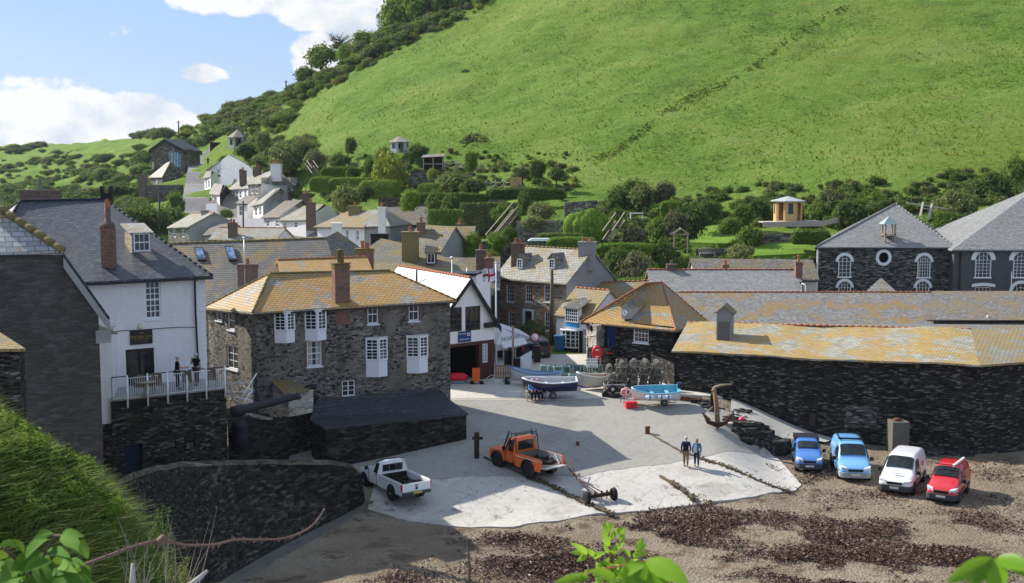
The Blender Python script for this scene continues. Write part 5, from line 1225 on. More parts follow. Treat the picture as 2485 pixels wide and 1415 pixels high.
def halls():
 z = 11.15
 FL,FR = V(1983,600,115),V(2311,596,115); FL.z = FR.z = z; BL,BR = V(2010,600,127),V(2296,590,127); BL.z = BR.z = z; AP = V(2174,494,121)
 h = House('school_hall','dark slate-stone hall with pyramid roof, round window and small timber cupola','building',FL,FR,BR,BL,AP,AP,3,M['hall_stone'],M['slate_hall'],over=.25,hips=M['ridge_grey'])
 arched(h,0,(2034,620,2064,671),3,4); arched(h,0,(2226,620,2257,672),5,5); arched(h,0,(2034,683,2064,725),4,3); arched(h,0,(2223,683,2254,725),4,3)
 arched(h,0,(2132,612,2156,638),oval=True)
 m = MB(); F = h.F[0]; m.prism([F.pt(-.02,3,0),F.pt(.12,3,0),F.pt(.12,11,0),F.pt(-.02,11,0)],[F.pt(-.02,3,.1),F.pt(.12,3,.1),F.pt(.12,11,.1),F.pt(-.02,11,.1)]); m.build('white_corner_pipe',M['wpaint'],h.root)
 # cupola
 c = MB(); p = h.onroof(2156,580); w = .48; o = h.root
 for x in (-w,w):
  for y in (-w,w): c.bar(p+Vector((x,y,-.5)),p+Vector((x,y,1.45)),.14)
 c.box(p+Vector((0,0,.45)),(1.1,1.1,.1)); co = c.build('cupola',M['wood'],h.root)
 k = MB(); z1 = 1.45; pts = [p+Vector((x*.75,y*.75,z1)) for x,y in ((-1,-1),(1,-1),(1,1),(-1,1))]; t = p+Vector((0,0,2.25))
 for i in range(4): k.poly(pts[i],pts[(i+1) % 4],t)
 k.poly(*pts[::-1]); k.build('cupola_roof',simple('verdigris_lead',(.28,.36,.36),.6),co)
 h.finish()
 FL,FR = V(2316,596,113.5),V(2800,596,113.5); FL.z = FR.z = 11.0; BL,BR = FL+Vector((1,15,0)),FR+Vector((0,15,0)); 
 R0 = V(2520,452,121); R1 = V(2600,452,121)
 h = House('chapel_hall','slate grey hall with white arched windows at the right edge','building',FL,FR,BR,BL,R0,R1,3,plaster('slate_hung_grey',(.10,.098,.10),(.06,.06,.06),.6,1.5,.03),M['slate_hall'],over=.3)
 arched(h,0,(2366,612,2404,672),4,5,.42); arched(h,0,(2458,612,2497,672),4,5,.42); arched(h,0,(2455,688,2497,740),4,4,.3)
 F = h.F[0]; r = F.rect((2366,697,2404,730)); m = MB(); a,c,b,d = r
 n = 8; top = [(a-.35+(b-a+.7)*i/n,d+.12*math.sin(math.pi*i/n)) for i in range(n+1)]
 for i in range(n): q = [top[i],top[i+1],(top[i+1][0],top[i+1][1]+.3),(top[i][0],top[i][1]+.3)]; m.prism([F.pt(u,z,0) for u,z in q],[F.pt(u,z,.12) for u,z in q])
 m.build('window_head',M['wpaint'],h.root); F.holes.append(r); F.window(h.root,r,4,3)
 MB().tube([F.pt(.6,3,.1),F.pt(.6,10.8,.1)],.07,7).build('downpipe',M['fascia'],h.root); 
 uu = F.hit(2455,640)[0]; MB().tube([F.pt(uu,3,.1),F.pt(uu,8.8,.1)],.05,7).build('downpipe',M['wpaint'],h.root)
 h.finish()
 p = V(2138,674,107); b = [V(2096,712,105.5),V(2180,712,105.5),V(2170,712,109),V(2106,712,109)]
 for q in b: q.z = V(2138,712,105.5).z
 m = MB()
 for i in range(4): m.poly(b[i],b[(i+1) % 4],p)
 m.prism([q+Vector((0,0,-3)) for q in b],[q+Vector((0,0,-.003)) for q in b]); tag(m.build('pyramid_roofed_porch',M['slate_pale'],None),'small pale pyramid roof in front of the school hall','outbuilding')
halls()
# ------------------------------------------------------------ village up the valley
def cot(name,label,fl,fr,back,rh,wall,roof,wins=(),ends=('gable','gable'),rin=(0,0),ridge=None,chim=(),zb=None,skew=0,drop=7,wfaces=None,gable_mat=None,**k):
 h = quadhouse(name,label,'house',fl,fr,back,rh,V(*fl).z-drop,wall,roof,ends,rin,skew,ridge=ridge,**k)
 for w in wins: h.win(w[0],w[1:5],*(w[5:] or (2,2)),sill=False,bar=.06,fw=.12)
 for (px,py,D,w,hh,m,pots) in chim: chimney(h.root,V(px,py,D),w,w*.8,hh,m,pots,poth=.55,potr=.17)
 if gable_mat:
  i,m = gable_mat; G = h.F[i]; G2 = Face(G.P0+G.n*.05,G.P1+G.n*.05,G.zb); mb = MB(); G2.wall(mb); R = h.R1 if i == 1 else h.R0; p = R+G.n*.05
  u = (R-G.P0).dot(G.u); mb.poly(G2.P0,G2.P1,G2.pt(u,R.z-.2)); mb.build('gable_render',m,h.root)
 h.finish(); return h
W,GR_,CS = M['white_smooth'],M['grey_render'],M['cottage_stone']
SP,SG,SB,SM = M['slate_pale'],M['slate_grey'],M['slate_brown'],M['slate_moss']
# nearest row
cot('cottage','small stone cottage with pale roof left of the village, chimney at its right end',(408,551,173),(459,549,168),6.5,1.9,CS,SP,[(0,419,557,427,576),(0,440,557,448,576)],ridge=M['red_tile'],chim=[(498,528,171,1.0,1.0,GR_,0)],skew=.35,gable_mat=(1,GR_))
cot('cottage','little hipped cottage behind the stone one, half hidden by the long grey roof',(510,580,158),(668,582,156),6,1.4,W,SP,ridge=M['red_tile'],chim=[(565,560,158,1.1,1.0,M['brick_dark'],2)])
cot('cottage','low brown roofed cottage tucked beside the small stone cottage',(496,570,166),(545,566,165),5,1.3,GR_,SB)
cot('house','white house with pale brown hipped roof and two sash windows in the village middle',(770,548,164),(884,548,158),8,2.0,W,M['slate_goldlow'],[(0,838,558,846,584),(0,863,558,871,584)],ends=('hip','hip'),rin=(2,2),chim=[(862,522,164,1.7,1.2,M['mossy_render'],1),(818,604,150,1.2,3.2,W,0)],over=.4)
cot('house','grey rendered house with slate roof and white chimney right of the pale hipped roof',(884,549,158),(945,547,157),7,2.0,GR_,SP,chim=[(927,545,155,.95,2.2,W,1)],ends=('gable','hip'),rin=(0,2.5))
cot('house','long dark slate roof below the garden wall in the village',(925,545,166),(1046,543,166),7,2.3,GR_,SB,rin=(0,0))
cot('house','brown roofed house with a gabled white dormer near the round green bush',(1030,602,128),(1134,602,127),6,2.2,W,M['slate_moss'],chim=[(1117,565,131,.9,.9,M['brick_dark'],1)])
cot('house','grey gabled house with one white casement behind the mossy hipped roof',(985,604,123),(1068,610,121),5.5,2.4,GR_,SM,[(0,1034,584+20,1053,622)],chim=[(1022,562,124,.85,.9,M['brick'],1)])
h = bpy.data.objects['house.003'] if 'house.003' in bpy.data.objects else None
dr = [o for o in bpy.data.objects if o.get('label','').startswith('brown roofed house with a gabled')][0]
dormer(dr,V(1091,596,126.5),Vector((1,0,0)),Vector((0,-1,0)),1.25,1.25,2.4,M['fascia'],M['slate_moss'],cols=2,rows=2,rise=.7)
cot('house','white walled low building with black window at the foot of the mossy roofs',(1062,640,118),(1130,642,117),4,.5,W,SM,drop=5)
cot('cottage','flat topped white building with dark roof edge beyond the long grey roof',(700,596,148),(800,604,146),5,1.0,W,SM)
# upper terraces
def ch(name,label,FL,FR,BR,R0,R1,wall,roof,wins=(),chim=(),drop=9,ends=('gable','gable'),cat='house',gm=None,**k):
 FL = (FL[0],FL[1],FL[2]+3.5); FL,FR,BR,R0,R1 = [V(*q) for q in (FL,FR,BR,R0,R1)]; BL = FL+(BR-FR)
 h = House(name,label,cat,FL,FR,BR,BL,R0,R1,min(FL.z,FR.z)-drop,wall,roof,ends,**k)
 for w in wins: h.win(w[0],w[1:5],*(w[5:] or (2,2)),sill=False,bar=.06,fw=.12)
 for (px,py,D,w,hh,m,pots) in chim: chimney(h.root,V(px,py,D),w,w*.8,hh,m,pots,poth=.55,potr=.17)
 if gm:
  G = h.F[1]; G2 = Face(G.P0+G.n*.06,G.P1+G.n*.06,G.zb); mb = MB(); G2.wall(mb); u = (h.R1-G.P0).dot(G.u); mb.poly(G2.P0,G2.P1,G2.pt(u,h.R1.z-.25)); mb.build('gable_render',gm,h.root)
 h.finish(); return h
ch('house','white house with pale slate roof, right-hand end of the village row',(679,534,184),(742,532,182),(819,517,192),(740,499,191),(784,495,189),W,SP,[(0,688,539,694,556),(0,714,539,722,553)],[(755,540,176,1.3,2.9,M['brick_dark'],1)])
ch('house','grey-white house with brown slate roof stepping down the village row',(638,527,192),(678,525,190),(748,506,200),(694,487,199),(733,485,197),plaster('lilac_render',(.55,.54,.56),(.35,.35,.36),.3),SB,[(0,647,533,653,551),(0,669,533,676,551)],[(742,505,200,1.2,2.4,M['brick_dark'],1)],gm=GR_)
ch('house','grey gabled cottage with a narrow white front under the tall white gable',(614,499,204),(638,492,202),(703,483,210),(664,459,210),(680,456,206),W,SP,[(0,619,504,624,524),(0,629,502,634,522),(1,649,500,656,513)],[(689,484,208,1.2,2.3,GR_,0)],gm=GR_,drop=11)
hh = ch('house','tall white gabled house with stone front, pale roof and a big white chimney',(602,446,216),(634,444,214),(722,462,222),(630,422,225),(672,412,218),CS,SP,[(0,608,448,614,470),(0,619,448,626,470),(0,608,480,614,498),(0,619,480,626,498),(1,650,431,660,443,2,2),(1,691,446,706,466,3,2),(1,712,452,717,466,1,2)],[(671,424,217,1.9,1.9,W,2)],drop=12,gm=None)
MB().poly(*[hh.F[1].pt(u,z,.05) for u,z in ((0,hh.zb),(hh.F[1].W*.99,hh.zb),(hh.F[1].W*.99,hh.zb+1))]).build('base_render',W,hh.root)
hh.root.children[0].data.materials[0] = hh.root.children[0].data.materials[0]
for c_ in hh.root.children:
 if c_.name.startswith('wall'):
  c_.data.materials.append(W)
  for p_ in c_.data.polygons:
   if p_.normal.dot(hh.F[1].n) > .8: p_.material_index = 1
ch('house','stone fronted terrace house with pale roof, left of the tall white gable',(558,459,226),(602,456,222),(640,450,232),(587,431,232),(620,426,229),W,SP,[(0,564,463,569,483),(0,572,463,578,483),(0,581,463,586,481),(0,593,460,598,478)],[(590,436,226,1.2,1.7,M['brick_dark'],1),(625,428,224,1.2,1.7,M['brick_dark'],2)],drop=12)
def gf(label,a,b,ap,back,wall,roof,wins=(),drop=9,over=.3,name='house',th=.2):
 A,B_,P = V(*a),V(*b),V(*ap); bk = Vector(back); h = House(name,label,'house',A+bk,A,B_,B_+bk,P+bk,P,min(A.z,B_.z)-drop,wall,roof,('gable','gable'),over=over,th=th)
 for w in wins: h.win(1,w[:4],*(w[4:] or (2,2)),sill=False,bar=.08,fw=.14)
 h.finish(); return h
big = gf('big white gable end facing the harbour high on the village street',(506,411,267.5),(613,408,258),(560,374,263),(-3,12,0),W,SG,[(526,411,533,421,1,2),(580,409,589,421,1,2)],drop=7)
ch('house','narrow tall white house edging the village street',(496,432,240),(511,428,238),(530,425,250),(503,415,246),(512,414,245),W,SG,[(0,499,440,502,458),(0,505,438,509,455),(0,499,474,502,490)],drop=10)
ch('cottage','white fronted gable with dark slate side in the middle of the street',(512,470,226),(533,472,224),(562,468,232),(520,445,232),(540,447,228),W,SB,[(0,520,478,526,498)],drop=9,gm=M['damp_stone'])
tw = gf('tall black-roofed house with a big blue glazed panel at the top of the village',(366,362,300),(448,364,300),(400,337,300),(1.5,9,0),M['garden_stone'],M['fascia'],[(369,393,373,410,1,2)],drop=12,over=.5,th=.9)
Ft = tw.F[1]; qd = [Ft.hit(*q) for q in ((411,402),(440,406),(440,374),(411,366))]
gp = MB().prism([Ft.pt(u,z,.02) for u,z in qd],[Ft.pt(u,z,.12) for u,z in qd]).build('glazed_panel',M['glass_blue'],tw.root)
mb = MB()
for x in (418,425,432): mb.bar(Ft.pt(*Ft.hit(x,404),.16),Ft.pt(*Ft.hit(x,370),.16),.12)
mb.build('glazing_bars',M['wpaint2'],gp)
MB().box(V(452,420,304),(3,6,12)).build('side_wing',M['garden_stone'],tw.root)
ch('house','stone cottage with steep pale roof above the round retaining wall',(363,430,284),(394,429,280),(444,427,285),(404,395,287),(413,392,282),M['garden_stone'],SP,[(0,377,435,382,445),(1,413,430,427,441,2,1)],drop=6)
def round_wall():
 m = MB(); c = V(393,480,270); z1 = V(393,449,266).z; r = 4.9; n = 18
 pts = [(c.x+r*math.cos(a),c.y+r*math.sin(a)) for a in [math.pi+math.pi*i/n for i in range(n+1)]]
 for (x0,y0),(x1,y1) in zip(pts,pts[1:]): m.poly((x0,y0,z1-9),(x1,y1,z1-9),(x1,y1,z1),(x0,y0,z1))
 m.poly(*[(x,y,z1) for x,y in pts]); tag(m.build('round_wall',M['garden_stone'],None),'curved stone retaining wall below the steep-roofed stone cottage','wall')
 m = MB(); m.box(V(347,455,266),(1.6,1.5,6)); tag(m.build('brick_pier',M['brick_dark'],None),'brown brick pier at the left end of the curved wall','pier')
round_wall()
cot('cottage','bay windowed pale cottage with flower pots below the stone fronted house',(575,492,213),(600,494,211),4,1.2,W,SG,[(0,580,500,588,524)],drop=7)
def street_steps():
 m = MB()
 for i in range(8):
  p = V(513+i*.2,521-i*3.4,214+i*.5); m.box(p,(2.0,.6,.4))
 tag(m.build('stone_steps',W,None),'white painted outside steps beside the village street','steps')
 m = MB(); a,b = V(500,520,213),V(509,520,213); m.poly(V(500,540,213),V(514,540,213),V(509,490,218),V(500,480,218)); 
 F = Face(V(495,540,200),V(640,545,190),V(600,590,190).z); m = MB(); F.P0.z = V(495,528,200).z; F.P1.z = V(640,530,190).z; F.wall(m); tag(m.build('white_wall',W,None),'low white wall along the front of the village terrace','wall')
street_steps()
for i,(px,y0,y1,D,lab) in enumerate([(433,293,352,380,'telegraph pole on the skyline left of the road'),(515,280,318,400,'telegraph pole on the hillside right of the road'),(387,470,560,170,'telegraph pole standing in front of the dark trees'),(590,488,545,190,'black pole among the village cottages'),(694,195,210,355,'tiny post on the ridge skyline')]):
 a,b = V(px,y1,D),V(px,y0,D); m = MB().tube([a+Vector((0,0,-1)),b],.13 if D < 350 else .2,6).bar(b+Vector((-.7,0,-.5)),b+Vector((.7,0,-.5)),.12)
 tag(m.build('telegraph_pole',M['wood_dark'],None),lab,'pole','telegraph poles')
# ------------------------------------------------------------ gardens: walls, fences, huts
def gwall(label,pts,h,mat='garden_stone',th=.5,name='garden_wall',cat='wall',cap=None):
 """pts: (px,py,D) along the top of the wall"""
 P = [V(*p) for p in pts]; m = MB()
 for a,b in zip(P,P[1:]):
  d = (b-a); d.z = 0; d.normalize(); n = Vector((-d.y,d.x,0))*th
  dn = Vector((0,0,-h)); m.prism([a,b,b+dn,a+dn][::-1],[q+n for q in (a,b,b+dn,a+dn)][::-1])
 return tag(m.build(name,M[mat],None),label,cat)
gwall('ivy topped stone retaining wall below the grass terrace',[(1120,497,152),(1258,492,150)],9)
gwall('high dark stone wall between the ivy wall and the lichened chimneys',[(1040,560,140),(1122,556,139)],6)
gwall('stone retaining wall at the foot of the timber stair',[(1165,588,133),(1262,560,136)],4)
gwall('brown stone wall under the upper hedges',[(918,474,178),(985,474,177)],3.2)
gwall('long terrace wall under the clipped hedge',[(985,472,174),(1200,470,168),(1370,455,165)],3)
gwall('stone wall below the rope fence',[(990,415,192),(1120,412,188)],2.6)
gwall('pale stone garden wall with alcove below the big clipped bush',[(1253,537,134),(1372,534,133)],4.2,'cottage_stone')
gwall('rough stone wall behind the big clipped bush',[(1370,492,150),(1450,486,150)],3)
gwall('dry stone wall below the wooden summerhouse',[(1840,566,128),(1930,566,128)],3.0)
gwall('low stone wall behind the white garden bench',[(1690,605,128),(1772,603,128)],1.3)
gwall('stone wall beside the grey summerhouse',[(905,384,205),(925,384,205)],4)
gwall('grey paved path edge below the ivy slope',[(1060,540,150),(1118,520,152)],5)
def rope_fence(label,pts,n=None):
 P = [V(*p) for p in pts]; m = MB(); r = empty('rope_fence',P[0],label,'fence')
 for i,p in enumerate(P): MB().tube([p,p+Vector((0,0,-1.6))],.09,6).build('post',M['wood'],r)
 for a,b in zip(P,P[1:]):
  for dz in (-.15,-.75):
   m.tube([a.lerp(b,t)+Vector((0,0,dz-.35*4*t*(1-t))) for t in (0,.25,.5,.75,1)],.045,5)
 m.build('rope',simple('pale_rope',(.5,.45,.38),.9),r)
rope_fence('pale rope and post fence on the terrace above the yellow bush',[(1055+k*26,390+0*k,188) for k in range(4)])
rope_fence('rope and post fence left of the picket gate',[(1157,437,172),(1180,438,172),(1202,436,172),(1222,435,172),(1241,436,171)])
rope_fence('short white post fence above the clipped hedge',[(796,440,200),(803,440,200),(809,440,200)])
def picket():
 m = MB()
 for i in range(9): p = V(1241+i*2.9,431+(i % 2),169-i*.1); m.box(p+Vector((0,0,-1)),(.12,.06,2.2))
 tag(m.build('picket_gate',M['wood_new'],None),'yellow picket gate on the upper garden terrace','gate')
picket()
def stair(label,a,b,w=1.0,n=14):
 A,B = V(*a),V(*b); r = empty('timber_stair',A,label,'stairs'); m = MB()
 for dz in (0,.9): m.bar(A+Vector((0,0,dz)),B+Vector((0,0,dz)),.1); m.bar(A+Vector((w,.4,dz)),B+Vector((w,.4,dz)),.1)
 m.build('rail',M['wood'],r); m = MB()
 for i in range(n): p = A.lerp(B,i/n); m.box(p+Vector((w/2,.2,-.05)),(w,.4,.07))
 m.build('treads',M['garden_stone'],r)
stair('long timber stair climbing beside the ivy wall',(1178,590,135),(1246,508,145),1.0,24)
stair('timber stair with handrails below the big clipped bush',(1462,582,125),(1494,536,130),1.0,12)
stair('white timber stair among the upper gardens',(757,420,205),(745,402,210),1.0,6)
def hut(label,px,py,D,w,h,roofc,wallm,rh=.9,n=6,glass=True,over=.35,name='summerhouse',rz=.3):
 c = V(px,py,D); r = empty(name,c,label,name.replace('_',' ')); R_ = w/2
 ring = lambda k,z: [c+Vector((k*math.cos(2*math.pi*i/n+rz),k*math.sin(2*math.pi*i/n+rz),z)) for i in range(n)]
 a,b = ring(R_,0),ring(R_,h); m = MB()
 for i in range(n):
  j = (i+1) % n; F = Face(b[i],b[j],c.z)
  if F.n.dot(c-b[i]) > 0: F = Face(b[j],b[i],c.z)
  F.holes = [(F.W*.2,c.z+h*.32 if i % 2 else c.z+.1,F.W*.8,c.z+h*.9)]; F.wall(m,.08)
  if glass and i % 2: F.window(r,F.holes[0],1,1,wallm,depth=.05,sill=False,fw=.08)
 m.build('wall',wallm,r); m = MB(); m.poly(*ring(R_*.96,.05)); m.build('floor',M['wood'],r)
 e = ring(R_+over,h-.05); t = c+Vector((0,0,h+rh)); m = MB(); slab(m,[[e[i],e[(i+1) % n],t] for i in range(n)],.08); m.build('roof',roofc,r); return r
hut('new golden timber summerhouse with grey roof on its deck',1911,537,131,3.1,2.3,simple('grey_felt',(.36,.38,.38),.8),M['wood_new'],.45,n=8,rz=.39)
hut('pale grey painted summerhouse high in the gardens',970,371,205,3.2,1.9,M['slate_pale'],simple('pale_blue_paint',(.42,.46,.48),.6),1.0,n=6)
hut('grey hexagonal gazebo on the hillside above the white gable',578,362,300,4.6,3.0,M['slate_brown'],simple('grey_boards',(.3,.32,.33),.7),1.9,n=6)
def shed():
 c = V(1052,412,186); r = empty('open_shed',c,'open fronted dark shed with sloping roof behind the rope fence','shed')
 m = MB(); 
 for x in (-1.5,0,1.5): m.bar(c+Vector((x,-.8,0)),c+Vector((x,-.8,1.9)),.12)
 m.bar(c+Vector((-1.5,-.8,.9)),c+Vector((1.5,-.8,.9)),.1); m.build('posts',M['wood_grey'],r)
 m = MB(); m.box(c+Vector((0,1,1)),(3,.1,2)); m.box(c+Vector((-1.5,.1,1)),(.08,1.8,2)); m.box(c+Vector((1.5,.1,1)),(.08,1.8,2)); m.build('wall',M['wood_dark'],r)
 m = MB(); slab(m,[[c+Vector((-1.8,-1.1,1.9)),c+Vector((1.8,-1.1,2.1)),c+Vector((1.7,1.3,2.5)),c+Vector((-1.7,1.3,2.3))]],.1); m.build('roof',M['slate_grey'],r)
shed()
def deck():
 r = empty('timber_deck',V(1950,552,129),'long timber boarded deck edge below the golden summerhouse','deck')
 m = MB(); a,b = V(1851,539,129),V(1998,537,129); n = 34
 for i in range(n): p = a.lerp(b,(i+.5)/n); m.box(p+Vector((0,0,-.27)),((b-a).length/n*.9,.06,.55))
 m.build('boards',M['wood_grey'],r); m = MB(); c = V(2048,528,134)
 m.bar(b+Vector((0,0,-.2)),c+Vector((0,0,-.2)),.06,.5)
 m.build('side_boards',M['wood_grey'],r); q = [a,b,b+Vector((0,5,0)),a+Vector((0,5,0))]; q[2].y -= 2.6; q[3].y -= 2.6; MB().prism([p+Vector((0,.05,-.1)) for p in q],[p+Vector((0,.05,0)) for p in q]).build('floor',M['wood_grey'],r)
deck()
def bench(px,py,D,label,w=1.7,rz=0,mat='wood_grey',curved=True):
 c = V(px,py,D); r = empty('garden_bench',c,label,'bench',rz=rz); m = MB(); m.box((0,0,.42),(w,.45,.05)); m.build('seat',M[mat],r,world=False); m = MB()
 n = 9
 for i in range(n+1):
  x = -w/2+w*i/n; hz = .8+(.22*math.sin(math.pi*i/n) if curved else 0); m.bar((x,.2,.42),(x,.24,hz),.035)
  if i: m.bar((x,.24,hz),(-w/2+w*(i-1)/n,.24,.8+(.22*math.sin(math.pi*(i-1)/n) if curved else 0)),.06)
 m.build('backrest',M[mat],r,world=False)
 for x in (-w/2+.05,w/2-.05):
  for y in (-.2,.2): MB().box((x,y,.21),(.06,.06,.42)).build('leg',M[mat],r,world=False)
 return r
bench(1716,624,126.5,'pale curved-back bench against the low garden wall',1.7)
bench(1776,549,134,'small dark bench among the shrubs left of the summerhouse',1.3,mat='wood',curved=False)
# lawns
def patch(name,label,pix,mat,dz=.12):
 pts = [GP(px,py,105,230) for px,py in pix]; m = MB(); c = sum(pts,Vector())/len(pts); k = 8
 ring = lambda t: [Vector(((c.x+(p.x-c.x)*t),(c.y+(p.y-c.y)*t),0)) for p in pts]
 rs = [ring(i/k) for i in range(k+1)]
 f = lambda p: Vector((p.x,p.y,H(p.x,p.y)+dz))
 for i in range(k):
  for j in range(len(pts)):
   l = (j+1) % len(pts); q = [f(rs[i][j]),f(rs[i+1][j]),f(rs[i+1][l]),f(rs[i][l])]
   m.add(q,[[0,1,2,3]] if i else [[1,2,0]],0,True)
 e = [f(p) for p in rs[k]]; d = Vector((0,0,-1.5)); m.add(e+[p+d for p in e],[[j,len(e)+j,len(e)+(j+1) % len(e),(j+1) % len(e)] for j in range(len(e))])
 o = m.build(name,M[mat],None); tag(o,kind='structure'); return o
M['yard'] = simple('village_lane',(.22,.2,.17),.95,.1,var=.3,scale=.5)
patch('village_lane','',[(470,560),(492,500),(560,470),(640,470),(760,500),(900,545),(1050,560),(1130,600),(1130,650),(800,650),(600,600)],'yard',.25)
patch('lawn','',[(1672,598),(1690,575),(1720,558),(1780,555),(1815,562),(1810,590),(1760,603)],'lawn',.45)
patch('lawn','',[(1800,602),(1850,592),(1980,592),(1978,628),(1830,634),(1770,628)],'lawn',.45)
patch('lawn','',[(1180,492),(1250,488),(1330,470),(1345,480),(1260,500),(1190,505)],'lawn',.5)
def well():
 c = V(1652,616,124); m = MB(); 
 for x in (-.7,.7): m.bar(c+Vector((x,0,0)),c+Vector((x,0,2.0)),.13)
 m.bar(c+Vector((-.9,0,2)),c+Vector((0,0,2.6)),.1); m.bar(c+Vector((.9,0,2)),c+Vector((0,0,2.6)),.1); m.bar(c+Vector((-.9,0,2)),c+Vector((.9,0,2)),.1)
 m.bar(c+Vector((-.9,1,2)),c+Vector((0,1,2.6)),.1); m.bar(c+Vector((.9,1,2)),c+Vector((0,1,2.6)),.1); m.bar(c+Vector((0,0,2.6)),c+Vector((0,1,2.6)),.1)
 tag(m.build('garden_arch',M['wood'],None),'wooden garden arch with open gabled top among shrubs','arch')
 for k,(x0,y0,x1,y1,lab) in enumerate([(2222,492,2300,495,'grey timber fence rails on the bank right of the pyramid roof')]):
  m = MB(); a,b = V(x0-22,y0,128),V(x1,y1+12,128); m.bar(a,b,.12)
  m.bar(V(2240,492,128),V(2233,525,127),.2); m.bar(V(2262,495,128),V(2252,532,127),.2); m.bar(V(2238,505,127.8),V(2258,508,127.8),.12)
  tag(m.build('bank_fence',M['wood_grey'],None),lab,'fence')
 c = V(1325,473,160); m = MB(); m.box(c+Vector((0,0,.25)),(1.7,.5,.08)); m.box(c+Vector((-.7,0,.1)),(.1,.4,.4)); m.box(c+Vector((.7,0,.1)),(.1,.4,.4)); m.box(c+Vector((0,.3,.6)),(1.7,.06,.4)); tag(m.build('white_bench',M['wpaint2'],None),'white bench on the upper lawn below the small dark tree','bench')
 c = V(1545,522,142); m = MB(); m.box(c+Vector((0,0,.2)),(1.6,.6,.1)); m.box(c+Vector((-.7,0,-.1)),(.1,.4,.6)); m.box(c+Vector((.7,0,-.1)),(.1,.4,.6)); tag(m.build('garden_table',M['wpaint2'],None),'pale garden table on the terrace above the silver bush','table')
 c = V(1318,585,125); m = MB(); m.prism([c+Vector(v) for v in ((-1.6,0,0),(1.6,0,0),(1.6,1.4,0),(-1.6,1.4,0))],[c+Vector(v) for v in ((-1.2,.2,.25),(1.2,.2,.25),(1.2,1.2,.25),(-1.2,1.2,.25))]); tag(m.build('upturned_boat',simple('pale_green_hull',(.6,.7,.62),.5),None),'pale upturned boat on the garden terrace behind the granite house','boat')
well()
# ------------------------------------------------------------ vehicles (x forward, y left, z up, origin on the ground)
def car_mats(c,coat=.6,dirt=.25): return paintm('car_paint',c,dirt=dirt)
PL = simple('number_plate_yellow',(.55,.42,.03),.5); PW = simple('number_plate_white',(.6,.6,.55),.5)
LAMP = simple('headlamp_glass',(.55,.57,.58),.15,.6); TAIL = simple('tail_lamp_red',(.42,.012,.012),.2,.6); AMB = simple('amber_lens',(.55,.2,.02),.3)
PLAS = simple('grey_plastic',(.055,.057,.06),.75); SEATM = simple('seat_cloth',(.03,.03,.035),.9)
def wheel(root,x,y,r,w=.2,rimm=None,name='wheel'):
 sg = 1 if y > 0 else -1; e = bpy.data.objects.new(name,None)
 t = MB(); pr = [(r*.62,-w/2),(r*.93,-w/2),(r,-w/3),(r,w/3),(r*.93,w/2),(r*.62,w/2)]
 t.lathe((0,0,0),pr,22,axis='y'); ty = t.build('wheel',M['rubber'],root,world=False); ty.location = (x,y,r)
 m = MB(); m.lathe((0,sg*w*.36,0),[(r*.62,-.01),(r*.6,.03),(r*.25,.0),(r*.2,.035),(.01,.04)] if sg > 0 else [(r*.62,.01),(r*.6,-.03),(r*.25,.0),(r*.2,-.035),(.01,-.04)],18,axis='y')
 for i in range(6):
  a = 2*math.pi*i/6; m.box((r*.42*math.cos(a),sg*w*.43,r*.42*math.sin(a)),(r*.16,.02,r*.12))
 m.build('rim',rimm or M['steel'],ty,world=False); return ty
def loft_body(st,W):
 """st rows: x, zbottom, zbelt, ztop, wbelt(0..1), wtop(0..1). returns ring list"""
 rings = []
 for (x,zb,zm,zt,wb,wt) in st:
  h = W/2; half = [(h*wb*.86,zb),(h*wb*.985,zb+.12),(h*wb,(zb+zm)*.5),(h*wb*.985,zm),(h*wt,zt-.09 if zt-zm > .2 else zm+(zt-zm)*.7),(h*wt*.82,zt-.01),(h*wt*.4,zt+.012)]
  rings.append([Vector((x,y,z)) for y,z in half]+[Vector((x,-y,z)) for y,z in half[::-1]])
 return rings
def make_body(rings,name,mat,root,sub=2):
 m = MB(); n = len(rings[0]); vs = [p for r in rings for p in r]
 fs = [[i*n+k,(i+1)*n+k,(i+1)*n+(k+1) % n,i*n+(k+1) % n] for i in range(len(rings)-1) for k in range(n)]
 fs += [list(range(n)),[len(vs)-n+k for k in range(n)][::-1]]
 m.add(vs,fs,0,True); return m.build(name,mat,root,world=False,subsurf=sub)
def patchq(q,inset,out,mb):
 """inset quad pushed outward"""
 c = sum(q,Vector())/4; n = (q[1]-q[0]).cross(q[3]-q[0]).normalized()
 if n.dot(c-Vector((c.x*.7,0,.9))) < 0: n = -n
 p = [c+(v-c)*(1-inset) for v in q]; b = [v+n*(out-.03) for v in p]; t = [v+n*out for v in p]; mb.prism(b,t)
def side_glass(rings,i,a0,a1,mb,out=.012,zl=.04,zh=.07):
 """window between ring i and i+1 (fractions a0..a1) on both sides, between belt (3) and roof edge (4)"""
 for k0,k1 in ((3,4),(10,9)):
  A,B,C,D = rings[i][k0],rings[i+1][k0],rings[i+1][k1],rings[i][k1]
  q = [A.lerp(B,a0),A.lerp(B,a1),D.lerp(C,a1),D.lerp(C,a0)]
  q = [q[0].lerp(q[3],zl),q[1].lerp(q[2],zl),q[2].lerp(q[1],zh),q[3].lerp(q[0],zh)]
  sg = 1 if k0 == 3 else -1; o = Vector((0,sg*out,0)); mb.prism([v-o*2 for v in q],[v+o for v in q])
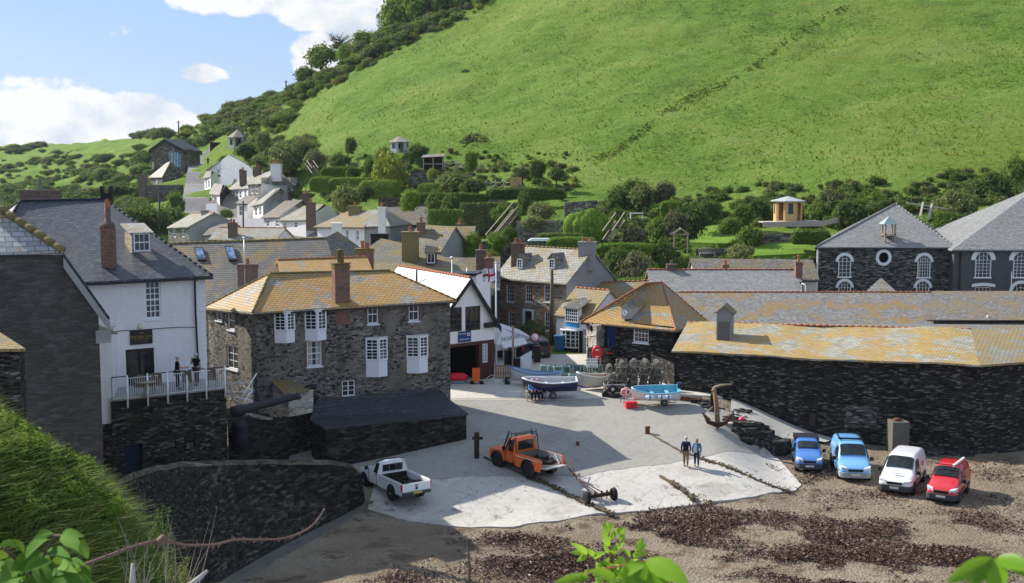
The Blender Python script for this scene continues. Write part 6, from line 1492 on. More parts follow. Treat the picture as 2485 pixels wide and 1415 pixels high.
def front_glass(rings,i,j,mb,out=.02,ins=.1):
 a,b = rings[i][4:10],rings[j][4:10]; n = (a[5]-a[0]).cross(b[0]-a[0]).normalized(); n = n if n.z > 0 else -n
 lo = [p.lerp(q,.10)+n*.0 for p,q in zip(a,b)]; hi = [p.lerp(q,.93) for p,q in zip(a,b)]; ym = lambda L: [Vector((p.x,p.y*.94,p.z)) for p in L]
 lo = [p.lerp(q,.2)+n*.055 for p,q in zip(a,b)]; hi = [p.lerp(q,.95)+n*.045 for p,q in zip(a,b)]; lo,hi = ym(lo),ym(hi); mb.add(lo+hi,[[i,i+1,7+i,6+i] for i in range(5)],0,True)
def van(name,label,loc,heading,L,Wd,Ht,col,kind='van',roofbars=False,group=None,bumper=None,rimm=None,glassless_rear=True):
 r = empty(name,loc,label,'van' if kind == 'van' else 'car',group,heading)
 f = L/2; hb = Ht*.52; hz = .98 if Ht > 1.6 else .85
 hn = hz*1.02
 st = [(f,.30,.50,.62,.80,.76),(f-.10,.22,.62,.80,.93,.84),(f-.45,.2,.80,hz-.03,.985,.84),(f-.95,.2,hz-.02,hn+.06,1,.86),(f-1.12,.2,hz+.0,hn+.14,1,.86),
   (f-1.88,.2,hb+.10,Ht-.09,1,.80),(f-2.2,.2,hb+.10,Ht-.02,1,.82),(0-.2,.2,hb+.1,Ht,1,.83),(-f+.5,.2,hb+.1,Ht-.02,1,.83),(-f+.1,.22,hb+.06,Ht-.10,.985,.80),(-f,.3,hb,Ht-.30,.93,.76)]
 rings = loft_body(st,Wd); paint = car_mats(col); body = make_body(rings,'body',paint,r)
 m = MB(); front_glass(rings,4,5,m,.03,.10); m.build('windscreen',M['carglass'],r,world=False)
 m = MB()
 if kind != 'van': side_glass(rings,6,.5,.97,m,zl=-.1,zh=.1); side_glass(rings,7,.05,.9,m,zl=-.1,zh=.1)
 if m.v: m.build('side_window',M['carglass'],r,world=False)
 yz = lambda z: Wd/2*(1-.17*max(0,z-hb-.05)/(Ht-.14-hb))+.004
 for sg in (1,-1):
  q = [(f-1.32,hb+.08),(f-2.42,hb+.08),(f-2.42,Ht-.27),(f-1.86,Ht-.27)]; MB().prism([(x,sg*(yz(z)-.05),z) for x,z in q],[(x,sg*yz(z),z) for x,z in q]).build('door_window',M['carglass'],r,world=False)
 m = MB(); m.box((-f-.005,0,hb+.35),(.04,Wd*.62,.38)); m.build('rear_window',M['carglass'],r,world=False)
 # bumper, grille, lamps, plate
 bm = bumper or PLAS
 b = MB(); b.prism([(f-.12,-Wd*.46,.22),(f+.03,-Wd*.36,.22),(f+.03,Wd*.36,.22),(f-.12,Wd*.46,.22),(f-.5,Wd*.495,.24),(f-.5,-Wd*.495,.24)][::-1],[(f-.1,-Wd*.47,.55),(f+.05,-Wd*.37,.55),(f+.05,Wd*.37,.55),(f-.1,Wd*.47,.55),(f-.5,Wd*.505,.52),(f-.5,-Wd*.505,.52)][::-1]); b.build('bumper',bm,r,bevel=.03,world=False)
 b = MB(); b.box((-f-.02,0,.42),(.12,Wd*.94,.28)); b.build('rear_bumper',bm,r,bevel=.03,world=False)
 g_ = MB(); g_.box((f-.04,0,.67),(.12,Wd*.44,.13)); g_.build('grille',M['black'],r,world=False)
 for sg in (1,-1):
  h = MB(); h.prism([(f-.02,sg*Wd*.25,.62),(f-.10,sg*Wd*.42,.64),(f-.42,sg*Wd*.485,.74),(f-.14,sg*Wd*.28,.66)][::sg],[(f-.05,sg*Wd*.25,.78),(f-.12,sg*Wd*.42,.82),(f-.42,sg*Wd*.48,.90),(f-.22,sg*Wd*.28,.84)][::sg]); h.build('headlight',LAMP,r,world=False)
  h = MB(); h.box((-f+.03,sg*Wd*.44,.95),(.1,.12,.42)); h.build('tail_light',TAIL,r,world=False)
  h = MB(); h.box((f-1.28,sg*(Wd/2+.13),hz+.12),(.12,.2,.22)); h.bar((f-1.28,sg*(Wd/2-.03),hz+.05),(f-1.28,sg*(Wd/2+.08),hz+.1),.05); h.build('wing_mirror',M['black'],r,bevel=.03,world=False)
 MB().box((f+.055,0,.42),(.02,.5,.11)).build('number_plate',PW,r,world=False); MB().box((-f-.085,0,.5),(.02,.5,.11)).build('number_plate',PL,r,world=False)
 if kind == 'van':
  m = MB()
  for sg in (1,-1):
   m.box((f-2.55 if L > 4.6 else f-2.3,sg*(Wd/2+.003),.8),(.015,.012,1.0)); m.box((f-1.35,sg*(Wd/2+.003),.7),(.015,.012,.8)); m.box((-.4,sg*(Wd/2+.004),.62),(L*.5,.015,.07))
  m.build('door_seam',M['black'],r,world=False)
 rw = .33 if Ht > 1.85 else .3
 for x in (f-.85,-f+.85):
  for sg in (1,-1):
   arch = MB(); arch.lathe((x,sg*(Wd/2-.12),rw+.0),[(rw+.07,-.14),(rw+.07,.135),(rw*.5,.136)] if sg > 0 else [(rw+.07,.14),(rw+.07,-.135),(rw*.5,-.136)],20,axis='y'); arch.build('wheel_arch',M['black'],r,world=False); wheel(r,x,sg*(Wd/2-.09),rw,.2,rimm)
 m = MB(); m.box((0,0,.3),(L*.9,Wd*.8,.2)); m.build('underbody',M['black'],r,world=False)
 if roofbars:
  m = MB()
  for sg in (1,-1): m.bar((f-2.3,sg*Wd*.34,Ht+.05),(-f+.3,sg*Wd*.34,Ht+.05),.04)
  for x in (f-2.4,-.2,-f+.6): m.bar((x,-Wd*.38,Ht+.07),(x,Wd*.38,Ht+.07),.05)
  m.build('roof_bars',M['black'],r,world=False)
 return r
def heading(px,py,qx,qy):
 a,b = GP(px,py,50,120),GP(qx,qy,50,120); return math.atan2(b.y-a.y,b.x-a.x)
def on(px,py): p = GP(px,py,45,130); return p
# four vans nose toward the camera
p = on(1958,1131); van('small_van','small royal blue van with grey bumper, leftmost of the parked row',(p.x,p.y,p.z+.02),R(-99),3.9,1.62,1.62,(.05,.18,.50),bumper=PLAS)
m = MB(); rt = [o for o in bpy.data.objects if o.get('label','').startswith('small royal')][0]; m.box((-1.2,0,1.5),(1.3,1.5,.25)); m.build('load_cover',M['fascia'],rt,world=False)
p = on(2062,1150); van('panel_van','pale sky blue van with black roof bars second in the row',(p.x,p.y,p.z+.02),R(-98),4.9,1.9,1.95,(.16,.40,.75),roofbars=True,bumper=simple('silver_grey_bumper',(.3,.32,.34),.6))
p = on(2190,1180); v3 = van('panel_van','white van with black bumper between the sky blue and red vans',(p.x,p.y,p.z+.02),R(-119),4.8,1.9,1.95,(.76,.75,.74),bumper=PLAS)
rd = simple('red_crest',(.5,.03,.04),.5); MB().box((-.9,.952,1.25),(.28,.006,.3)).build('emblem',rd,v3,world=False)
MB().box((1.8,0,1.115),(.12,.5,.004)).build('bonnet_lettering',PLAS,v3,world=False)
p = on(2301,1203); v4 = van('small_van','bright red van with a pole strapped on the roof, rightmost of the row',(p.x,p.y,p.z+.02),R(-121),4.2,1.7,1.8,(.55,.015,.02),bumper=PLAS)
m = MB(); m.bar((.75,.35,1.88),(-1.5,.5,1.88),.11); m.build('roof_pole',M['wpaint2'],v4,world=False)
m = MB(); m.bar((.5,-.6,1.85),(.5,.6,1.85),.04); m.bar((-1.2,-.6,1.85),(-1.2,.6,1.85),.04); m.build('roof_bars',M['black'],v4,world=False)

def pickup(name,label,loc,hd,L,Wd,Ht,col,orange=False,pitch=0):
 r = empty(name,loc,label,'pickup',None,hd); r.rotation_euler = (0,pitch,hd); f = L/2; paint = car_mats(col,dirt=.25 if not orange else .12)
 cabx = .15 if not orange else .05; beltz = 1.12 if not orange else 1.22; hood = 1.08 if not orange else 1.15
 if not orange:
  st = [(f,.42,.72,.86,.82,.8),(f-.12,.35,.85,.98,.94,.86),(f-.5,.33,.98,1.05,.99,.88),(f-1.25,.33,1.06,1.13,1,.88),(f-1.35,.33,1.07,1.16,1,.87),(f-2.05,.33,1.12,Ht-.07,1,.76),(f-2.45,.33,1.12,Ht,1,.77),(cabx,.33,1.12,Ht-.02,1,.77),(cabx-.10,.36,1.10,Ht-.12,.99,.75)]
 else:
  st = [(f,.5,.95,1.08,.62,.6),(f-.06,.5,1.0,1.12,.66,.63),(f-.6,.5,1.02,1.15,.66,.63),(f-1.35,.45,1.10,1.2,.9,.66),(f-1.4,.45,1.2,1.26,1,.88),(f-1.75,.42,1.22,Ht-.08,1,.86),(f-2.0,.42,1.22,Ht,1,.87),(cabx,.42,1.22,Ht-.02,1,.87),(cabx-.05,.45,1.2,Ht-.1,1,.86)]
 rings = loft_body(st,Wd); make_body(rings,'cab',paint,r,2 if not orange else 1)
 if orange:   # box wings beside the bonnet
  for sg in (1,-1):
   m = MB(); m.prism([(f,sg*Wd*.28,.55),(f,sg*Wd*.5,.55),(f-1.4,sg*Wd*.5,.5),(f-1.4,sg*Wd*.28,.5)][::sg],[(f,sg*Wd*.28,1.08),(f,sg*Wd*.5,1.02),(f-1.4,sg*Wd*.5,1.14),(f-1.4,sg*Wd*.28,1.16)][::sg]); m.build('wing',paint,r,bevel=.04,world=False)
 m = MB(); front_glass(rings,4,5,m,.03,.1); m.build('windscreen',M['carglass'],r,world=False)
 m = MB(); side_glass(rings,6,.04,.9,m,zl=-.05,zh=.08,out=.014); side_glass(rings,5,.05,1.0,m,zl=0,zh=.08,out=.012); m.build('side_window',M['carglass'],r,world=False)
 # rear cab window
 x = cabx-.13 if not orange else cabx-.08; zl = 1.2 if not orange else 1.28
 m = MB(); n = 3 if not orange else 1; ww = Wd*.68; 
 for i in range(n): y = (i-(n-1)/2)*ww/n; m.box((x,y,(zl+Ht-.22)/2),(.05,ww/n*.9,Ht-.22-zl),M=Matrix.Rotation(R(-6),3,'Y'))
 m.build('rear_window',M['carglass'],r,world=False)
 # load bed
 xb = -f; xa = cabx-.16; zf,zt = .72,beltz-.03; t = .06
 for sg in (1,-1):
  m = MB(); m.prism([(xb,sg*(Wd/2-t),.45),(xb,sg*Wd/2*.98,.45),(xa,sg*Wd/2,.42),(xa,sg*(Wd/2-t),.42)][::sg],[(xb,sg*(Wd/2-t-.03),zt),(xb,sg*Wd/2*.98,zt),(xa,sg*Wd/2,zt),(xa,sg*(Wd/2-t-.03),zt)][::sg]); o = m.build('bed_side',paint,r,bevel=.025,world=False)
  if not orange:
   k = MB(); [k.lathe((xa-.3-i*.38,sg*(Wd/2+.005),zt-.1),[(.028,-.01),(.028,.01)],8,axis='y') for i in range(5)]; k.build('tie_hooks',M['black'],o,world=False)
  else:
   m = MB(); m.box(((xa+xb)/2,sg*(Wd/2+.012),zt-.14),(xa-xb-.1,.02,.03)); m.build('rail',M['wpaint'] if sg > 0 else M['steel'],o,world=False)
   m = MB(); m.box(((xa+xb)/2,sg*(Wd/2-.09),zt-.22),(xa-xb-.1,.02,.42)); m.build('bed_lining',M['steel'],o,world=False)
 m = MB(); m.box(((xa+xb)/2,0,zf-.04),(xa-xb-.02,Wd-2*t-.02,.05)); m.box((xa-.02,0,(zf+zt)/2),(.05,Wd-2*t-.02,zt-zf)); m.build('load_bed',M['black'] if not orange else simple('worn_bed',(.16,.13,.1),.9,var=.4,scale=3),r,world=False)
 if not orange:
  m = MB(); m.box((xb-.02,0,(.62+zt)/2),(.07,Wd*.93,zt-.62)); m.build('tailgate',paint,r,bevel=.02,world=False); MB().box((xb-.062,0,zt-.13),(.02,.2,.05)).build('handle',M['black'],r,world=False)
  MB().lathe((xb-.06,0,zt-.28),[(.085,-.01),(.085,.01)],16,axis='x').build('badge',simple('blue_badge',(.05,.08,.2),.3),r,world=False)
  m = MB(); m.box((xb-.09,0,.56),(.16,Wd*.9,.16)); m.build('rear_bumper',PLAS,r,bevel=.03,world=False)
  MB().box((xb-.178,0,.6),(.015,.52,.11)).build('number_plate',PL,r,world=False)
  for sg in (1,-1): MB().box((xb+.01,sg*Wd*.465,.88),(.12,.13,.38)).build('tail_light',TAIL,r,bevel=.02,world=False)
  m = MB(); m.bar((xa-.1,-Wd*.46,zt+.05),(xa-.1,Wd*.46,zt+.05),.05)
  for sg in (1,-1): m.bar((xa-.1,sg*Wd*.44,zt+.02),(cabx-.05,sg*Wd*.4,Ht-.1),.05); m.bar((xa-.1,sg*Wd*.485,zt+.035),(xb+.05,sg*Wd*.475,zt+.035),.035)
  m.bar((cabx-.05,-Wd*.38,Ht-.08),(cabx-.05,Wd*.38,Ht-.08),.05); m.build('load_bar',M['wpaint'],r,world=False)
  m = MB(); random.seed(3)
  for i in range(14): m.box((random.uniform(xb+.2,xa-.3),random.uniform(-.6,.6),zf+.1),(.3,.2,.15),rz=random.uniform(0,3))
  m.build('load',M['rubber'],r,world=False)
  MB().prism([(f-.02,-.5,.62),(f+.02,-.5,.62),(f+.02,.5,.62),(f-.02,.5,.62)],[(f-.06,-.5,.84),(f-.0,-.5,.84),(f-.0,.5,.84),(f-.06,.5,.84)]).build('grille',M['black'],r,world=False)
 else:
  m = MB(); m.box((xb-.18,0,zf-.04),(.42,Wd*.86,.045),M=Matrix.Rotation(R(4),3,'Y')); m.build('tailgate',M['steel'],r,world=False)
  for sg in (1,-1):
   MB().box((xb-.02,sg*Wd*.455,.86),(.05,.12,.5)).build('rear_panel',paint,r,world=False); MB().lathe((xb-.05,sg*Wd*.455,.9),[(.045,-.02),(.045,.02)],10,axis='x').build('tail_light',TAIL,r,world=False)
  # roof rack and cage bars
  m = MB(); z = Ht+.16; xs,xe = f-1.9,cabx-.1
  for y in (-Wd*.42,0,Wd*.42): m.tube([(xs,y,z),(xe,y,z)],.02,6)
  for x in (xs,(xs+xe)/2,xe): m.tube([(x,-Wd*.42,z),(x,Wd*.42,z)],.02,6)
  for y in (-Wd*.42,Wd*.42):
   m.tube([(xs,y,Ht-.05),(xs,y,z+.13),(xe,y,z+.13),(xe,y,Ht-.05)],.02,6); m.tube([(f-1.42,y*1.12,1.2),(xs,y*1.08,Ht),(xe,y*1.08,Ht),(xe-.1,y*1.1,1.2)],.03,6)
  m.build('roof_rack',M['black'],r,world=False)
  m = MB(); m.tube([(f-1.35,Wd*.5,1.1),(f-1.5,Wd*.52,1.5),(f-1.72,Wd*.47,Ht+.1),(f-1.75,Wd*.47,Ht+.35)],.05,8); m.build('snorkel',M['black'],r,world=False)
  m = MB(); m.lathe((xa-.25,.45,zf+.15),[(.16,-.15),(.17,.1),(.05,.14)],10); m.build('red_drum',simple('red_plastic',(.5,.02,.02),.5),r,world=False); MB().box((xa-.6,.3,zf+.08),(.4,.3,.16)).build('blue_crate',M['bluepaint'],r,world=False)
  m = MB(); random.seed(8)
  for i in range(10): m.box((random.uniform(xb+.3,xa-.3),random.uniform(-.6,.2),zf+.06),(.3,.25,.15),rz=random.uniform(0,3))
  m.build('load',M['rubber'],r,world=False); m = MB(); m.bar((xb+.15,-Wd*.4,zf),(xb+.6,-Wd*.42,zt),.08); m.build('stay',M['wpaint2'],r,world=False)
  for sg in (1,-1): MB().lathe((f+.01,sg*Wd*.33,.95),[(.1,-.03),(.09,.03)],12,axis='x').build('headlight',LAMP,r,world=False)
 for sg in (1,-1):
  h = MB(); h.box((f-(1.45 if not orange else 1.5),sg*(Wd/2+.12),beltz+.12),(.1,.2,.2)); h.bar((f-1.45,sg*(Wd/2-.03),beltz),(f-1.45,sg*(Wd/2+.08),beltz+.08),.04); h.build('wing_mirror',M['black'],r,bevel=.03,world=False)
  if not orange: MB().prism([(f-.05,sg*.55,.72),(f-.1,sg*.85,.74),(f-.5,sg*.92,.86),(f-.2,sg*.6,.8)][::sg],[(f-.08,sg*.55,.88),(f-.14,sg*.84,.92),(f-.5,sg*.90,.98),(f-.24,sg*.6,.93)][::sg]).build('headlight',LAMP,r,world=False)
 seam = MB()
 for sg in (1,-1):
  for x in (cabx+.05,f-1.5): seam.box((x,sg*(Wd/2+.0),.85),(.014,.02,.8))
  seam.box((cabx+.25,sg*(Wd/2+.008),beltz-.14),(.16,.02,.035))
 seam.build('door_seam',M['black'],r,world=False)
 rw = .385 if not orange else .42; wb = 3.2 if not orange else 2.79; xf = f-.92 if not orange else f-.75
 for x in (xf,xf-wb):
  for sg in (1,-1):
   am = MB(); am.lathe((x,sg*(Wd/2-.14),rw+.03),[(rw+.09,-.12),(rw+.09,.16),(rw*.5,.161)] if sg > 0 else [(rw+.09,.12),(rw+.09,-.16),(rw*.5,-.161)],22,axis='y'); am.build('wheel_arch',M['black'],r,world=False); wheel(r,x,sg*(Wd/2-.06),rw,.25,M['black'] if orange else None)
   if orange: MB().tube([(x+math.cos(a)*(rw+.12),sg*(Wd/2+.03),rw+.05+math.sin(a)*(rw+.1)) for a in [math.pi*k/8 for k in range(9)]],.045,6).build('wheel_arch_trim',M['black'],r,world=False)
 MB().box((0,0,.5),(L*.92,Wd*.6,.16)).build('chassis',M['black'],r,world=False)
 MB().tube([(-f-.05,0,.45),(-f-.22,0,.47)],.04,8).build('tow_bar',M['rust'],r,world=False)
 return r
a,b = on(1012,1206),on(918,1160); pc = on(954,1203)
pickup('pickup_truck','white single-cab pickup with its nose in shade behind the sea wall',(pc.x,pc.y,pc.z+.05),math.atan2(.84,-.54)+.02,5.25,1.85,1.80,(.78,.79,.80))
pc = on(1276,1146)
pickup('pickup_truck','orange off-road pickup with black roof rack and open tailgate',(pc.x,pc.y,pc.z+.05),math.atan2(.79,-.61)+.02,4.6,1.8,2.02,(.74,.125,.004),orange=True)
# dark cars on the street
p = on(1306,870); van('estate_car','dark grey hatchback parked beside the white awning',(p.x-.2,p.y+1.6,p.z),R(100),4.4,1.8,1.7,(.03,.033,.04),kind='car')
p = on(1268,878); van('hatchback','dark car in the shadow of the awning, nearest the pillar',(p.x+.6,p.y+2.6,p.z),R(95),4.0,1.7,1.5,(.02,.02,.024),kind='car')

# ------------------------------------------------------------ boats
def boat(name,label,loc,hd,L,B,Hh,hull,inside,rim,thwarts=2,tilt=(0,0),sheer=.2):
 r = empty(name,loc,label,'boat',None,hd); r.rotation_euler = (tilt[0],tilt[1],hd)
 n = 13; rings = []; inn = []
 for i in range(n):
  t = i/(n-1); x = -L/2+L*t; w = B/2*(.80+.2*math.sin(min(1,t*2)*math.pi/2) if t < .5 else max(.02,math.cos((t-.5)/.5*math.pi/2)**.62)); zt = Hh+sheer*(2*t-1)**2*(1 if t > .5 else .35); zb = .03+.25*max(0,t-.7)**1.5*3
  hw = [(0,zb),(w*.45,zb+.04),(w*.8,zb+.18),(w*.95,(zb+zt)*.55),(w,zt)]
  rings.append([Vector((x+(.12*(z/Hh) if t > .8 else 0),y,z)) for y,z in hw[::-1]]+[Vector((x+(.12*(z/Hh) if t > .8 else 0),-y,z)) for y,z in hw[1:]])
  wi = max(.01,w-.06); hi = [(0,zb+.09),(wi*.45,zb+.12),(wi*.8,zb+.24),(wi*.95,(zb+zt)*.55),(wi,zt-.01)]
  inn.append([Vector((x+(.12*(z/Hh) if t > .8 else 0)+(.05 if i == 0 else -.05 if i == n-1 else 0),y,z)) for y,z in hi[::-1]]+[Vector((x+(.05 if i == 0 else -.05 if i == n-1 else 0),-y,z)) for y,z in hi[1:]])
 k = 9; m = MB(); fs = [[i*k+j,i*k+j+1,(i+1)*k+j+1,(i+1)*k+j] for i in range(n-1) for j in range(k-1)]
 m.add([p for q in rings for p in q],fs+[list(range(k))[::-1]],0,True); m.build('hull',hull,r,world=False)
 m = MB(); m.add([p for q in inn for p in q],[f[::-1] for f in fs]+[list(range(k))],0,True); m.build('interior',inside,r,world=False)
 m = MB()
 for s in (0,-1): m.tube([(q[s]+p[s])/2 for q,p in zip(rings,inn)],.045,6)
 m.bar(rings[0][0],rings[0][-1],.07); m.build('gunwale',rim,r,world=False)
 m = MB()
 for j in range(thwarts): i = 3+j*4; a,b = inn[i][1],inn[i][-2]; m.box(((a.x+b.x)/2,0,a.z+.06),(.24,(a-b).length*1.04,.04))
 m.build('thwart',rim,r,world=False); return r
def trailer(loc,hd,L,W,label,wr=.24):
 r = empty('boat_trailer',loc,label,'trailer',None,hd); m = MB()
 for s in (1,-1): m.bar((-L*.35,s*W*.3,.38),(L*.3,s*W*.22,.38),.07); m.bar((L*.3,s*W*.22,.38),(L*.6,0,.36),.07)
 m.bar((-L*.1,-W/2,.3),(-L*.1,W/2,.3),.07); m.bar((L*.6,0,.36),(L*.72,0,.36),.06); m.bar((L*.5,0,0),(L*.5,0,.5),.05); m.build('frame',M['steel'],r,world=False)
 for s in (1,-1): wheel(r,-L*.1,s*(W/2+.04),wr,.16)
 return r
NAVY = simple('navy_hull',(.01,.02,.06),.25,.5); WH = simple('white_hull',(.70,.71,.70),.3,.5); CRM = simple('cream_hull',(.55,.5,.42),.4); BLU = simple('pale_blue_inside',(.13,.40,.52),.45); GRY = simple('grey_inside',(.45,.47,.48),.5)
PBL = simple('pale_blue_grey_hull',(.48,.50,.52),.35)
p = on(1335,968); trailer((p.x-.2,p.y,p.z+.09),R(180),3.6,1.5,'boat trailer carrying the navy dinghy, its drawbar pointing left'); boat('dinghy','navy hulled dinghy with white rim on a trailer behind the seated couple',(p.x,p.y,p.z+.5),R(183),3.6,1.6,.78,NAVY,GRY,M['wpaint'],tilt=(R(-7),0))
p = on(1298,948); trailer((p.x,p.y+.9,p.z+.09),R(165),3.6,1.4,'trailer under the pale boat left of the lobster pots'); boat('dinghy','pale grey boat with blue rim, furthest left and behind the navy dinghy',(p.x+.1,p.y+.9,p.z+.3),R(162),3.6,1.4,.75,PBL,GRY,simple('blue_rim',(.05,.22,.5),.4),sheer=.35)
p = on(1446,950); boat('dinghy','cream hulled boat against the left side of the lobster pot stack',(p.x+.2,p.y+.2,p.z+.25),R(185),2.9,1.4,.8,CRM,simple('tan_inside',(.5,.36,.24),.6),M['wpaint2'],sheer=.3)
p = on(1590,985); trailer((p.x+.1,p.y+.1,p.z+.09),R(190),3.0,1.4,'small trailer under the pale blue lined boat'); bb = boat('dinghy','white dinghy with pale blue inside, fenders and a covered outboard',(p.x,p.y,p.z+.4),R(186),3.15,1.6,.74,WH,BLU,simple('teal_rim',(.25,.5,.58),.4),thwarts=2,tilt=(R(-12),0))
for i,(x,c) in enumerate(((.5,'w'),(-.15,'w'),(-.55,'w'))):
 m = MB(); m.lathe((0,0,0),[(.03,-.3),(.13,-.22),(.15,0),(.13,.22),(.03,.3)],10,axis='x'); o = m.build('fender',WH,bb,world=False); o.location = (x*1.2,.88,.56)
 m = MB(); m.lathe((0,0,0),[(.152,-.05),(.155,.05)],10,axis='x'); m.lathe((.25,0,0),[(.1,-.05),(.05,.05)],8,axis='x'); m.build('fender_band',simple('fender_blue',(.03,.12,.45),.5),o,world=False)
m = MB(); m.box((-1.62,0,1.02),(.34,.3,.4)); m.box((-1.62,0,.6),(.14,.12,.6)); m.build('outboard_motor',simple('navy_cover',(.02,.03,.07),.4),bb,bevel=.06,world=False)
# lobster pots
def pot_mesh():
 fr_,net = MB(),MB(); L,W,Hh = .68,.48,.42
 def arch(x): return [Vector((x,W/2*math.cos(a),max(0,Hh*math.sin(a)))) for a in [math.pi*k/8 for k in range(9)]]
 for x in (-L/2,0,L/2): fr_.tube(arch(x),.022,6); fr_.bar((x,-W/2,0),(x,W/2,0),.04)
 for k in (0,3,5,8):
  a = math.pi*k/8; y,z = W/2*math.cos(a),Hh*math.sin(a); fr_.tube([(-L/2,y,z),(L/2,y,z)],.018,5)
 random.seed(11)
 A = [arch(-L/2+L*i/14) for i in range(15)]
 for a in A: net.tube(a,.006,3,caps=False)
 for k in range(1,24):
  a = math.pi*k/24; net.tube([(-L/2,W/2*math.cos(a),Hh*math.sin(a)),(L/2,W/2*math.cos(a),Hh*math.sin(a))],.006,3,caps=False)
 for x in (-L/2,L/2):
  for k in range(9): y = -W/2+W*(k+.5)/9; net.tube([(x,y,0),(x,y,Hh*math.sqrt(max(0,1-(2*y/W)**2)))],.006,3,caps=False)
  for k in range(7): z = Hh*(k+.5)/7; q = W/2*math.sqrt(max(0,1-(z/Hh)**2)); net.tube([(x,-q,z),(x,q,z)],.006,3,caps=False)
 net.poly((-L/2,-W/2,0),(L/2,-W/2,0),(L/2,W/2,0),(-L/2,W/2,0))
 return fr_.mesh('frame',simple('pot_frame_rubber',(.20,.185,.155),.85,var=.4)),net.mesh('netting',simple('pot_netting',(.15,.14,.12),.95,var=.4))
PF,PN = pot_mesh()
PF2,PN2 = PF.copy(),PN.copy(); PF2.materials[0] = simple('pale_green_frame',(.22,.36,.32),.7); PN2.materials[0] = simple('green_net',(.10,.17,.15),.9)
def pot(p,rz,label,grp,s=1.0,rx=0,mats=None):
 r = empty('lobster_pot',p,label,'lobster pot',grp); r.rotation_euler = (rx,0,rz); r.scale = (s,s,s)
 for n,me in (('frame',PF if grp else PF2),('netting',PN if grp else PN2)): o = bpy.data.objects.new(n,me); COL.objects.link(o); o.parent = r
 return r
random.seed(21); c = on(1530,962)
for row in range(5):
 for col in range(5):
  for dep in range(3):
   if row == 4 and (col in (0,) or dep == 2): continue
   if row == 3 and col == 0 and dep == 0: continue
   x = c.x-1.45+col*.80+random.uniform(-.06,.06)+row*.03; y = c.y+.1+dep*.78+random.uniform(-.08,.08); z = c.z+.1+row*.46+random.uniform(0,.05)
   pot((x,y,z),R(90)+random.uniform(-.25,.25) if random.random() < .7 else random.uniform(-.3,.3),'old netted lobster pot in the tall dark stack against the wall','lobster pots piled in the tall stack',1.02,random.uniform(-.08,.08))
for i,(px,py,lab) in enumerate([(1333,905,'green netted lobster pot in the row behind the boats, leftmost'),(1362,907,'lobster pot in the row behind the boats, second from left'),(1362,925,'lobster pot standing in front of the second one behind the boats'),(1392,905,'lobster pot in the middle of the row behind the boats'),(1398,925,'weed covered lobster pot between the navy and cream boats'),(1418,905,'lobster pot above the cream boat in the row'),(1440,905,'rightmost lobster pot of the row behind the boats')]):
 p = on(px,py+14); pot((p.x,p.y,p.z+.25),random.uniform(-.4,.4),lab,None,1.75)
# ------------------------------------------------------------ quay clutter
def thing(name,label,cat,mb,mat,loc=None,**k): return tag(mb.build(name,mat,None,**k),label,cat)
RED = simple('red_plastic_bright',(.6,.02,.03),.45)
p = on(1531,996); m = MB(); m.box(p+Vector((0,0,.22)),(.75,.45,.36),rz=.2); m.box(p+Vector((0,0,.43)),(.8,.5,.06),rz=.2); m.box(p+Vector((.0,-.25,.2)),(.1,.05,.3),rz=.2); thing('fish_box','red plastic fish box on the slipway left of the pale blue boat','box',m,RED,bevel=.03)
ORG = simple('orange_hull',(.7,.12,.02),.4)
p = on(1106,936); r = empty('kayak',p,'red canoe lying on its side by the lifeboat garage','boat'); MB().lathe(p+Vector((.1,.3,.52)),[(.1,-.8),(.33,-.5),(.36,0),(.33,.5),(.1,.8)],12,axis='x').build('hull',RED,r); MB().lathe(p+Vector((.1,.3,.2)),[(.1,-.7),(.28,-.4),(.3,0),(.28,.4),(.1,.7)],12,axis='x').build('lower_hull',simple('blue_grey_hull',(.12,.25,.33),.4),r)
p = on(1157,938); r = empty('sack_trolley',p,'small metal trolley carrying a tall orange bin on the quay','trolley'); MB().box(p+Vector((-.05,.2,.72)),(.55,.45,1.0)).build('bin',ORG,r,bevel=.04)
m = MB(); m.bar(p+Vector((-.5,0,.2)),p+Vector((.8,0,.2)),.05); m.bar(p+Vector((-.5,.5,.2)),p+Vector((.8,.5,.2)),.05); m.bar(p+Vector((.3,0,.2)),p+Vector((1.0,-.1,.75)),.04); m.bar(p+Vector((.8,0,.2)),p+Vector((1.35,-.1,.75)),.04); m.bar(p+Vector((1.0,-.1,.75)),p+Vector((1.35,-.1,.75)),.04); m.build('frame',M['steel'],r)
for s in (-.35,.35): MB().lathe(p+Vector((s,-.05,.17)),[(.17,-.04),(.17,.04)],12,axis='y').build('wheel',M['rubber'],r)
p = on(1172,915); r = empty('inflatable',p,'orange and white inflatable tender stacked by the garage door','boat'); MB().lathe(p+Vector((-.2,.2,1.0)),[(.1,-.45),(.24,-.3),(.26,.2),(.2,.35)],10,axis='x').build('orange_tube',ORG,r); MB().lathe(p+Vector((.35,.2,1.0)),[(.2,-.3),(.26,0),(.22,.3),(.1,.42)],10,axis='x').build('white_tube',WH,r); MB().box(p+Vector((.1,.25,.4)),(1.2,.6,.8)).build('stand',M['black'],r)
p = on(1221,930); r = empty('pallet',p,'wooden pallet standing on edge by the quay rubbish','pallet'); m = MB()
for i in range(7): m.box(p+Vector((-.52+i*.175,0,.68)),(.13,.03,1.25))
m.build('boards',simple('pallet_wood',(.27,.17,.11),.85,var=.3),r); m = MB()
for z in (.15,.68,1.22): m.box(p+Vector((0,.08,z)),(1.2,.09,.1))
m.build('bearers',M['wood'],r)
p = on(1213,931); thing('crate','white fish crate at the foot of the pallet','crate',MB().box(p+Vector((-.1,-.25,.15)),(.62,.35,.28)),WH,bevel=.02)
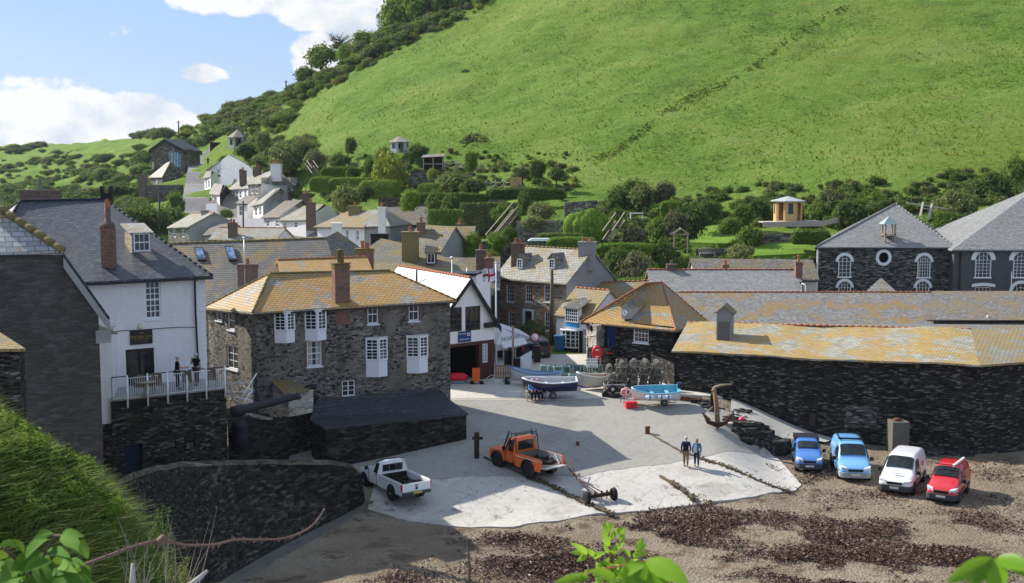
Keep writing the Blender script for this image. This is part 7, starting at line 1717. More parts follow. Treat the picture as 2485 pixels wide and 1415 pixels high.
p = on(1231,936); m = MB(); m.box(p+Vector((0,0,.3)),(.38,.35,.6)); thing('crate','black plastic crate standing right of the pallet','crate',m,M['black'],bevel=.02)
for px,py,lab,h in ((1254,905,'black domed litter bin beside the white post',1.0),(1242,893,'tall dark wheeled bin under the awning',1.5),(1232,893,'dark wheeled bin left of the tall one',1.3),(1303,884,'black recycling bin right of the white panel',1.35)):
 p = on(px,py); thing('bin',lab,'bin',MB().box(p+Vector((0,.2,h/2)),(.55,.6,h)).box(p+Vector((0,.2,h+.03)),(.6,.66,.08)),M['black'],bevel=.04)
p = on(1357,853); thing('bin','blue topped bin beside the white shop','bin',MB().box(p+Vector((0,.2,.6)),(.8,.7,1.2)).box(p+Vector((0,.2,1.25)),(.85,.75,.12)),simple('dull_blue',(.02,.12,.25),.5),bevel=.04)
p = on(1275,900); r = empty('white_board_panel',p,'white curved board leaning by the bins','board'); m = MB(); q = [Vector((p.x+a,p.y,p.z+b)) for a,b in ((-.45,0),(.45,0),(.5,1.5),(.2,1.35),(-.4,1.0))]; m.prism(q,[v+Vector((0,.06,0)) for v in q]); m.build('panel',M['wpaint'],r)
p = on(1268,900); thing('post','short white post by the black litter bin','post',MB().box(p+Vector((-.1,-.1,.45)),(.35,.3,.9)),M['wpaint'],bevel=.02)
# awning with THE SLIPWAY
def awning():
 a = V(1203,822,97); r = empty('awning',V(1245,850,97),'white canvas awning lettered THE SLIPWAY over the terrace','awning'); cv = simple('white_canvas',(.66,.66,.64),.85,var=.06)
 ap = V(1216,797,98); q = [V(1200,838,96.5),V(1290,823,98.5),V(1285,812,101),V(1216,797,101.5)]; eL,eR = V(1203,836,95.5),V(1292,820,99)
 m = MB(); top = V(1222,797,98.2); bk = Vector((-1,5,0)); slab(m,[[eL,top,top+bk,eL+bk][::-1],[top,eR,eR+bk,top+bk][::-1]],.05); k = Vector((0,0,-.55)); m.prism([eL,top,eR,eR+k,eL+k],[v+Vector((.01,.05,0)) for v in (eL,top,eR,eR+k,eL+k)]); m.build('canvas',cv,r)
 n = Vector(((eR-eL).y,-(eR-eL).x,0)).normalized(); c = V(1232,820,96.8)
 text_obj('lettering','THE SLIPWAY',c+n*.25,n,.42,simple('navy_lettering',(.05,.07,.16),.6),r,sx=.9)
 m = MB(); g0,g1 = V(1216,832,95.4),V(1272,820,96.6); d = Vector((.25,-1.1,-.28)); slab(m,[[g0+d,g1+d,g1,g0]],.05); m.build('valance',cv,r)
 for px in (1222,1240,1250,1268,1291): 
  b = on(px,895 if px < 1260 else 880); b.y = 96.5 if px < 1260 else 98; MB().bar((b.x,b.y,2.9),(b.x,b.y,V(px,838,b.y).z),.16).build('post',M['wpaint'],r)
 m = MB(); b0,b1 = on(1202,900),on(1262,892); m.box(((b0.x+b1.x)/2,97.5,3.6),((b1.x-b0.x),.1,1.3)); m.build('screen',M['black'],r)
 w = [V(1258,848,99.5),V(1295,848,99.5)]; m = MB(); m.lathe((w[0]+w[1])/2,[(.05,-.9),(.16,-.6),(.18,0),(.16,.6),(.05,.9)],10,axis='x'); thing('kayak','bright blue kayak lying under the awning','boat',m,simple('bright_blue',(.02,.08,.6),.4))
awning()
# flagpole and flag
def flag():
 p = on(1204,905); top = V(1201,640,p.y+.3); r = empty('flagpole',p,'white flagpole beside the lifeboat station','flagpole'); MB().tube([p,Vector((p.x,p.y,top.z))],[.09,.05],8).lathe((p.x,p.y,top.z),[(.05,0),(.09,.08),(.03,.16)],8).build('pole',M['wpaint'],r)
 x,y = p.x,p.y; zt = V(1201,645,p.y).z; fw,fh = -1.05,1.0; n,k = 16,10
 def P(u,v,o=0): return Vector((x-.06+fw*u+.08*math.sin(v*3),y+.16*math.sin(u*7+v*1.5)+o,zt-.08-fh*v-.32*u-.09*math.sin(u*6)))
 mats = [M['wpaint'],simple('flag_crimson',(.5,.02,.05),.7),simple('flag_blue',(.03,.05,.25),.7)]; m = MB()
 for i in range(n):
  for j in range(k):
   u,v = (i+.5)/n,(j+.5)/k
   mi = 1 if (abs(v-.5) < .12 or abs(u-.5) < .07) else 0
   if u < .38 and v < .36: mi = 2 if (i+j) % 2 else 0
   q = [P(i/n,j/k),P((i+1)/n,j/k),P((i+1)/n,(j+1)/k),P(i/n,(j+1)/k)]
   m.add(q,[[0,1,2,3]],mi,False)
 o = m.build('flag',mats,None); tag(o,'white flag with red cross fluttering left from the pole','flag')
 mo = o.modifiers.new('s','SOLIDIFY'); mo.thickness = .012
flag()
p = on(1340,838); thing('telegraph_pole','ivy stained timber telegraph pole in front of the granite house','pole',MB().tube([p,Vector((p.x-.05,p.y,V(1338,656,p.y).z))],[.26,.13],9).bar(Vector((p.x-.1,p.y-.1,V(1338,665,p.y).z)),Vector((p.x+.35,p.y-.1,V(1338,668,p.y).z)),.06),simple('old_pole',(.10,.085,.055),.9,var=.35,scale=2))
p = on(1245,905); thing('mooring_post','bare timber post in front of the awning','post',MB().tube([p,Vector((p.x,p.y,V(1244,795,p.y).z))],.09,8),M['wood'])
p = on(1298,888); r = empty('road_sign',p,'round red-rimmed road sign on a post beside the dark cars','sign'); zt = V(1297,822,p.y).z; MB().tube([p,Vector((p.x,p.y,zt))],.035,6).build('post',M['fascia'],r); MB().lathe((p.x,p.y-.05,zt),[(.36,-.015),(.36,.015)],22,axis='y').build('rim',RED,r); MB().lathe((p.x,p.y-.08,zt),[(.28,-.01),(.28,.01)],22,axis='y').build('face',M['wpaint'],r)
# lifebuoy housing and signs in front of the lodge
p = on(1448,918); r = empty('lifebuoy_housing',p,'red oval lifebuoy housing on posts beside the lobster pots','lifebuoy'); zc = V(1448,861,p.y).z; c = Vector((p.x,p.y,zc))
mm = Matrix.Diagonal((.8,1,1.1)).to_3x3(); MB().lathe(c,[(.3,.08),(.46,.1),(.5,0),(.46,-.16),(.3,-.2),(.05,-.22)][::-1],20,axis='y',M=mm).build('housing',RED,r,uv=False); 
for dz in (.25,-.25): MB().box(c+Vector((0,-.225,dz)),(.26,.02,.07)).build('white_label',M['wpaint'],r)
MB().box((p.x-.28,p.y+.12,(p.z+zc)/2),(.1,.1,zc-p.z)).box((p.x+.28,p.y+.12,(p.z+zc)/2),(.1,.1,zc-p.z)).build('post',M['wood'],r)
def board(px0,py0,px1,py1,base_py,label,lines,mat='wpaint',col=None,size=.16,post=True,dy=0):
 p = on((px0+px1)/2,base_py); D = p.y+dy; a,b = V(px0,py1,D),V(px1,py0,D); r = empty('notice_board',p,label,'sign'); c = (a+b)/2
 bd = MB().box((c.x,D,c.z),(abs(b.x-a.x),.05,abs(b.z-a.z))).build('board',M[mat] if isinstance(mat,str) else mat,r)
 if post: MB().box((c.x,D+.06,(p.z+c.z)/2),(.09,.07,c.z-p.z)).build('post',M['wood'],r)
 for i,t in enumerate(lines): text_obj('lettering',t,Vector((c.x,D-.03,a.z+(b.z-a.z)*(1-(i+.6)/len(lines)))),(0,-1,0),size,col or M['black'],bd,sx=.8)
 return r
board(1426,875,1453,897,925,'white notice board reading KEEP SLIPWAY CLEAR FOR LIFEBOAT',['KEEP SLIPWAY','CLEAR FOR','LIFEBOAT'],size=.2)
board(1429,857,1437,872,925,'small black notice above the white slipway board',['TO','THE','SEA'],mat='black',col=M['wpaint'],size=.1)
rr = board(1472,850,1484,871,905,'small white sign with a red cross bar right of the lifebuoy',[]); c = V(1478,857,on(1478,905).y); MB().box(c+Vector((0,-.035,0)),(.36,.02,.07)).build('red_bar',RED,rr)
board(1442,831,1452,847,880,'small blue and white parking sign on the lodge corner',['P'],col=simple('sign_blue',(.03,.1,.5),.5),size=.4)
# bench with couple gets its people later
def quay_bench():
 p = on(1302,974); hd = R(8); r = empty('quay_bench',p,'weathered teak bench with arms where the couple sits','bench',rz=hd); m = MB(); w = 1.35
 for i in range(4): m.box((0,-.18+i*.12,.43),(w,.09,.035))
 m.build('seat',M['wood_grey'],r,world=False); m = MB(); m.bar((-w/2,.25,.9),(w/2,.25,.9),.07); m.bar((-w/2,.22,.5),(w/2,.22,.5),.06)
 for i in range(12): x = -w/2+.06+i*(w-.12)/11; m.bar((x,.23,.5),(x,.25,.9),.04)
 m.build('backrest',M['wood_grey'],r,world=False)
 for x in (-w/2,w/2):
  MB().bar((x,-.25,0),(x,-.25,.64),.06).build('leg',M['wood_grey'],r,world=False); MB().bar((x,.25,0),(x,.27,.95),.06).build('leg',M['wood_grey'],r,world=False); MB().box((x,-.02,.66),(.07,.62,.04)).build('armrest',M['wood_grey'],r,world=False)
 return p,hd
QB = quay_bench()
# trailer of rubbish, spare wheel, pink chair, blue tub
p = on(1492,968); r = empty('box_trailer',p,'small rusty trailer with a spare wheel in front of the lobster pots','trailer'); m = MB(); q = p+Vector((0,.2,0))
for x in (-.7,.7):
 for z in (.35,.85): m.bar(q+Vector((x,0,z)),q+Vector((x,.8,z)),.05)
 for y in (0,.8): m.bar(q+Vector((x,y,.3)),q+Vector((x,y,.95)),.05)
for z in (.35,.9): m.bar(q+Vector((-.7,0,z)),q+Vector((.7,0,z)),.05)
m.build('frame',M['steel'],r); MB().lathe(q+Vector((-.15,-.1,.62)),[(.12,-.08),(.26,-.09),(.3,0),(.26,.09),(.12,.08)],16,axis='y').build('spare_wheel',M['rubber'],r); MB().lathe(q+Vector((-.15,-.2,.62)),[(.13,0),(.12,-.02)],12,axis='y').build('rim',M['steel'],r)
MB().lathe(q+Vector((-.65,-.1,.25)),[(.25,-.07),(.25,.07)],14,axis='y').build('wheel',M['rubber'],r); MB().lathe(q+Vector((0,.1,.16)),[(.5,-.12),(.6,0),(.5,.12)],16).build('rubber_tub',M['rubber'],r)
p = on(1517,978); m = MB(); PK = simple('pink_plastic',(.7,.36,.38),.5)
m.tube([p+Vector((-.25,0,.55)),p+Vector((-.2,0,.9)),p+Vector((.1,0,1.0)),p+Vector((.35,0,.85)),p+Vector((.3,0,.65))],.09,8); m.tube([p+Vector((0,0,.5)),p+Vector((.05,.0,.95))],.1,8); m.tube([p+Vector((-.25,0,.6)),p+Vector((.05,0,.45)),p+Vector((.3,0,.65))],.07,8)
r = empty('folded_pushchair',p,'pale pink pushchair seat on thin legs left of the white dinghy','pushchair'); m.build('seat',PK,r); m = MB()
for x in (-.35,-.1,.15,.35): m.tube([p+Vector((x*.5,0,.55)),p+Vector((x,random.uniform(-.2,.2),0))],.02,5)
m.build('frame',M['fascia'],r)
p = on(1432,944); thing('paddling_boat','small bright blue plastic tray under the cream boat','tray',MB().lathe(p+Vector((0,0,0)),[(.5,0),(.62,.14),(.55,.14),(.45,.05)],14,M=Matrix.Diagonal((1.2,.5,1)).to_3x3()),simple('bright_blue_tray',(.02,.04,.6),.4))
# anchor
def anchor():
 b = on(1742,1028); r = empty('anchor',b,'huge rusted ship anchor propped upright against the black wall','anchor'); top = V(1735,945,b.y+.6)
 P = lambda px,py,d=0: V(px,py,b.y+.1+d)
 MB().tube([P(1742,1030),P(1739,985),P(1733,940)],[.17,.16,.13],9).build('shank',simple('pale_rust',(.22,.13,.08),.9,var=.4,scale=4),r)
 MB().tube([P(1729,950),P(1735,940),P(1748,935),P(1777,932)],[.1,.09,.07,.05],8).build('stock',simple('pale_rust2',(.36,.27,.17),.9,var=.3,scale=4),r)
 m = MB(); m.tube([P(1708,1008,-.3),P(1718,1024,-.3),P(1742,1032,-.1),P(1762,1026,0),P(1772,1008,.3)],[.04,.13,.18,.13,.04],8); m.build('arms',M['darkrust'],r)
 m = MB(); m.prism([P(1703,1002,-.4),P(1712,1020,-.5),P(1724,1020,-.2)],[v+Vector((.05,.12,.05)) for v in (P(1703,1002,-.4),P(1712,1020,-.5),P(1724,1020,-.2))]); m.prism([P(1760,1022,.1),P(1775,1004,.3),P(1776,1022,.4)],[v+Vector((.05,.12,.05)) for v in (P(1760,1022,.1),P(1775,1004,.3),P(1776,1022,.4))]); m.build('flukes',M['rust'],r)
 m = MB(); 
 for i in range(5): m.tube([P(1735+random.uniform(-2,2),940),P(1728+random.uniform(-5,3),965,.2),P(1726+random.uniform(-6,8),990+random.uniform(-10,10),.3)],[.06,.12,.03],6)
 m.build('draped_net',M['black'],r)
 m = MB(); m.tube([P(1732,985,.2),P(1715,1000,.2),P(1726,1006,0),P(1742,1004,-.2)],.03,5); m.build('rope',simple('pale_rope2',(.4,.36,.28),.9),r)
 p = on(1800,1033); thing('buoy','pink round fishing buoy on the rocks beside the anchor','buoy',MB().lathe(p+Vector((0,0,.25)),[(.02,-.22),(.15,-.18),(.23,0),(.15,.18),(.02,.22)],14),simple('pink_buoy',(.75,.06,.12),.4))
 p = on(1777,1033); thing('mooring_post','short grey stone post beside the pink buoy','post',MB().tube([p,p+Vector((0,0,.75))],.12,7),M['garden_stone'])
 p0,p1 = on(1642,974),on(1700,978); m = MB(); m.bar(p0+Vector((0,0,.2)),p1+Vector((0,0,.2)),.22); m.bar(p0+Vector((-.1,0,.1)),p0+Vector((.1,0,.5)),.2); thing('rusty_beam','rusty iron beam lying right of the white dinghy','beam',m,M['rust'])
anchor()
def rocks():
 random.seed(9)
 for k,(pts,lab) in enumerate([([(1800,1068),(1822,1075),(1845,1082),(1862,1088),(1878,1093),(1850,1070),(1830,1058),(1812,1052)],'layered black rock ledge at the right edge of the slipway'),([(1765,1020),(1782,1025),(1795,1018),(1805,1012),(1790,1008)],'pile of grey rocks behind the anchor'),([(1700,985),(1712,992),(1722,998),(1750,1000)],'loose stones under the wall left of the anchor'),([(1762,1042),(1780,1044)],'pale flat boulder below the anchor')]):
  m = MB()
  for (px,py) in pts:
   for j in range(6 if k == 0 else 3):
    p = on(px+random.uniform(-14,14),py+random.uniform(-8,5)); s = random.uniform(.35,.95) if k == 0 else random.uniform(.18,.4)
    n = 7; a0 = random.random()*6; base = [p+Vector((s*random.uniform(.7,1.2)*math.cos(a0+6.283*i/n),s*.7*random.uniform(.7,1.2)*math.sin(a0+6.283*i/n),-.3)) for i in range(n)]
    hgt = s*random.uniform(.4,.8); m.prism(base,[v+Vector((random.uniform(-.1,.1),random.uniform(-.1,.1),.3+hgt)) for v in base])
  thing('rock_ledge' if k == 0 else 'rocks',lab,'rocks',m,M['damp_stone'] if k < 3 else M['lodge_stone'],bevel=.03)
rocks()
# posts, chains
for px,py,lab,h,w in ((1571,1058,'rusty iron mooring stump at the head of the chain',.5,.16),(1402,1090,'tiny iron stub standing on the open slipway',.28,.1)):
 p = on(px,py); thing('mooring_stump',lab,'bollard',MB().lathe(p,[(w*1.5,0),(w,.1),(w*.9,h*.8),(w*1.2,h*.85),(w*1.1,h)],10),M['rust'])
p = on(1157,1118); thing('mooring_post','thick rusty iron mooring post at the corner of the dark store','post',MB().box(p+Vector((0,0,.75)),(.3,.3,1.7)).box(p+Vector((.05,0,1.25)),(.65,.2,.16)),M['darkrust'],bevel=.03)
def chain(label,pix,r=.07,mat=None,weed=0):
 P = [on(*q)+Vector((0,0,.11)) for q in pix]; m = MB(); pts = []
 for a,b in zip(P,P[1:]):
  n = max(2,int((b-a).length/.3))
  for i in range(n): t = i/n; q = a.lerp(b,t); pts.append(Vector((q.x+random.uniform(-.03,.03),q.y+random.uniform(-.03,.03),front_h(q.x,q.y)+.09)))
 m.tube(pts,[r*random.uniform(.6,1.5) for _ in pts],6)
 for i in range(weed):
  q = random.choice(pts[len(pts)//3:]); a = random.uniform(0,6.3); m.bar(q,q+Vector((math.cos(a)*.28,math.sin(a)*.28,random.uniform(0,.1))),.06,.03)
 thing('mooring_chain',label,'chain',m,mat or simple('weedy_chain',(.10,.075,.045),.95,var=.4))
chain('weedy mooring chain running from the dark store past the boat cradle',[(1175,1115),(1260,1152),(1340,1192),(1400,1222),(1440,1238),(1500,1262)],.08,weed=220)
chain('long mooring chain running from the iron stump to the right edge of the slipway',[(1573,1060),(1650,1098),(1740,1135),(1850,1175),(1935,1205)],.06,weed=120)
chain('short weed covered rope ending in the seaweed heap',[(1600,1163),(1645,1192),(1672,1212),(1690,1230)],.09,weed=90)
# boat launching cradle towed behind the orange pickup
def cradle():
 a,b = on(1424,1232),on(1489,1221); r = empty('launching_trolley',(a+b)/2,'rusty two-wheeled boat launching trolley hitched behind the orange pickup','trailer'); d = (b-a).normalized(); hd = math.atan2(d.y,d.x)
 for p in (a,b):
  m = MB(); mm = Matrix.Rotation(hd-R(90),3,'Z'); m.lathe(p+Vector((0,0,.36)),[(.2,-.1),(.33,-.11),(.36,0),(.33,.11),(.2,.1)],18,axis='y',M=mm); w = m.build('wheel',M['rubber'],r); MB().lathe(p+Vector((0,0,.36)),[(.2,-.06),(.2,.06)],12,axis='y',M=mm).build('rim',M['rust'],w)
 up = Vector((0,0,.42)); m = MB(); m.bar(a+up,b+up,.18); 
 for t in (.1,.3,.55,.75,.9): q = a.lerp(b,t)+up; m.bar(q,q+Vector((0,0,.22)),.1); m.bar(q,q+Vector((0,0,-.25)),.05)
 m.build('axle',M['darkrust'],r)
 h = on(1372,1158)+Vector((0,0,.6)); m = MB(); mid = on(1400,1186)+Vector((0,0,.45))
 for t in (.25,.5,.72): m.tube([a.lerp(b,t)+up,mid+Vector((t*.2,0,0)),h],.028,6)
 m.tube([h+Vector((.35,0,0)),h+Vector((.3,.1,.3)),mid],.025,6); m.tube([on(1368,1150)+Vector((0,0,.75)),h],.04,6); m.build('drawbar',simple('red_rust',(.13,.055,.035),.9),r)
cradle()
# ------------------------------------------------------------ sea wall in front
M['coping'] = stone('coping_stone',(.06,.05,.035),(.15,.12,.085),(.24,.2,.15),2.2,1.5,None,bd=.05,green=.3)
def seawall():
 r = empty('sea_wall',V(600,1200,60),'long curved dark sea wall with rounded top across the lower left','wall')
 top = [V(275,1200,47),V(300,1172,49.5),V(330,1158,52),V(380,1143,54.5),V(440,1132,57),V(560,1127,59.5),V(700,1126,61.5),V(800,1127,63),V(850,1132,64),V(876,1150,64.6)]
 base = [ZP(330,1560,0),ZP(400,1520,0),ZP(470,1470,0),ZP(560,1410,0),ZP(660,1352,0),ZP(760,1300,0),ZP(830,1265,0),ZP(862,1248,0),ZP(880,1236,.1),ZP(888,1226,.2)]
 n = len(top); m = MB(); k = 12; nb = 6
 T,Bq = [],[]
 for i in range(n-1):
  for j in range(k): t = j/k; T.append(top[i].lerp(top[i+1],t)); Bq.append(base[i].lerp(base[i+1],t))
 T.append(top[-1]); Bq.append(base[-1]); rows = []
 for i,(a,b) in enumerate(zip(T,Bq)):
  a = a+Vector((0,0,.06*noise.noise(a*.9)-.02)); back = Vector((-.35,.93,0)); row = []
  for j in range(nb+1): t = j/nb; row.append(b.lerp(a-back*.0,t)+Vector((0,-.12*math.sin(math.pi*t)*0-.06*noise.noise(Vector((i*.4,j*1.3,2))),0)))
  row += [a+back*.15+Vector((0,0,.10)),a+back*.5+Vector((0,0,.12)),a+back*.85+Vector((0,0,.06)),a+back*1.0+Vector((0,0,-.2)),Vector((a.x,a.y,0))+back*1.1]
  rows.append(row)
 w = len(rows[0]); vs = [p for q in rows for p in q]; fa = [[i*w+j,(i+1)*w+j,(i+1)*w+j+1,i*w+j+1] for i in range(len(rows)-1) for j in range(nb)]+[[(len(rows)-1)*w+j for j in range(w)]]
 fb = [[i*w+j,(i+1)*w+j,(i+1)*w+j+1,i*w+j+1] for i in range(len(rows)-1) for j in range(nb,w-1)]; m.add(vs,fa,0,False); m.build('wall',M['harbour_stone'],r,uvn=Vector((.5,-.86,0)).normalized()); m = MB(); m.add(vs,fb,0,False); m.build('coping',M['coping'],r,uvn=Vector((0,0,1)))
 # concrete footing kerb
 m = MB()
 for a,b in zip(base[2:],base[3:]):
  d = (b-a).normalized(); nn = Vector((d.y,-d.x,0)); m.prism([a,b,b+nn*.7,a+nn*.7],[v+Vector((0,0,.28)) for v in (a,b,b+nn*.5,a+nn*.5)])
 m.build('footing',plaster('footing_concrete',(.13,.12,.10),(.06,.055,.05),.8),r)
 return base
SW = seawall()
# ------------------------------------------------------------ people
SKIN = simple('skin',(.50,.30,.22),.6); HAIRW = simple('white_hair',(.5,.48,.45),.8); HAIRS = simple('sandy_hair',(.35,.17,.08),.8); 
def cloth(name,c): return simple(name,c,.9,.1,var=.15)
def skin(name,joints,edges,mat,parent,root=0,sub=2):
 me = bpy.data.meshes.new(name); me.from_pydata([j[0] for j in joints],edges,[]); me.materials.append(mat)
 o = bpy.data.objects.new(name,me); COL.objects.link(o); o.parent = parent
 m = o.modifiers.new('skin','SKIN'); m.use_smooth_shade = True
 for i,j in enumerate(joints):
  r = j[1]; v = me.skin_vertices[0].data[i]; v.radius = (r,r) if not isinstance(r,tuple) else r; v.use_root = (i == root)
 s = o.modifiers.new('sub','SUBSURF'); s.levels = s.render_levels = sub
 return o
def person(label,loc,rz,pose,top,legs,hair,height=1.75,shoe=None,hairlen=0,group=None,bag=None):
 """pose: dict of joints in metres, x right, y forward, origin between the feet, for a 1.75 m figure"""
 r = empty('person',loc,label,'person',group,rz); k = height/1.75; r.scale = (k,k,k); P = pose
 V3 = lambda t: Vector(t)
 hip = V3(P['hip']); chest = V3(P['chest']); neck = V3(P['neck']); head = V3(P['head'])
 J = [(hip,(.15,.12)),(hip.lerp(chest,.5),(.135,.11)),(chest,(.165,.12)),(chest.lerp(neck,.7),(.1,.08)),(neck,.055),(head-Vector((0,0,.05)),.07)]
 E = [(0,1),(1,2),(2,3),(3,4),(4,5)]
 def addc(parent,pts):
  for p,rad in pts: J.append((V3(p),rad)); E.append((parent,len(J)-1)); parent = len(J)-1
  return parent
 arms = []
 for s,S in (('l',-1),('r',1)):
  sh,el,wr = V3(P['sh'+s]),V3(P['el'+s]),V3(P['wr'+s])
  h = addc(2,[(sh,.06),(sh.lerp(el,.5),.048),(el,.042),(el.lerp(wr,.6),.036),(wr,.026)])
  d = (wr-el).normalized(); side = d.cross(Vector((0,1,0)));
  if side.length < .3: side = d.cross(Vector((1,0,0)))
  side.normalize(); pl = addc(h,[(wr+d*.05,(.022,.034))]); pl2 = addc(pl,[(wr+d*.085,(.018,.034))])
  for q,ln in ((-.03,.055),(-.01,.072),(.01,.07),(.03,.05)): addc(pl2,[(wr+d*(.085+ln*.5)+side*q,.0095),(wr+d*(.085+ln)+side*q+Vector((0,.012,-.008)),.0075)])
  addc(pl,[(wr+d*.07+side*(-.045*S),.011),(wr+d*.1+side*(-.055*S),.009)])
  k2 = V3(P['kn'+s]); an = V3(P['an'+s]); hp = V3(P['hp'+s]); f = addc(0,[(hp,.095),(hp.lerp(k2,.5),.082),(k2,.06),(k2.lerp(an,.35),.058),(an,.04)])
  toe = an+V3(P.get('foot',(0,.17,-.05))); addc(f,[(an+Vector((0,-.02,-.04)),.04),(toe,.035)])
 body = skin('body',J,E,SKIN,r)
 # clothes follow the same limbs a little larger
 J2 = [(hip+Vector((0,0,.0)),(.165,.135)),(hip.lerp(chest,.5),(.155,.13)),(chest,(.185,.14)),(chest.lerp(neck,.75),(.12,.1))]; E2 = [(0,1),(1,2),(2,3)]
 sl = P.get('sleeve',1.0)
 for s in 'lr':
  sh,el,wr = V3(P['sh'+s]),V3(P['el'+s]),V3(P['wr'+s]); b = len(J2); J2 += [(sh,.078),(sh.lerp(el,.55),.064)]; E2 += [(2,b),(b,b+1)]
  if sl > .6: J2 += [(el,.058),(wr-(wr-el)*.08,.045)]; E2 += [(b+1,b+2),(b+2,b+3)]
 skin('jacket' if sl > .6 else 'shirt',J2,E2,top,r)
 J3 = [(hip-Vector((0,0,.02)),(.165,.135))]; E3 = []
 for s in 'lr':
  k2 = V3(P['kn'+s]); an = V3(P['an'+s]); hp = V3(P['hp'+s]); b = len(J3); J3 += [(hp,.108),(hp.lerp(k2,.5),.096),(k2,.078),(an+(k2-an)*.08,.062)]; E3 += [(0,b),(b,b+1),(b+1,b+2),(b+2,b+3)]
 skin('trousers',J3,E3,legs,r)
 for s in 'lr':
  an = V3(P['an'+s]); f = V3(P.get('foot',(0,.17,-.05))); skin('shoe',[(an+Vector((0,-.04,-.03)),.048),(an+f*.5+Vector((0,0,-.015)),.045),(an+f,.038)],[(0,1),(1,2)],shoe or M['brownpaint'],r,sub=1)
 # head with face
 fw_ = V3(P.get('face',(0,1,0))).normalized(); rt = Vector((fw_.y,-fw_.x,0)); m = MB(); prof = []
 n = 12
 for i in range(9):
  a = math.pi*i/8; prof.append((.082*math.sin(a)*(1 if a < 1.6 else .88)+.001,.115*math.cos(a)))
 mm = Matrix((rt,fw_*1.12,Vector((0,0,1)))).transposed(); m.lathe(head+Vector((0,0,.04)),prof[::-1],16,M=mm)
 hd = m.build('head',SKIN,r,world=False,subsurf=1)
 m = MB(); c = head+Vector((0,0,.04)); m.lathe(c+fw_*.095+Vector((0,0,-.01)),[(.016,-.02),(.013,.0),(.005,.03)],6); 
 for s in (-1,1): m.lathe(c+rt*s*.082,[(.01,-.03),(.02,0),(.012,.032)],6)
 m.build('nose_and_ears',SKIN,hd,world=False)
 m = MB(); 
 for s in (-1,1): m.lathe(c+rt*s*.03+fw_*.083+Vector((0,0,.012)),[(.003,-.008),(.01,0),(.003,.008)],6)
 m.build('eyes',M['black'],hd,world=False); MB().box(c+fw_*.088+Vector((0,0,-.05)),(.04,.012,.008)).build('mouth',simple('lips',(.35,.12,.1),.6),hd,world=False)
 m = MB(); hp_ = [(.001,.125),(.05,.115),(.08,.085),(.094,.04),(.094,.0),(.085,-.03-hairlen)]; m.lathe(c-fw_*.014,hp_[::-1],14,M=mm); h = m.build('hair',hair,hd,world=False)
 if hairlen: MB().lathe(c-fw_*.05+Vector((0,0,-.08)),[(.05,-.1),(.085,-.04),(.09,.06),(.06,.12)],10).build('hair_back',hair,hd,world=False)
 if bag:
  b = V3(bag[0]); MB().box(b,bag[1]).build('bag',bag[2],r,bevel=.03,world=False)
 return r
def walk(stride=.22,arm=.15,face=(0,1,0),sleeve=1.0,armfix=None):
 P = dict(hip=(0,0,.93),chest=(0,.02,1.28),neck=(0,.02,1.48),head=(0,.04,1.60),shl=(-.19,.01,1.40),shr=(.19,.01,1.40),ell=(-.25,-arm*.5,1.12),elr=(.25,arm*.4,1.12),wrl=(-.24,-arm*.7+.06,.87),wrr=(.24,arm+.06,.88),
  hpl=(-.09,0,.88),hpr=(.09,0,.88),knl=(-.1,stride*.6+.04,.49),knr=(.1,-stride*.2,.48),anl=(-.1,stride,.085),anr=(.1,-stride,.10),foot=(0,.17,-.045),face=face,sleeve=sleeve)
 if armfix: P.update(armfix)
 return P
NB = cloth('navy_jacket',(.02,.035,.12)); TB = cloth('teal_jacket',(.05,.17,.30)); KH = cloth('khaki_trousers',(.20,.155,.10)); DN = cloth('dark_jeans',(.02,.03,.08)); LB = cloth('light_blue_jumper',(.13,.27,.50)); RB = cloth('royal_blue_jumper',(.03,.07,.42)); BK = cloth('black_cloth',(.012,.012,.014)); 
GB = cloth('pale_top',(.5,.52,.58))
a = on(1664,1142); person('man in navy jacket and khaki trousers walking away up the slipway',(a.x,a.y,a.z+.07),R(-12),walk(.16,.1),NB,KH,HAIRW,1.8,bag=((0,-.19,1.2),(.3,.12,.4),BK))
a = on(1689,1139); person('woman with long sandy hair in a blue jacket beside the man on the slipway',(a.x+.03,a.y,a.z+.07),R(170),walk(.12,.12),TB,DN,HAIRS,1.68,hairlen=.07,bag=((.08,.15,1.15),(.16,.03,.5),GB))
# the two men on the pub terrace
def terr(px,D): v = V(px,940,D); return Vector((v.x,v.y,TZ+.12))
p = terr(431,63.4); person('bald man in black shirt on the pub terrace, left of the pair, gesturing',p,R(-70),walk(.04,.02,face=(.1,1,0),sleeve=.3,armfix=dict(elr=(.24,.16,1.15),wrr=(.22,.42,1.16),ell=(-.24,.1,1.14),wrl=(-.16,.34,1.10))),BK,BK,HAIRW,1.8)
p = terr(478,64.6); person('man in black shirt scratching his chin on the pub terrace, right of the pair',p,R(150),walk(.03,.02,face=(.35,1,0),sleeve=.3,armfix=dict(elr=(.3,.1,1.14),wrr=(.14,.2,1.40),ell=(-.27,0,1.13),wrl=(-.26,.02,.88))),BK,BK,HAIRW,1.78)
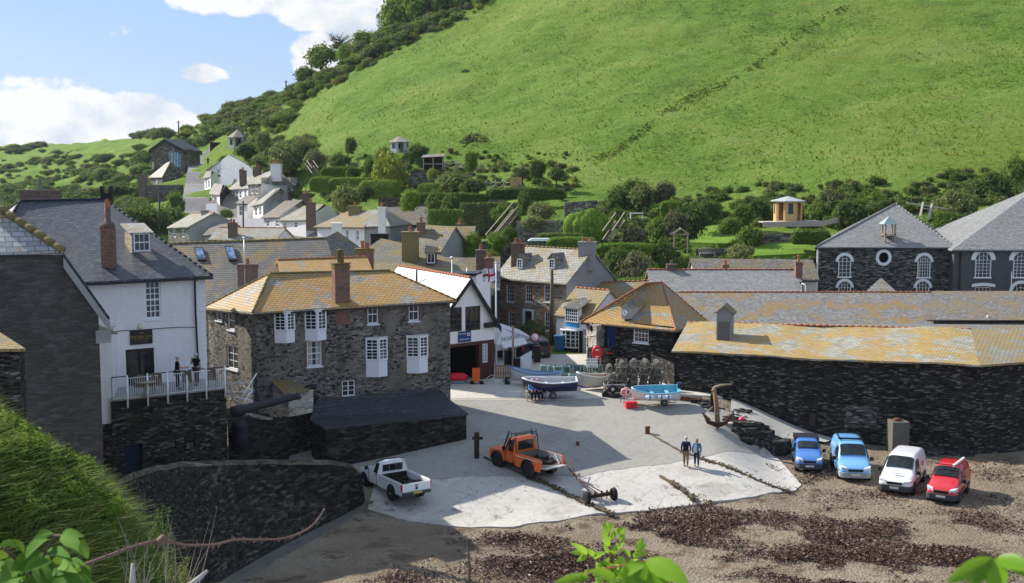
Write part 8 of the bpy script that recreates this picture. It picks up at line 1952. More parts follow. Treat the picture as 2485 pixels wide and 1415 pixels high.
# seated couple
sit = dict(hip=(0,.0,.55),chest=(0,-.05,.88),neck=(0,-.06,1.08),head=(0,-.04,1.20),shl=(-.19,-.05,1.0),shr=(.19,-.05,1.0),ell=(-.24,.05,.75),elr=(.24,.05,.75),wrl=(-.12,.27,.66),wrr=(.12,.27,.66),hpl=(-.09,.05,.53),hpr=(.09,.05,.53),knl=(-.11,.47,.53),knr=(.11,.47,.53),anl=(-.11,.5,.09),anr=(.11,.5,.09),foot=(0,.16,-.045),face=(.1,1,0))
bp,bh = QB; back = bh+math.pi
for off,top,hair,lab in ((-.28,LB,HAIRW,'white-haired person in a light blue jumper seated at the left of the quay bench'),(.12,RB,simple('pink_cap',(.55,.28,.26),.7),'person in a royal blue jumper seated at the right of the quay bench')):
 q = Vector((bp.x+off*math.cos(bh),bp.y+off*math.sin(bh),bp.z)); pz = q+Vector((math.sin(bh)*-.0,-.0,.0)); person(lab,(pz.x,pz.y+.02,pz.z-.0),back+(.0 if off < 0 else .15),sit,top,BK,hair,1.92)
p = GP(505,408,230,400); person('tiny dark figure walking up the village road',(p.x,p.y,p.z+.7),0,walk(),BK,BK,M['black'],1.8)
# ------------------------------------------------------------ vegetation
def leaf_cloud(name,mat,seed,n=900,ls=.16,shape=(1,1,.8),lumps=7,core=.72,clip=False,twig=False):
 """crown of many small leaf faces spread over uneven lumps, unit size, base at z=0"""
 rnd = random.Random(seed); m = MB(); L = []
 if clip: L = [((0,0,shape[2]*.5),1.0)]
 else:
  for i in range(lumps):
   a = rnd.uniform(0,6.28); d = rnd.uniform(.0,.55); L.append(((d*math.cos(a)*shape[0],d*math.sin(a)*shape[1],rnd.uniform(.28,.78)*shape[2]),rnd.uniform(.32,.55)))
 for i in range(n):
  c,r = rnd.choice(L); v = Vector((rnd.gauss(0,1),rnd.gauss(0,1),rnd.gauss(0,1))).normalized()
  if clip: p = Vector((v.x*shape[0]*.5*1.0,v.y*shape[1]*.5,v.z*shape[2]*.5)); s = max(abs(v.x),abs(v.y),abs(v.z)); p = p/s**.5*rnd.uniform(.90,1.04); nv = noise.noise(Vector((p.x*2.2+seed,p.y*2.2,p.z*2.2))); p += v*.10*nv+Vector((0,0,.12*noise.noise(Vector((p.x*1.5,seed,0))))); p.z += shape[2]*.5
  else: p = Vector(c)+Vector((v.x*shape[0],v.y*shape[1],v.z*shape[2]))*r*rnd.uniform(.72,1.08)
  if p.z < 0: p.z = abs(p.z)*.3
  if not clip and rnd.random() < .12: p = p+v*rnd.uniform(.03,.16)
  s = ls*rnd.uniform(.6,1.6); u = Vector((rnd.gauss(0,1),rnd.gauss(0,1),rnd.gauss(0,.7))).normalized(); w = (v+Vector((rnd.gauss(0,.5),rnd.gauss(0,.5),rnd.gauss(0,.5)+.3))).normalized(); t = u.cross(w)
  if t.length < .05: continue
  t.normalize(); u = w.cross(t)
  m.add([p-u*s*.5,p+t*s*.28,p+u*s*.55,p-t*s*.28],[[0,1,2,3]])
 for c,r in (L if not clip else []):
  q = MB(); 
  prof = [(r*core*math.sin(math.pi*i/6)+.002,-r*core*math.cos(math.pi*i/6)) for i in range(7)]
  m.lathe((c[0],c[1],max(c[2],r*.5)),prof,8,M=Matrix.Diagonal((shape[0],shape[1],shape[2])).to_3x3())
 if clip: m.box((0,0,shape[2]*.42),(shape[0]*.80,shape[1]*.74,shape[2]*.80))
 me = m.mesh(name,mat,uv=False); return me
LM = {k: M['leaf_'+k] for k in ('mid','bright','dark','olive','grey','yellow','gorse')}
PROTO = {}
for k in LM:
 PROTO[k] = [leaf_cloud('shrub',LM[k],10+i*7,1500,.125,(1,1,.85),lumps=9,core=.62) for i in range(2)]
HEDGE = [leaf_cloud('hedge',LM['bright'],50,4200,.10,(2,1,1),clip=True),leaf_cloud('hedge',LM['mid'],51,4200,.10,(2,1,1),clip=True)]
def shrub(p,size,kind='mid',label='',name='shrub',cat='shrub',group=None,sq=1.0,i=None,sx=1.0):
 me = PROTO[kind][i if i is not None else random.randint(0,1)]; o = bpy.data.objects.new(name,me); COL.objects.link(o); o.location = p; o.scale = (size*sx,size,size*sq); o.rotation_euler = (0,0,random.uniform(0,6.28)); tag(o,label,cat,group); return o
def at_v(px,py_base,D): return V(px,py_base,D)
def sh(px,base,w,h,D,kind,label,name='shrub',cat='shrub'):
 """w,h in photo pixels"""
 p = V(px,base,D); s = D/FPX; W_,H_ = w*s,h*s; me = random.choice(PROTO[kind]); o = bpy.data.objects.new(name,me); COL.objects.link(o)
 o.location = (p.x,p.y+W_*.3,p.z-.25*H_); o.scale = (W_*.60,W_*.60,H_*1.12/.95); o.rotation_euler = (0,0,random.uniform(-.5,.5)); tag(o,label,cat); return o
def hedge(px0,px1,top,bot,D0,D1,kind,label,th=1.6):
 a,b = V(px0,bot,D0),V(px1,bot,D1); d = b-a; L = math.hypot(d.x,d.y); h = (bot-top)*(D0+D1)/2/FPX; o = bpy.data.objects.new('hedge',HEDGE[kind]); COL.objects.link(o)
 o.location = ((a.x+b.x)/2,(a.y+b.y)/2+th/2,(a.z+b.z)/2-.3); o.scale = (L/2,th,h+.3); o.rotation_euler = (0,0,math.atan2(d.y,d.x)); tag(o,label,'hedge'); return o
def tree(px,base,w,h,D,kind,label,trunk_h=.35,name='tree',bare=False,lean=0):
 p = V(px,base,D); s = D/FPX; W_,H_ = w*s,h*s; r = empty(name,p,label,'tree'); m = MB(); t = max(.12,W_*.05)
 m.tube([p+Vector((0,0,-.8)),p+Vector((lean*.3,0,H_*.4)),p+Vector((lean,0,H_*.8))],[t,t*.7,t*.25],7)
 rn = random.Random(int(px))
 for i in range(9 if not bare else 26):
  a = rn.uniform(0,6.28); z0 = rn.uniform(.25,.6)*H_; q = p+Vector((lean*z0/H_,0,z0)); e = q+Vector((math.cos(a)*W_*.38,math.sin(a)*W_*.38,rn.uniform(.15,.42)*H_)); mid = q.lerp(e,.5)+Vector((0,0,-.05*H_))
  m.tube([q,mid,e],[t*.4,t*.25,t*.08],5,caps=False)
  if bare:
   for k in range(8): f = e+Vector((rn.gauss(0,.12)*W_,rn.gauss(0,.12)*W_,rn.uniform(0,.2)*H_)); m.tube([mid.lerp(e,rn.random()),f],[t*.1,t*.03],3,caps=False)
 m.build('trunk',M['bark'],r)
 me = random.choice(PROTO[kind]); o = bpy.data.objects.new('crown',me); COL.objects.link(o); o.parent = r; o.location = (lean,0,H_*trunk_h); k = .62 if not bare else .5; o.scale = (W_*.6,W_*.6,H_*(1-trunk_h)*1.15)
 if bare: o.scale = (W_*.5,W_*.5,H_*.45)
 return r
random.seed(77)
# clipped hedges of the gardens
for a in [(751,812,428,462,190,188,0,'box-cut green hedge low on the left of the gardens'),(778,848,404,430,200,198,0,'upper step of the left box-cut hedge'),(800,905,430,446,186,182,0,'low clipped hedge running right from the box-cut hedge'),(872,968,436,474,176,172,0,'tall rounded clipped hedge above the village roofs'),
   (1018,1062,444,468,172,170,0,'short clipped hedge beside the yellow bush'),(980,1180,468,488,162,160,1,'long dark hedge along the terrace below the yellow bush'),(1180,1370,456,480,160,158,1,'dark hedge along the upper lawn terrace'),
   (1445,1600,590,612,121,120,0,'flat bright hedge top right of the granite house chimney'),(1330,1450,575,600,124,122,0,'clipped yellow-green hedge behind the granite house'),(1300,1440,566,584,128,127,1,'darker hedge row above the yellow-green hedge'),
   (1495,1600,675,697,111,111,0,'small bright hedge beside the grey gable wall'),(1925,2020,557,588,124,123,1,'dark clipped hedge right of the dry stone wall'),(1605,1660,486,530,134,133,0,'round topped dark clipped bush above the lawn')]: hedge(*a)
def dome():
 me = leaf_cloud('clipped_bush',LM['bright'],61,5200,.055,(1,.8,.72),lumps=26,core=.8); o = bpy.data.objects.new('clipped_bush',me); COL.objects.link(o); p = V(1434,592,128); o.location = (p.x,p.y+1.5,p.z-.6); o.scale = (3.3,3.0,5.6); tag(o,'great domed bright green clipped bush in the middle of the gardens','bush')
dome()
# individual garden shrubs: px, base, w, h, D, kind, label
GS = [(950,455,95,95,184,'yellow','tall feathery yellow-green shrub in the middle of the gardens'),(930,400,60,50,192,'olive','olive shrub behind the yellow-green shrub'),(1048,430,30,26,178,'yellow','bright yellow flowering bush'),(1100,462,115,55,172,'olive','broad olive bush right of the yellow bush'),
 (1150,372,115,55,205,'gorse','big dark windswept thorn bush on the field edge'),(1200,360,50,42,208,'gorse','smaller thorn bush at the right of the windswept one'),(1145,405,36,44,184,'bright','rounded green bush beside the open shed'),(1010,375,60,30,200,'dark','dark bush behind the pale summerhouse'),
 (853,362,34,34,214,'dark','dark upright bush on the field edge left'),(700,400,110,60,222,'olive','wide grey-green thicket above the white gable houses'),(640,350,40,35,260,'olive','shrub right of the gazebo'),(760,400,60,45,212,'grey','bare grey thicket by the white garden stair'),(730,372,80,40,225,'olive','olive thicket on the lower field edge'),
 (820,400,60,34,204,'dark','dark bushes above the box-cut hedge'),(860,430,40,30,190,'dark','low spreading dark bush between the hedges'),(895,415,36,40,190,'mid','green bush left of the feathery shrub'),(835,500,80,60,170,'olive','pale olive scrub above the village roofs'),(885,480,50,40,168,'dark','dark bush below the rounded hedge'),
 (1000,500,50,45,158,'bright','bright green bush hanging over the garden wall'),(1060,510,70,60,155,'mid','ivy bush on the left of the ivy wall'),(1090,520,50,60,152,'dark','dark ivy mass beside the ivy wall'),(1220,530,60,40,146,'mid','mid green bush at the right end of the ivy wall'),(1155,460,70,30,168,'dark','low dark shrubs by the rope fence'),(1255,470,50,28,164,'grey','grey shrubs right of the picket gate'),
 (1150,610,44,52,124,'bright','round bright green bush among the roofs'),(1100,560,50,40,138,'mid','trailing green bush left of the timber stair'),(1210,600,60,40,130,'bright','light green bank at the foot of the timber stair'),(1190,640,50,40,118,'olive','variegated bush left of the granite house chimney'),(1235,580,40,36,132,'mid','green bush right of the timber stair'),
 (1320,528,76,40,138,'olive','pale leafy shrub left of the great domed bush'),(1275,510,40,50,142,'dark','dark bush in the wall recess'),(1300,545,60,22,132,'olive','creeper over the pale stone garden wall'),
 (1500,500,70,55,152,'dark','dark shrub right of the domed bush on the field edge'),(1560,495,80,60,150,'olive','olive thicket in the middle of the field edge'),(1540,470,60,40,158,'mid','green shrub above the olive thicket'),(1620,480,60,45,150,'grey','grey scrub on the field edge'),(1500,530,40,30,138,'mid','green shrub above the garden stair'),
 (1540,588,70,48,128,'grey','silver leaved bush beside the garden stair'),(1600,570,60,50,130,'mid','green shrub right of the silver bush'),(1640,560,70,60,129,'grey','bare reddish grey bush below the round clipped bush'),(1690,560,90,75,131,'dark','large dark shrub sloping down to the lawn'),(1725,530,70,50,137,'dark','dark shrub above the lawn'),
 (1545,672,90,70,116,'grey','big bare brown bush behind the low hedge'),(1500,650,80,60,118,'dark','dark bush under the flat hedge'),(1610,640,60,70,120,'dark','dark bush between the flat hedge and the arch'),(1590,690,70,50,113,'dark','dark bush beside the bare brown bush'),(1650,660,50,40,120,'mid','green shrubs below the garden arch'),(1680,645,70,30,120,'mid','leafy bank below the bench'),
 (1780,560,60,36,132,'mid','green shrub left of the golden summerhouse'),(1810,540,60,50,136,'mid','tall green shrub left of the golden summerhouse'),(1830,590,70,45,127,'mid','green shrub in front of the deck'),(1800,622,70,34,122,'olive','thin olive shrub on the lower lawn'),(1850,525,60,50,140,'dark','dark shrub behind the golden summerhouse'),
 (2080,545,90,70,132,'dark','big dark shrub left of the pyramid roof'),(1990,530,70,50,138,'mid','green thicket right of the golden summerhouse'),(2030,500,80,45,144,'gorse','dark scrub above the deck'),(2130,500,60,40,142,'mid','green thicket behind the pyramid roof'),(2300,560,120,60,128,'mid','green bank between the two hall roofs'),(2330,520,110,70,134,'olive','olive thicket between the two hall roofs'),(2420,470,100,60,142,'dark','dark thicket behind the chapel hall roof'),(2470,430,60,60,150,'mid','green bushes at the right edge'),
 (415,560,90,66,195,'dark','dark round tree left of the village road'),(330,540,110,56,200,'dark','dark tree mass behind the pub roof'),(372,568,110,72,186,'dark','dark tree behind the pub hip'),(322,560,90,66,184,'dark','dark tree at the left end of the tree mass behind the pub'),(428,520,46,62,215,'mid','light green bush beside the village road'),(415,490,30,28,240,'mid','small green bush above the road hedge'),(550,530,40,26,205,'mid','flowering shrub below the village steps'),
 (1290,818,70,44,106.5,'olive','pale flowering bush at the door of the granite house'),(1250,822,30,26,106,'mid','small green shrub left of the granite house door'),(530,345,110,34,345,'dark','dark hedge bank left of the upper road'),(475,360,70,30,350,'dark','dark roadside bushes above the white gable'),(600,370,60,26,275,'dark','dark shrubs beside the gazebo'),(660,385,50,30,250,'dark','dark shrub right of the white gable'),(545,395,30,20,285,'mid','green verge bush by the road bend')]
for a in GS: sh(*a)
# ivy wall leaves
def ivy(label,pix,D,n,kind):
 rn = random.Random(5); m = MB()
 for i in range(n):
  u,v = rn.random(),rn.random(); px = pix[0]+(pix[2]-pix[0])*u; py = pix[1]+(pix[3]-pix[1])*v*(.75+.25*math.sin(u*9)); p = V(px,py,D-.15-rn.random()*.35); s = rn.uniform(.15,.35)
  a = Vector((rn.gauss(0,1),rn.gauss(0,.4),rn.gauss(0,1))).normalized()*s; b = a.cross(Vector((rn.gauss(0,.3),-1,.4))).normalized()*s*.7; m.add([p-a,p+b,p+a,p-b],[[0,1,2,3]])
 tag(m.build('ivy',LM[kind],None,uv=False),label,'ivy',kind='stuff')
ivy('ivy covering the garden retaining wall',(1118,494,1262,600),149.6,5200,'olive')
ivy('ivy trailing down beside the dark stone wall',(1040,510,1122,565),139,1500,'mid')
# trees
tree(1308,452,44,62,172,'dark','small dark upright tree on the upper garden terrace'); tree(1268,448,42,52,170,'gorse','thin bare tree left of the small dark tree',bare=True); tree(1350,452,40,44,168,'dark','leaning dark tree right of the small upright one'); tree(862,225,44,40,325,'gorse','lone windswept tree standing out in the field'); tree(765,275,34,42,310,'gorse','small crooked tree on the field margin',bare=True)
tree(1130,195,30,26,255,'gorse','single small thorn bush high in the big field')
for (px,b,w,h,D,k,lab,br) in [(960,85,90,90,322,'mid','tall skyline tree at the top of the ridge',False),(1010,60,90,80,318,'bright','bright green skyline tree right of the tall one',False),(1070,40,90,70,316,'mid','skyline tree at the upper middle of the frame',False),(1120,25,80,60,312,'bright','rightmost skyline tree before the open field',False),(825,120,60,40,335,'grey','bare twiggy tree on the ridge',True),(930,100,40,70,328,'grey','thin pale tree left of the tall skyline tree',True),
  (780,165,90,52,345,'mid','round green tree on the ridge left of the bare one',False),(890,120,70,40,332,'mid','low round tree on the ridge between bare ones',False),(740,200,60,36,350,'mid','low tree where the ridge drops toward the village',False),(850,145,60,34,330,'bright','bright low tree under the bare ridge tree',False)]: tree(px,b,w,h,D,k,lab,bare=br,trunk_h=.02)
# scrub along the ridge and the left valley side: individual bushes of one sort each
LOWP = {}
def scatter(n,region,kinds,label,group,smin,smax,seed,dens=None,name='scrub_bush',d0=110,d1=800,sq=.8,merge=False):
 rn = random.Random(seed); c = 0; tries = 0; acc = {}
 while c < n and tries < n*30:
  tries += 1; x0,y0,x1,y1 = region(rn) if callable(region) else region; px,py = rn.uniform(x0,x1),rn.uniform(y0,y1)
  if dens and not dens(px,py): continue
  r = RAY(px,py); p = GP(px,py,d0,d1)
  if p.y > d1*.97: continue
  s = rn.uniform(smin,smax); random.seed(seed*1000+tries)
  if merge:
   k = rn.choice(kinds); c += 1
   if k not in LOWP: LOWP[k] = leaf_cloud('low',LM[k],33,420,.17,(1,1,.85),lumps=4,core=.6)
   a = rn.uniform(0,6.28); src = LOWP[k]; m = acc.setdefault(k,MB()); ca,sa = math.cos(a)*s,math.sin(a)*s
   m.add([(p.x+v.co.x*ca-v.co.y*sa,p.y+v.co.x*sa+v.co.y*ca,p.z-s*.15+v.co.z*s*sq) for v in src.vertices],[tuple(f.vertices) for f in src.polygons]); continue
  shrub(p+Vector((0,0,-s*.15)),s,rn.choice(kinds),label,name,'bush',group,sq*rn.uniform(.8,1.2),sx=rn.uniform(.9,1.5)); c += 1
 if merge:
  allm = MB(); mats = []
  for i,(k,m) in enumerate(acc.items()):
   b = len(allm.v); allm.v += m.v; allm.f += [[b+j for j in f] for f in m.f]; allm.m += [i]*len(m.f); allm.sm += m.sm; mats.append(LM[k])
  tag(allm.build(name,mats,None,uv=False),label,'undergrowth',kind='stuff')
def line_y(tab,x): return lerp_tab(tab,x)
RIDGE_T = [(430,300),(500,268),(560,258),(690,215),(760,165),(860,115),(950,60),(1100,20),(1190,-20)]
RIDGE_B = [(430,345),(520,318),(600,335),(680,318),(740,235),(870,165),(950,125),(1080,55),(1190,0)]
scatter(120,(430,-20,1180,345),('mid','olive','dark','gorse','mid'),'green scrub bush in the thicket along the ridge slope','scrub bushes along the ridge slope',2.0,4.4,3,lambda x,y: line_y(RIDGE_T,x)+2 < y < line_y(RIDGE_B,x),d0=200)
scatter(80,(-20,385,365,520),('mid','dark','olive','mid'),'rounded scrub bush on the far left valley side','scrub bushes on the left valley side',2.0,4.4,4,lambda x,y: y > 395-.0*x and noise.noise(Vector((x*.02,y*.03,0))) > -.25,d0=200)
scatter(22,(100,360,350,400),('dark','mid'),'dark lone bush in the far left pasture','bushes in the far pasture',2.5,4.2,5,lambda x,y: y > 372-.05*x and x+0 < 380,d0=300)
scatter(46,(255,322,402,336),('dark',),'dark hedgerow bush on the far left skyline','hedgerow bushes on the far skyline',4.2,6.4,6,lambda x,y: y > 348-.052*x-8,d0=450,d1=1000)
scatter(24,(0,345,110,372),('dark','gorse'),'low hedge bush crossing the far left pasture','hedge bushes in the far pasture',2.5,4,7,lambda x,y: abs(y-(372-.15*x)) < 5,d0=450,d1=1000)
scatter(48,(590,320,760,400),('olive','mid','dark'),'scrub bush between the village and the field','scrub bushes below the field edge',1.6,3.4,8,lambda x,y: y > 355-.1*(x-600),d0=200)
scatter(200,(640,340,1400,500),('olive','mid','dark','grey'),'low undergrowth filling the terraced gardens',None,.8,1.8,9,lambda x,y: y > 395+.02*(x-900) and y < 490,name='undergrowth',d0=140,merge=True)
scatter(420,(1400,380,2485,560),('mid','olive','gorse','mid'),'tangled brambles along the foot of the big field',None,.7,1.8,10,lambda x,y: y > 500-.085*(x-1400)+18*noise.noise(Vector((x*.01,0,0))) and noise.noise(Vector((x*.012,y*.02,5))) > -.3,name='brambles',d0=115,merge=True)
scatter(160,(1440,560,1980,650),('mid','olive'),'small leafy plants covering the lower gardens',None,.45,1.1,12,lambda x,y: (x < 1680 or y > 636),name='garden_plants',d0=112,merge=True)
scatter(480,(1440,0,2060,400),('bright','yellow','bright','mid'),'line of taller growth crossing the big field diagonally',None,.16,.42,13,lambda x,y: abs(y-(315-(x-1560)*.60-10*math.sin(x*.02))) < 8,name='field_bank',d0=115,merge=True)
scatter(330,(-20,375,370,530),('mid','olive','mid','dark'),'dense low scrub over the left valley side',None,1.2,2.8,21,lambda x,y: y > 392 and noise.noise(Vector((x*.015,y*.02,3))) > -.3,name='valley_scrub',d0=180,merge=True)
scatter(420,(430,-20,1180,350),('mid','olive','bright','yellow','olive'),'low scrub and brambles along the ridge slope',None,.9,2.4,22,lambda x,y: line_y(RIDGE_T,x)+4 < y < line_y(RIDGE_B,x)+12,name='ridge_scrub',d0=200,merge=True)
scatter(240,(600,320,1400,480),('bright','mid','olive','yellow'),'mixed leafy plants between the garden walls',None,.4,1.1,23,lambda x,y: y > 372 and y < 478,name='garden_foliage',d0=140,merge=True)
# grass tussocks over the big field: one mass
def tussocks():
 rn = random.Random(2); m = MB(); n = 0
 while n < 9000:
  px,py = rn.uniform(640,2500),rn.uniform(-10,520)
  if py > 470-.02*(px-1400) or py < line_y(RIDGE_B,px)-10: continue
  if px < 1250 and py > 395: continue
  r = RAY(px,py); D = 150
  # cheap march on a coarse copy
  Ds = np.arange(110,420,4.0); hs = tps(r.x*Ds,r.y*Ds); zs = CAM.z+r.z*Ds; k = np.argmax(zs <= hs)
  if k == 0: continue
  f0,f1 = zs[k-1]-hs[k-1],zs[k]-hs[k]; D = Ds[k-1]+4*f0/(f0-f1)
  for j in range(3):
   x,y = r.x*D+rn.gauss(0,1.2),r.y*D+rn.gauss(0,2.0); z = CAM.z+r.z*D+(y-r.y*D)*.45; s = rn.uniform(.07,.2)
   for q in range(2):
    a = rn.uniform(0,3.14); d = Vector((math.cos(a),math.sin(a),0))*s; l = Vector((rn.gauss(0,.25),rn.gauss(0,.25),rn.uniform(.5,1.0)))*s
    m.add([(x-d.x,y-d.y,z-.2),(x+d.x,y+d.y,z-.2),(x+d.x*.4+l.x,y+d.y*.4+l.y,z+l.z+.1),(x-d.x*.5+l.x,y-d.y*.5+l.y,z+l.z*.8)],[[0,1,2,3]])
  n += 3
 tag(m.build('hill_grass',M['tussock'],None,uv=False),'rough tussocky grass over the steep green field','grass',kind='stuff')
M['tussock'] = leafm('tussock',(.19,.275,.04),(.28,.35,.065),(.14,.21,.03),.25)
tussocks()
# seaweed drift on the beach
def seaweed():
 rn = random.Random(6); m = MB(); n = 0
 blobs = [(1110,1290,1330,1320,1),(1150,1330,1480,1400,1.2),(1380,1255,1720,1330,1.3),(1300,1300,1800,1415,1.0),(1690,1215,1800,1240,2.2),(1560,1235,2050,1300,.8),(1900,1255,2150,1400,.9),(2120,1240,2440,1330,1.2),(2200,1300,2470,1415,.7),(1700,1330,2300,1430,.8),(2020,1190,2300,1215,.5),(2330,1130,2485,1220,.35),(1910,1145,2050,1190,.6),(1990,1110,2020,1150,.6),(880,1380,1100,1430,.5),(1840,1115,1900,1150,.5)]
 tot = 0
 while n < 44000 and tot < 400000:
  tot += 1; b = rn.choices(blobs,[(q[2]-q[0])*(q[3]-q[1])*q[4] for q in blobs])[0]
  px = rn.gauss((b[0]+b[2])/2,(b[2]-b[0])*.30); py = rn.gauss((b[1]+b[3])/2,(b[3]-b[1])*.30)
  if py > 1440 or py < 1100: continue
  p = ZP(px,py,.2)
  v = noise.fractal(Vector((p.x*.22,p.y*.34,1.5)),.62,2.2,7)
  if v < -.12+.42*rn.random(): continue
  if p.y > 62 and lerp_tab(low,p.x) < p.y < 79 and p.x < 15.6 and not (1690 < px < 1800): continue
  z = front_h(p.x,p.y)+.05+rn.random()**2*.22*min(1,v*2.5); n += 1
  s = rn.uniform(.04,.13); a = Vector((rn.gauss(0,1),rn.gauss(0,1),rn.gauss(0,.45))).normalized()*s; w = Vector((rn.gauss(0,1),rn.gauss(0,1),rn.gauss(0,.6))).normalized()*s*.45
  c = Vector((p.x,p.y,z)); m.add([c-a,c-a*.2+w,c+a+w*.3,c+a*.2-w],[[0,1,2,3]])
 for i in range(170):
  px,py = rn.uniform(930,1900),rn.uniform(1150,1275); p = on(px,py); k = rn.choice((2,3,4,14)) if rn.random() < .4 else 2
  for j in range(k):
   x,y = p.x+rn.gauss(0,.13),p.y+rn.gauss(0,.13); a = rn.uniform(0,3.14); q = rn.uniform(.03,.14); d = Vector((math.cos(a),math.sin(a),0))*q; w = Vector((-d.y,d.x,0))*.2; c = Vector((x,y,front_h(x,y)+.10+rn.uniform(0,.03))); m.add([c-d,c+w,c+d,c-w],[[0,1,2,3]])
 t = Mt('seaweed',.55,.35); t.col(ramp(t.nt,t.noise(t.pos,3.5,6),[(.3,(.04,.02,.013)),(.5,(.09,.046,.028)),(.75,(.19,.115,.07))])); tag(m.build('seaweed',t.m,None,uv=False),'dark brown seaweed washed up over the sand','seaweed',kind='stuff')
seaweed()
# pale pebbles near the wall
def pebbles():
 rn = random.Random(16); m = MB()
 for i in range(2600):
  px,py = rn.uniform(1850,2520),rn.uniform(1060,1415); p = ZP(px,py,.2)
  if p.y > 62 and p.x < 16.4: continue
  s = rn.uniform(.015,.04); z = front_h(p.x,p.y)+.02; m.add([(p.x-s,p.y,z),(p.x,p.y-s,z),(p.x+s,p.y,z),(p.x,p.y+s,z),(p.x,p.y,z+s*.8)],[[0,1,4],[1,2,4],[2,3,4],[3,0,4]])
 t = Mt('pebbles',.8,.2); t.col(ramp(t.nt,t.noise(t.pos,5,4),[(.3,(.12,.1,.08)),(.5,(.35,.3,.25)),(.7,(.65,.62,.56))])); tag(m.build('shingle',t.m,None,uv=False),'pale shingle scattered on the sand below the wall','shingle',kind='stuff')
pebbles()
# ------------------------------------------------------------ near grassy bank
S_TAB = [(-.60,-.13),(-.428,-.218),(-.40,-.236),(-.359,-.272),(-.34,-.300),(-.322,-.335),(-.306,-.38),(-.29,-.45),(-.256,-.60),(-.2,-.85),(0,-1.0),(.6,-1.0)]
def bank_h(x,y):
 yy = max(y,1.0); a = max(-.6,min(.6,x/yy)); S = lerp_tab(S_TAB,a); yc = 15.0
 z = 18.5+yy*S-.028*(yy-yc)**2 if yy > yc else max(18.5+yy*S-.085*(yy-yc)**2,5)
 return z+.16*noise.fractal(Vector((x*.7,y*.7,0)),1,2,4)+.30*noise.noise(Vector((x*.42,y*.30,7)))*(1 if yy > 7 else 0)-.08
def bank():
 m = MB(); xs = fr(-16,3,.25); ys_ = fr(3,22,.25); nx = len(xs)
 m.v = [(x,y,max(-1,bank_h(x,y))) for y in ys_ for x in xs]; m.f = [[j*nx+i,j*nx+i+1,(j+1)*nx+i+1,(j+1)*nx+i] for j in range(len(ys_)-1) for i in range(nx-1)]
 m.m = [0]*len(m.f); m.sm = [True]*len(m.f); o = m.build('grassy_bank',M['soil'],None,world=False,uv=False); tag(o,kind='structure')
 rn = random.Random(12); g_ = MB(); n = 0
 while n < 34000:
  y = rn.uniform(9,17); a = rn.uniform(-.5,-.285); x = a*y
  if x < -9.5 or (a > -.305 and rn.random() < .6): continue
  d = noise.noise(Vector((x*.55,y*.4,4))); 
  if rn.random() > .75+d: continue
  n += 1; z = bank_h(x,y); h = rn.uniform(.14,.42)*(1.1+.9*d)*(.6+y/16)*.8; lean = Vector((rn.gauss(.22,.35),rn.gauss(-.15,.35),1)).normalized()
  w = Vector((rn.gauss(0,1),rn.gauss(0,.5),0)).normalized()*rn.uniform(.004,.011)*(.7+y/14); p = Vector((x,y,z-.02)); q = p+lean*h*.55; e = p+(lean+Vector((rn.gauss(.22,.2),rn.gauss(-.05,.15),-.25)))*h
  g_.add([p-w,p+w,q+w*.8,q-w*.8,e],[[0,1,2,3],[3,2,4]])
 tag(g_.build('bank_grass',M['grassblade'],None,uv=False),'long bending grass on the near bank at lower left','grass',kind='stuff')
 # weeds among the grass
 wd = {}
 for i in range(620):
  y = rn.uniform(7,17); a = rn.uniform(-.45,-.32); x = a*y
  if noise.noise(Vector((x*.5,y*.5,9))) < .0 and rn.random() < .7: continue
  s = rn.uniform(.10,.28); k = rn.choice(('bright','mid','yellow','bright')); src = LOWP.setdefault(k,leaf_cloud('low',LM[k],33,420,.17,(1,1,.85),lumps=4,core=.3)); m_ = wd.setdefault(k,MB()); z = bank_h(x,y)+.05
  m_.add([(x+v.co.x*s,y+v.co.y*s,z+v.co.z*s*1.1) for v in src.vertices if 1],[tuple(f.vertices) for f in src.polygons])
 am = MB(); mt = []
 for i,(k,q) in enumerate(wd.items()): b = len(am.v); am.v += q.v; am.f += [[b+j for j in f] for f in q.f]; am.m += [i]*len(q.f); am.sm += q.sm; mt.append(LM[k])
 tag(am.build('bank_weeds',mt,None,uv=False),'low leafy weeds tangled in the grass of the near bank','weeds',kind='stuff')
 for i in range(16):
  y = rn.uniform(8,17); a = rn.uniform(-.44,-.31); x = a*y; z = bank_h(x,y); s = rn.uniform(.22,.5); random.seed(i)
  shrub(Vector((x,y,z-.05)),s,random.choice(('mid','bright','yellow')) if y > 12 else 'mid','leafy green weed growing through the grass of the near bank','weed','plant','weeds in the near bank',.9)
bank()
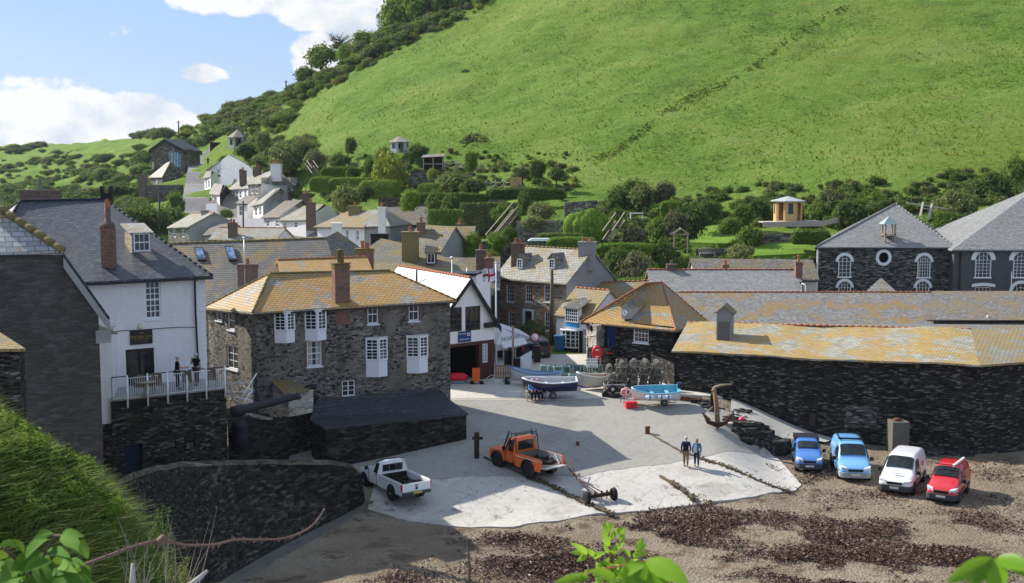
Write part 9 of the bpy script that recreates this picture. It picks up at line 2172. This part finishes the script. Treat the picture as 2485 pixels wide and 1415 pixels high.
def stems():
 rn = random.Random(3)
 # bushy green plant leaning out from the bank
 def leafy(px,py,D,h,label,kind,seed):
  r = random.Random(seed); p = V(px,py,D); m = MB(); st = MB()
  root = empty('leafy_plant',p,label,'plant'); k = int(h*34)
  for b in range(9):
   q = p+Vector((r.gauss(0,.1)*h,r.gauss(0,.1),r.uniform(.5,1)*h)); mid = p.lerp(q,.5)+Vector((r.gauss(0,.05),0,.03)); st.tube([p,mid,q],[.01*h,.007*h,.003*h],4,caps=False)
   for j in range(k*3):
    t = r.uniform(.25,1.02); c = p.lerp(mid,t*2) if t < .5 else mid.lerp(q,t*2-1); s = r.uniform(.03,.06)*h; u = Vector((r.gauss(0,1),r.gauss(0,.8),r.gauss(0,.6))).normalized(); w = u.cross(Vector((r.gauss(0,.4),-.5,1))).normalized(); m.add([c,c+u*s*.5+w*s*.3,c+u*s*1.1,c+u*s*.5-w*s*.3],[[0,1,2,3]])
  m.build('leaves',LM[kind],root,uv=False); st.build('stems',M['bark'],root,uv=False)
 leafy(392,1345,13,.55,'leafy green shrub sprouting at the edge of the near bank','bright',1); leafy(405,1440,12,.5,'lower leafy growth under the sprouting shrub','mid',2)
 leafy(450,1440,11,.36,'yellow-green leafy clump at the bottom edge','yellow',3); leafy(415,1430,10.5,.24,'small pale clump beside the dry twigs','yellow',5)
 m = MB()
 for i in range(30):
  px = rn.uniform(290,480); D = rn.uniform(8,10.5); p = V(px,1440,D); h = rn.uniform(.2,.55)*(1 if px < 400 else 1.3); e = p+Vector((rn.gauss(.06,.14),rn.gauss(0,.1),h)); m.tube([p,p.lerp(e,.5)+Vector((rn.gauss(0,.02),0,0)),e],[.0035,.003,.001],4,caps=False)
 tag(m.build('dry_stalks',simple('dry_stalk',(.2,.165,.11),.9,var=.3),None,uv=False),'pale dry twigs and stalks rising from the bottom edge','twigs',kind='stuff')
 for (x0,y0,x1,y1,w,lab,mat) in [(1140,1430,1133,1300,.004,'thin dark dead stalk at the bottom centre',M['bark']),(318,1440,322,1368,.009,'short pale cut stalk at the bottom left',M['wood_grey']),(455,1425,503,1385,.009,'pale broken twig at the bottom',M['wood_grey'])]:
  tag(MB().tube([V(x0,y0,3.4),V((x0+x1)/2+2,(y0+y1)/2,3.4),V(x1,y1,3.4)],[w,w*.9,w*.5],6).build('stalk',mat,None),lab,'stalk')
 # arching bramble with thorns
 root = empty('bramble_stem',V(480,1320,3.2),'long thorny brown bramble stem arching across the lower left','bramble'); pts = [(170,1385),(200,1372),(260,1350),(320,1328),(370,1315),(400,1312),(450,1323),(520,1322),(570,1310),(620,1310),(680,1308),(720,1297),(755,1278),(775,1255),(790,1230)]
 P = [V(x,y,2.9+i*.03) for i,(x,y) in enumerate(pts)]; rad = [.0065-.0004*i*.7 for i in range(len(P))]; br = simple('bramble_bark',(.17,.10,.07),.7,var=.35,scale=30)
 Q,RQ = [],[]
 for i in range(len(P)-1):
  for j in range(4): 
   t = j/4; p0,p1,p2,p3 = P[max(0,i-1)],P[i],P[i+1],P[min(len(P)-1,i+2)]
   Q.append(.5*((2*p1)+(p2-p0)*t+(2*p0-5*p1+4*p2-p3)*t*t+(3*p1-p0-3*p2+p3)*t*t*t)); RQ.append(max(.0022,rad[i]*.55+.0006))
 MB().tube(Q,RQ,7).build('stem',br,root)
 th = MB(); rn2 = random.Random(8)
 for i in range(2,len(Q)-1):
  if rn2.random() < .75:
   d = (Q[i+1]-Q[i]).normalized(); a = rn2.uniform(0,6.28); u = Vector((0,math.cos(a)*.5,math.sin(a))).normalized(); c = Q[i]; h = .014*(1-.4*i/len(Q)); th.add([c-d*.005,c+d*.005,c+d.cross(u)*.002,c+u*h-d*.006],[[0,1,3],[1,2,3],[2,0,3]])
 th.build('thorns',simple('thorn',(.30,.13,.09),.5),root); MB().lathe(V(394,1312,3.03),[(.002,-.014),(.014,-.006),(.015,.004),(.004,.014)],8).build('dead_flower',br,root)
stems()
# broad leaves close to the lens
def leafblade(m,base,tip,width,nrm,curl=.2,seg=7,serr=0):
 base,tip = Vector(base),Vector(tip); ax = tip-base; L = ax.length; d = ax/L; n = Vector(nrm); n = (n-d*n.dot(d)).normalized(); s = d.cross(n); rows = []
 for i in range(seg+1):
  t = i/seg; w = width*math.sin(math.pi*min(1,t*.93+.05))**.8*(1-.15*t)
  if serr and i % 2: w *= .9
  c = base+ax*t+n*(L*curl*math.sin(t*2.2)*.5-L*curl*t*t*.6)
  rows += [c-s*w+n*w*.25,c-n*w*.05,c+s*w+n*w*.25]
 m.add(rows,[[3*i,3*i+1,3*i+4,3*i+3] for i in range(seg)]+[[3*i+1,3*i+2,3*i+5,3*i+4] for i in range(seg)],0,True)
def near_leaves():
 YG = leafm('young_leaf',(.17,.33,.02),(.33,.5,.05),(.1,.22,.015),.4,.35); BR = leafm('bramble_leaf',(.065,.15,.02),(.18,.29,.045),(.03,.075,.012),.2,.8,.08); rn = random.Random(14)
 r = empty('leafy_sprig',V(1480,1400,4),'bright green leafy sprig rising at the bottom centre','plant'); m,st = MB(),MB(); D = 3.6
 A = V(1478,1460,D); spine = [A,V(1484,1380,D),V(1478,1320,D),V(1474,1272,D)]; st.tube(spine,[.006,.005,.004,.002],6)
 br = [((1484,1385),(1425,1345)),((1484,1395),(1545,1340)),((1482,1370),(1500,1310)),((1484,1410),(1530,1395))]
 for a,b in br: st.tube([V(*a,D),V(*b,D-.02)],[.004,.002],5)
 S = D/FPX
 L = [(1474,1300,1462,1268),(1474,1300,1490,1268),(1474,1296,1474,1262),(1476,1310,1500,1280),(1490,1300,1515,1278),(1478,1325,1462,1290),(1484,1340,1515,1305),(1482,1345,1465,1318),(1480,1355,1460,1375),(1484,1345,1498,1320),(1425,1345,1388,1318),(1425,1345,1385,1340),(1425,1345,1400,1362),(1440,1350,1420,1330),(1450,1355,1435,1335),(1455,1360,1452,1385),(1440,1355,1468,1340),(1545,1340,1560,1305),(1545,1340,1568,1318),(1535,1348,1570,1342),(1500,1350,1520,1375),(1530,1352,1510,1335),(1495,1365,1530,1362),(1485,1380,1465,1400),(1486,1380,1510,1400),(1484,1370,1455,1365),(1505,1312,1516,1282),(1500,1395,1530,1408),(1480,1400,1450,1412)]
 for (x0,y0,x1,y1) in L: leafblade(m,V(x0,y0,D+rn.uniform(-.03,.03)),V(x1,y1,D-.03+rn.uniform(-.04,.04)),7.5*S*rn.uniform(.8,1.25),(rn.gauss(0,.5),-1,rn.uniform(.3,1.2)),.25)
 for i in range(60):
  x,y = rn.gauss(1482,26),rn.uniform(1370,1425); a = rn.uniform(0,6.28); leafblade(m,V(x,y,D+rn.uniform(-.05,.05)),V(x+math.cos(a)*22,y-abs(math.sin(a))*20,D),5*S*rn.uniform(.8,1.3),(rn.gauss(0,.6),-1,1),.25,seg=5)
 m.build('leaves',YG,r,uv=False); st.build('stem',simple('red_green_stem',(.2,.12,.05),.6),r,uv=False)
 r = empty('bramble_leaves',V(1560,1400,1.6),'large out-of-focus bramble leaves at the bottom centre right','plant'); m = MB(); D = 1.7; S = D/FPX
 for (x0,y0,x1,y1,w) in [(1560,1365,1510,1440,34),(1565,1362,1600,1460,46),(1570,1360,1670,1415,30),(1500,1410,1430,1385,17),(1430,1400,1350,1412,14),(1500,1400,1560,1372,20),(1420,1410,1390,1395,10)]: leafblade(m,V(x0,y0,D),V(x1,y1,D-.05),w*S,(rn.gauss(0,.2),-1,.8),.15,9,1)
 m.build('leaves',YG,r,uv=False); st = MB(); st.tube([V(1640,1470,D),V(1563,1364,D),V(1470,1380,D),V(1400,1400,D)],[.003,.002,.0015,.001],5); st.build('stem',simple('red_stem',(.35,.1,.07),.6),r,uv=False)
 r = empty('bramble_leaves',V(2400,1390,1.3),'large blurred pale green leaves in the bottom right corner','plant'); m = MB(); D = 1.35; S = D/FPX
 for (x0,y0,x1,y1,w) in [(2410,1358,2300,1412,24),(2420,1355,2500,1385,26),(2412,1355,2418,1450,30),(2400,1365,2350,1430,18),(2430,1362,2540,1420,22)]: leafblade(m,V(x0,y0,D),V(x1,y1,D-.04),w*S,(rn.gauss(0,.2),-1,.9),.12,9)
 m.build('leaves',YG,r,uv=False)
 r = empty('bramble_leaves',V(100,1380,2.2),'bramble leaf cluster filling the bottom left corner','plant'); m = MB(); D = 2.4; S = D/FPX
 for (x0,y0,x1,y1,w) in [(128,1310,60,1350,20),(130,1295,90,1300,14),(150,1300,210,1350,20),(150,1298,200,1300,15),(100,1340,20,1400,26),(60,1370,0,1415,26),(90,1370,130,1440,28),(110,1340,175,1362,18),(140,1390,230,1420,24),(20,1350,-20,1370,20),(40,1335,0,1322,14),(60,1400,10,1440,22),(160,1400,140,1440,22),(150,1372,180,1385,16),(200,1310,214,1352,14),(30,1310,60,1340,12),(120,1360,60,1385,22),(180,1400,220,1440,20),(80,1310,128,1295,13)]: leafblade(m,V(x0,y0,D+rn.uniform(-.1,.1)),V(x1,y1,D+rn.uniform(-.15,.05)),w*S,(rn.gauss(0,.4),-1,rn.uniform(.5,1.2)),.25,8,1)
 for i in range(50): x,y = rn.uniform(-20,210),rn.uniform(1370,1430); a = rn.uniform(0,6.28); leafblade(m,V(x,y,D+rn.uniform(0,.3)),V(x+math.cos(a)*45,y+math.sin(a)*30,D+.1),15*S,(rn.gauss(0,.5),-1,1),.25,6)
 m.build('leaves',BR,r,uv=False); st = MB()
 for (a,b) in [((60,1440),(130,1300)),((130,1300),(205,1300)),((100,1420),(10,1330))]: st.tube([V(*a,D+.05),V(*b,D)],.003,5)
 st.build('stem',M['bark'],r,uv=False)
near_leaves()
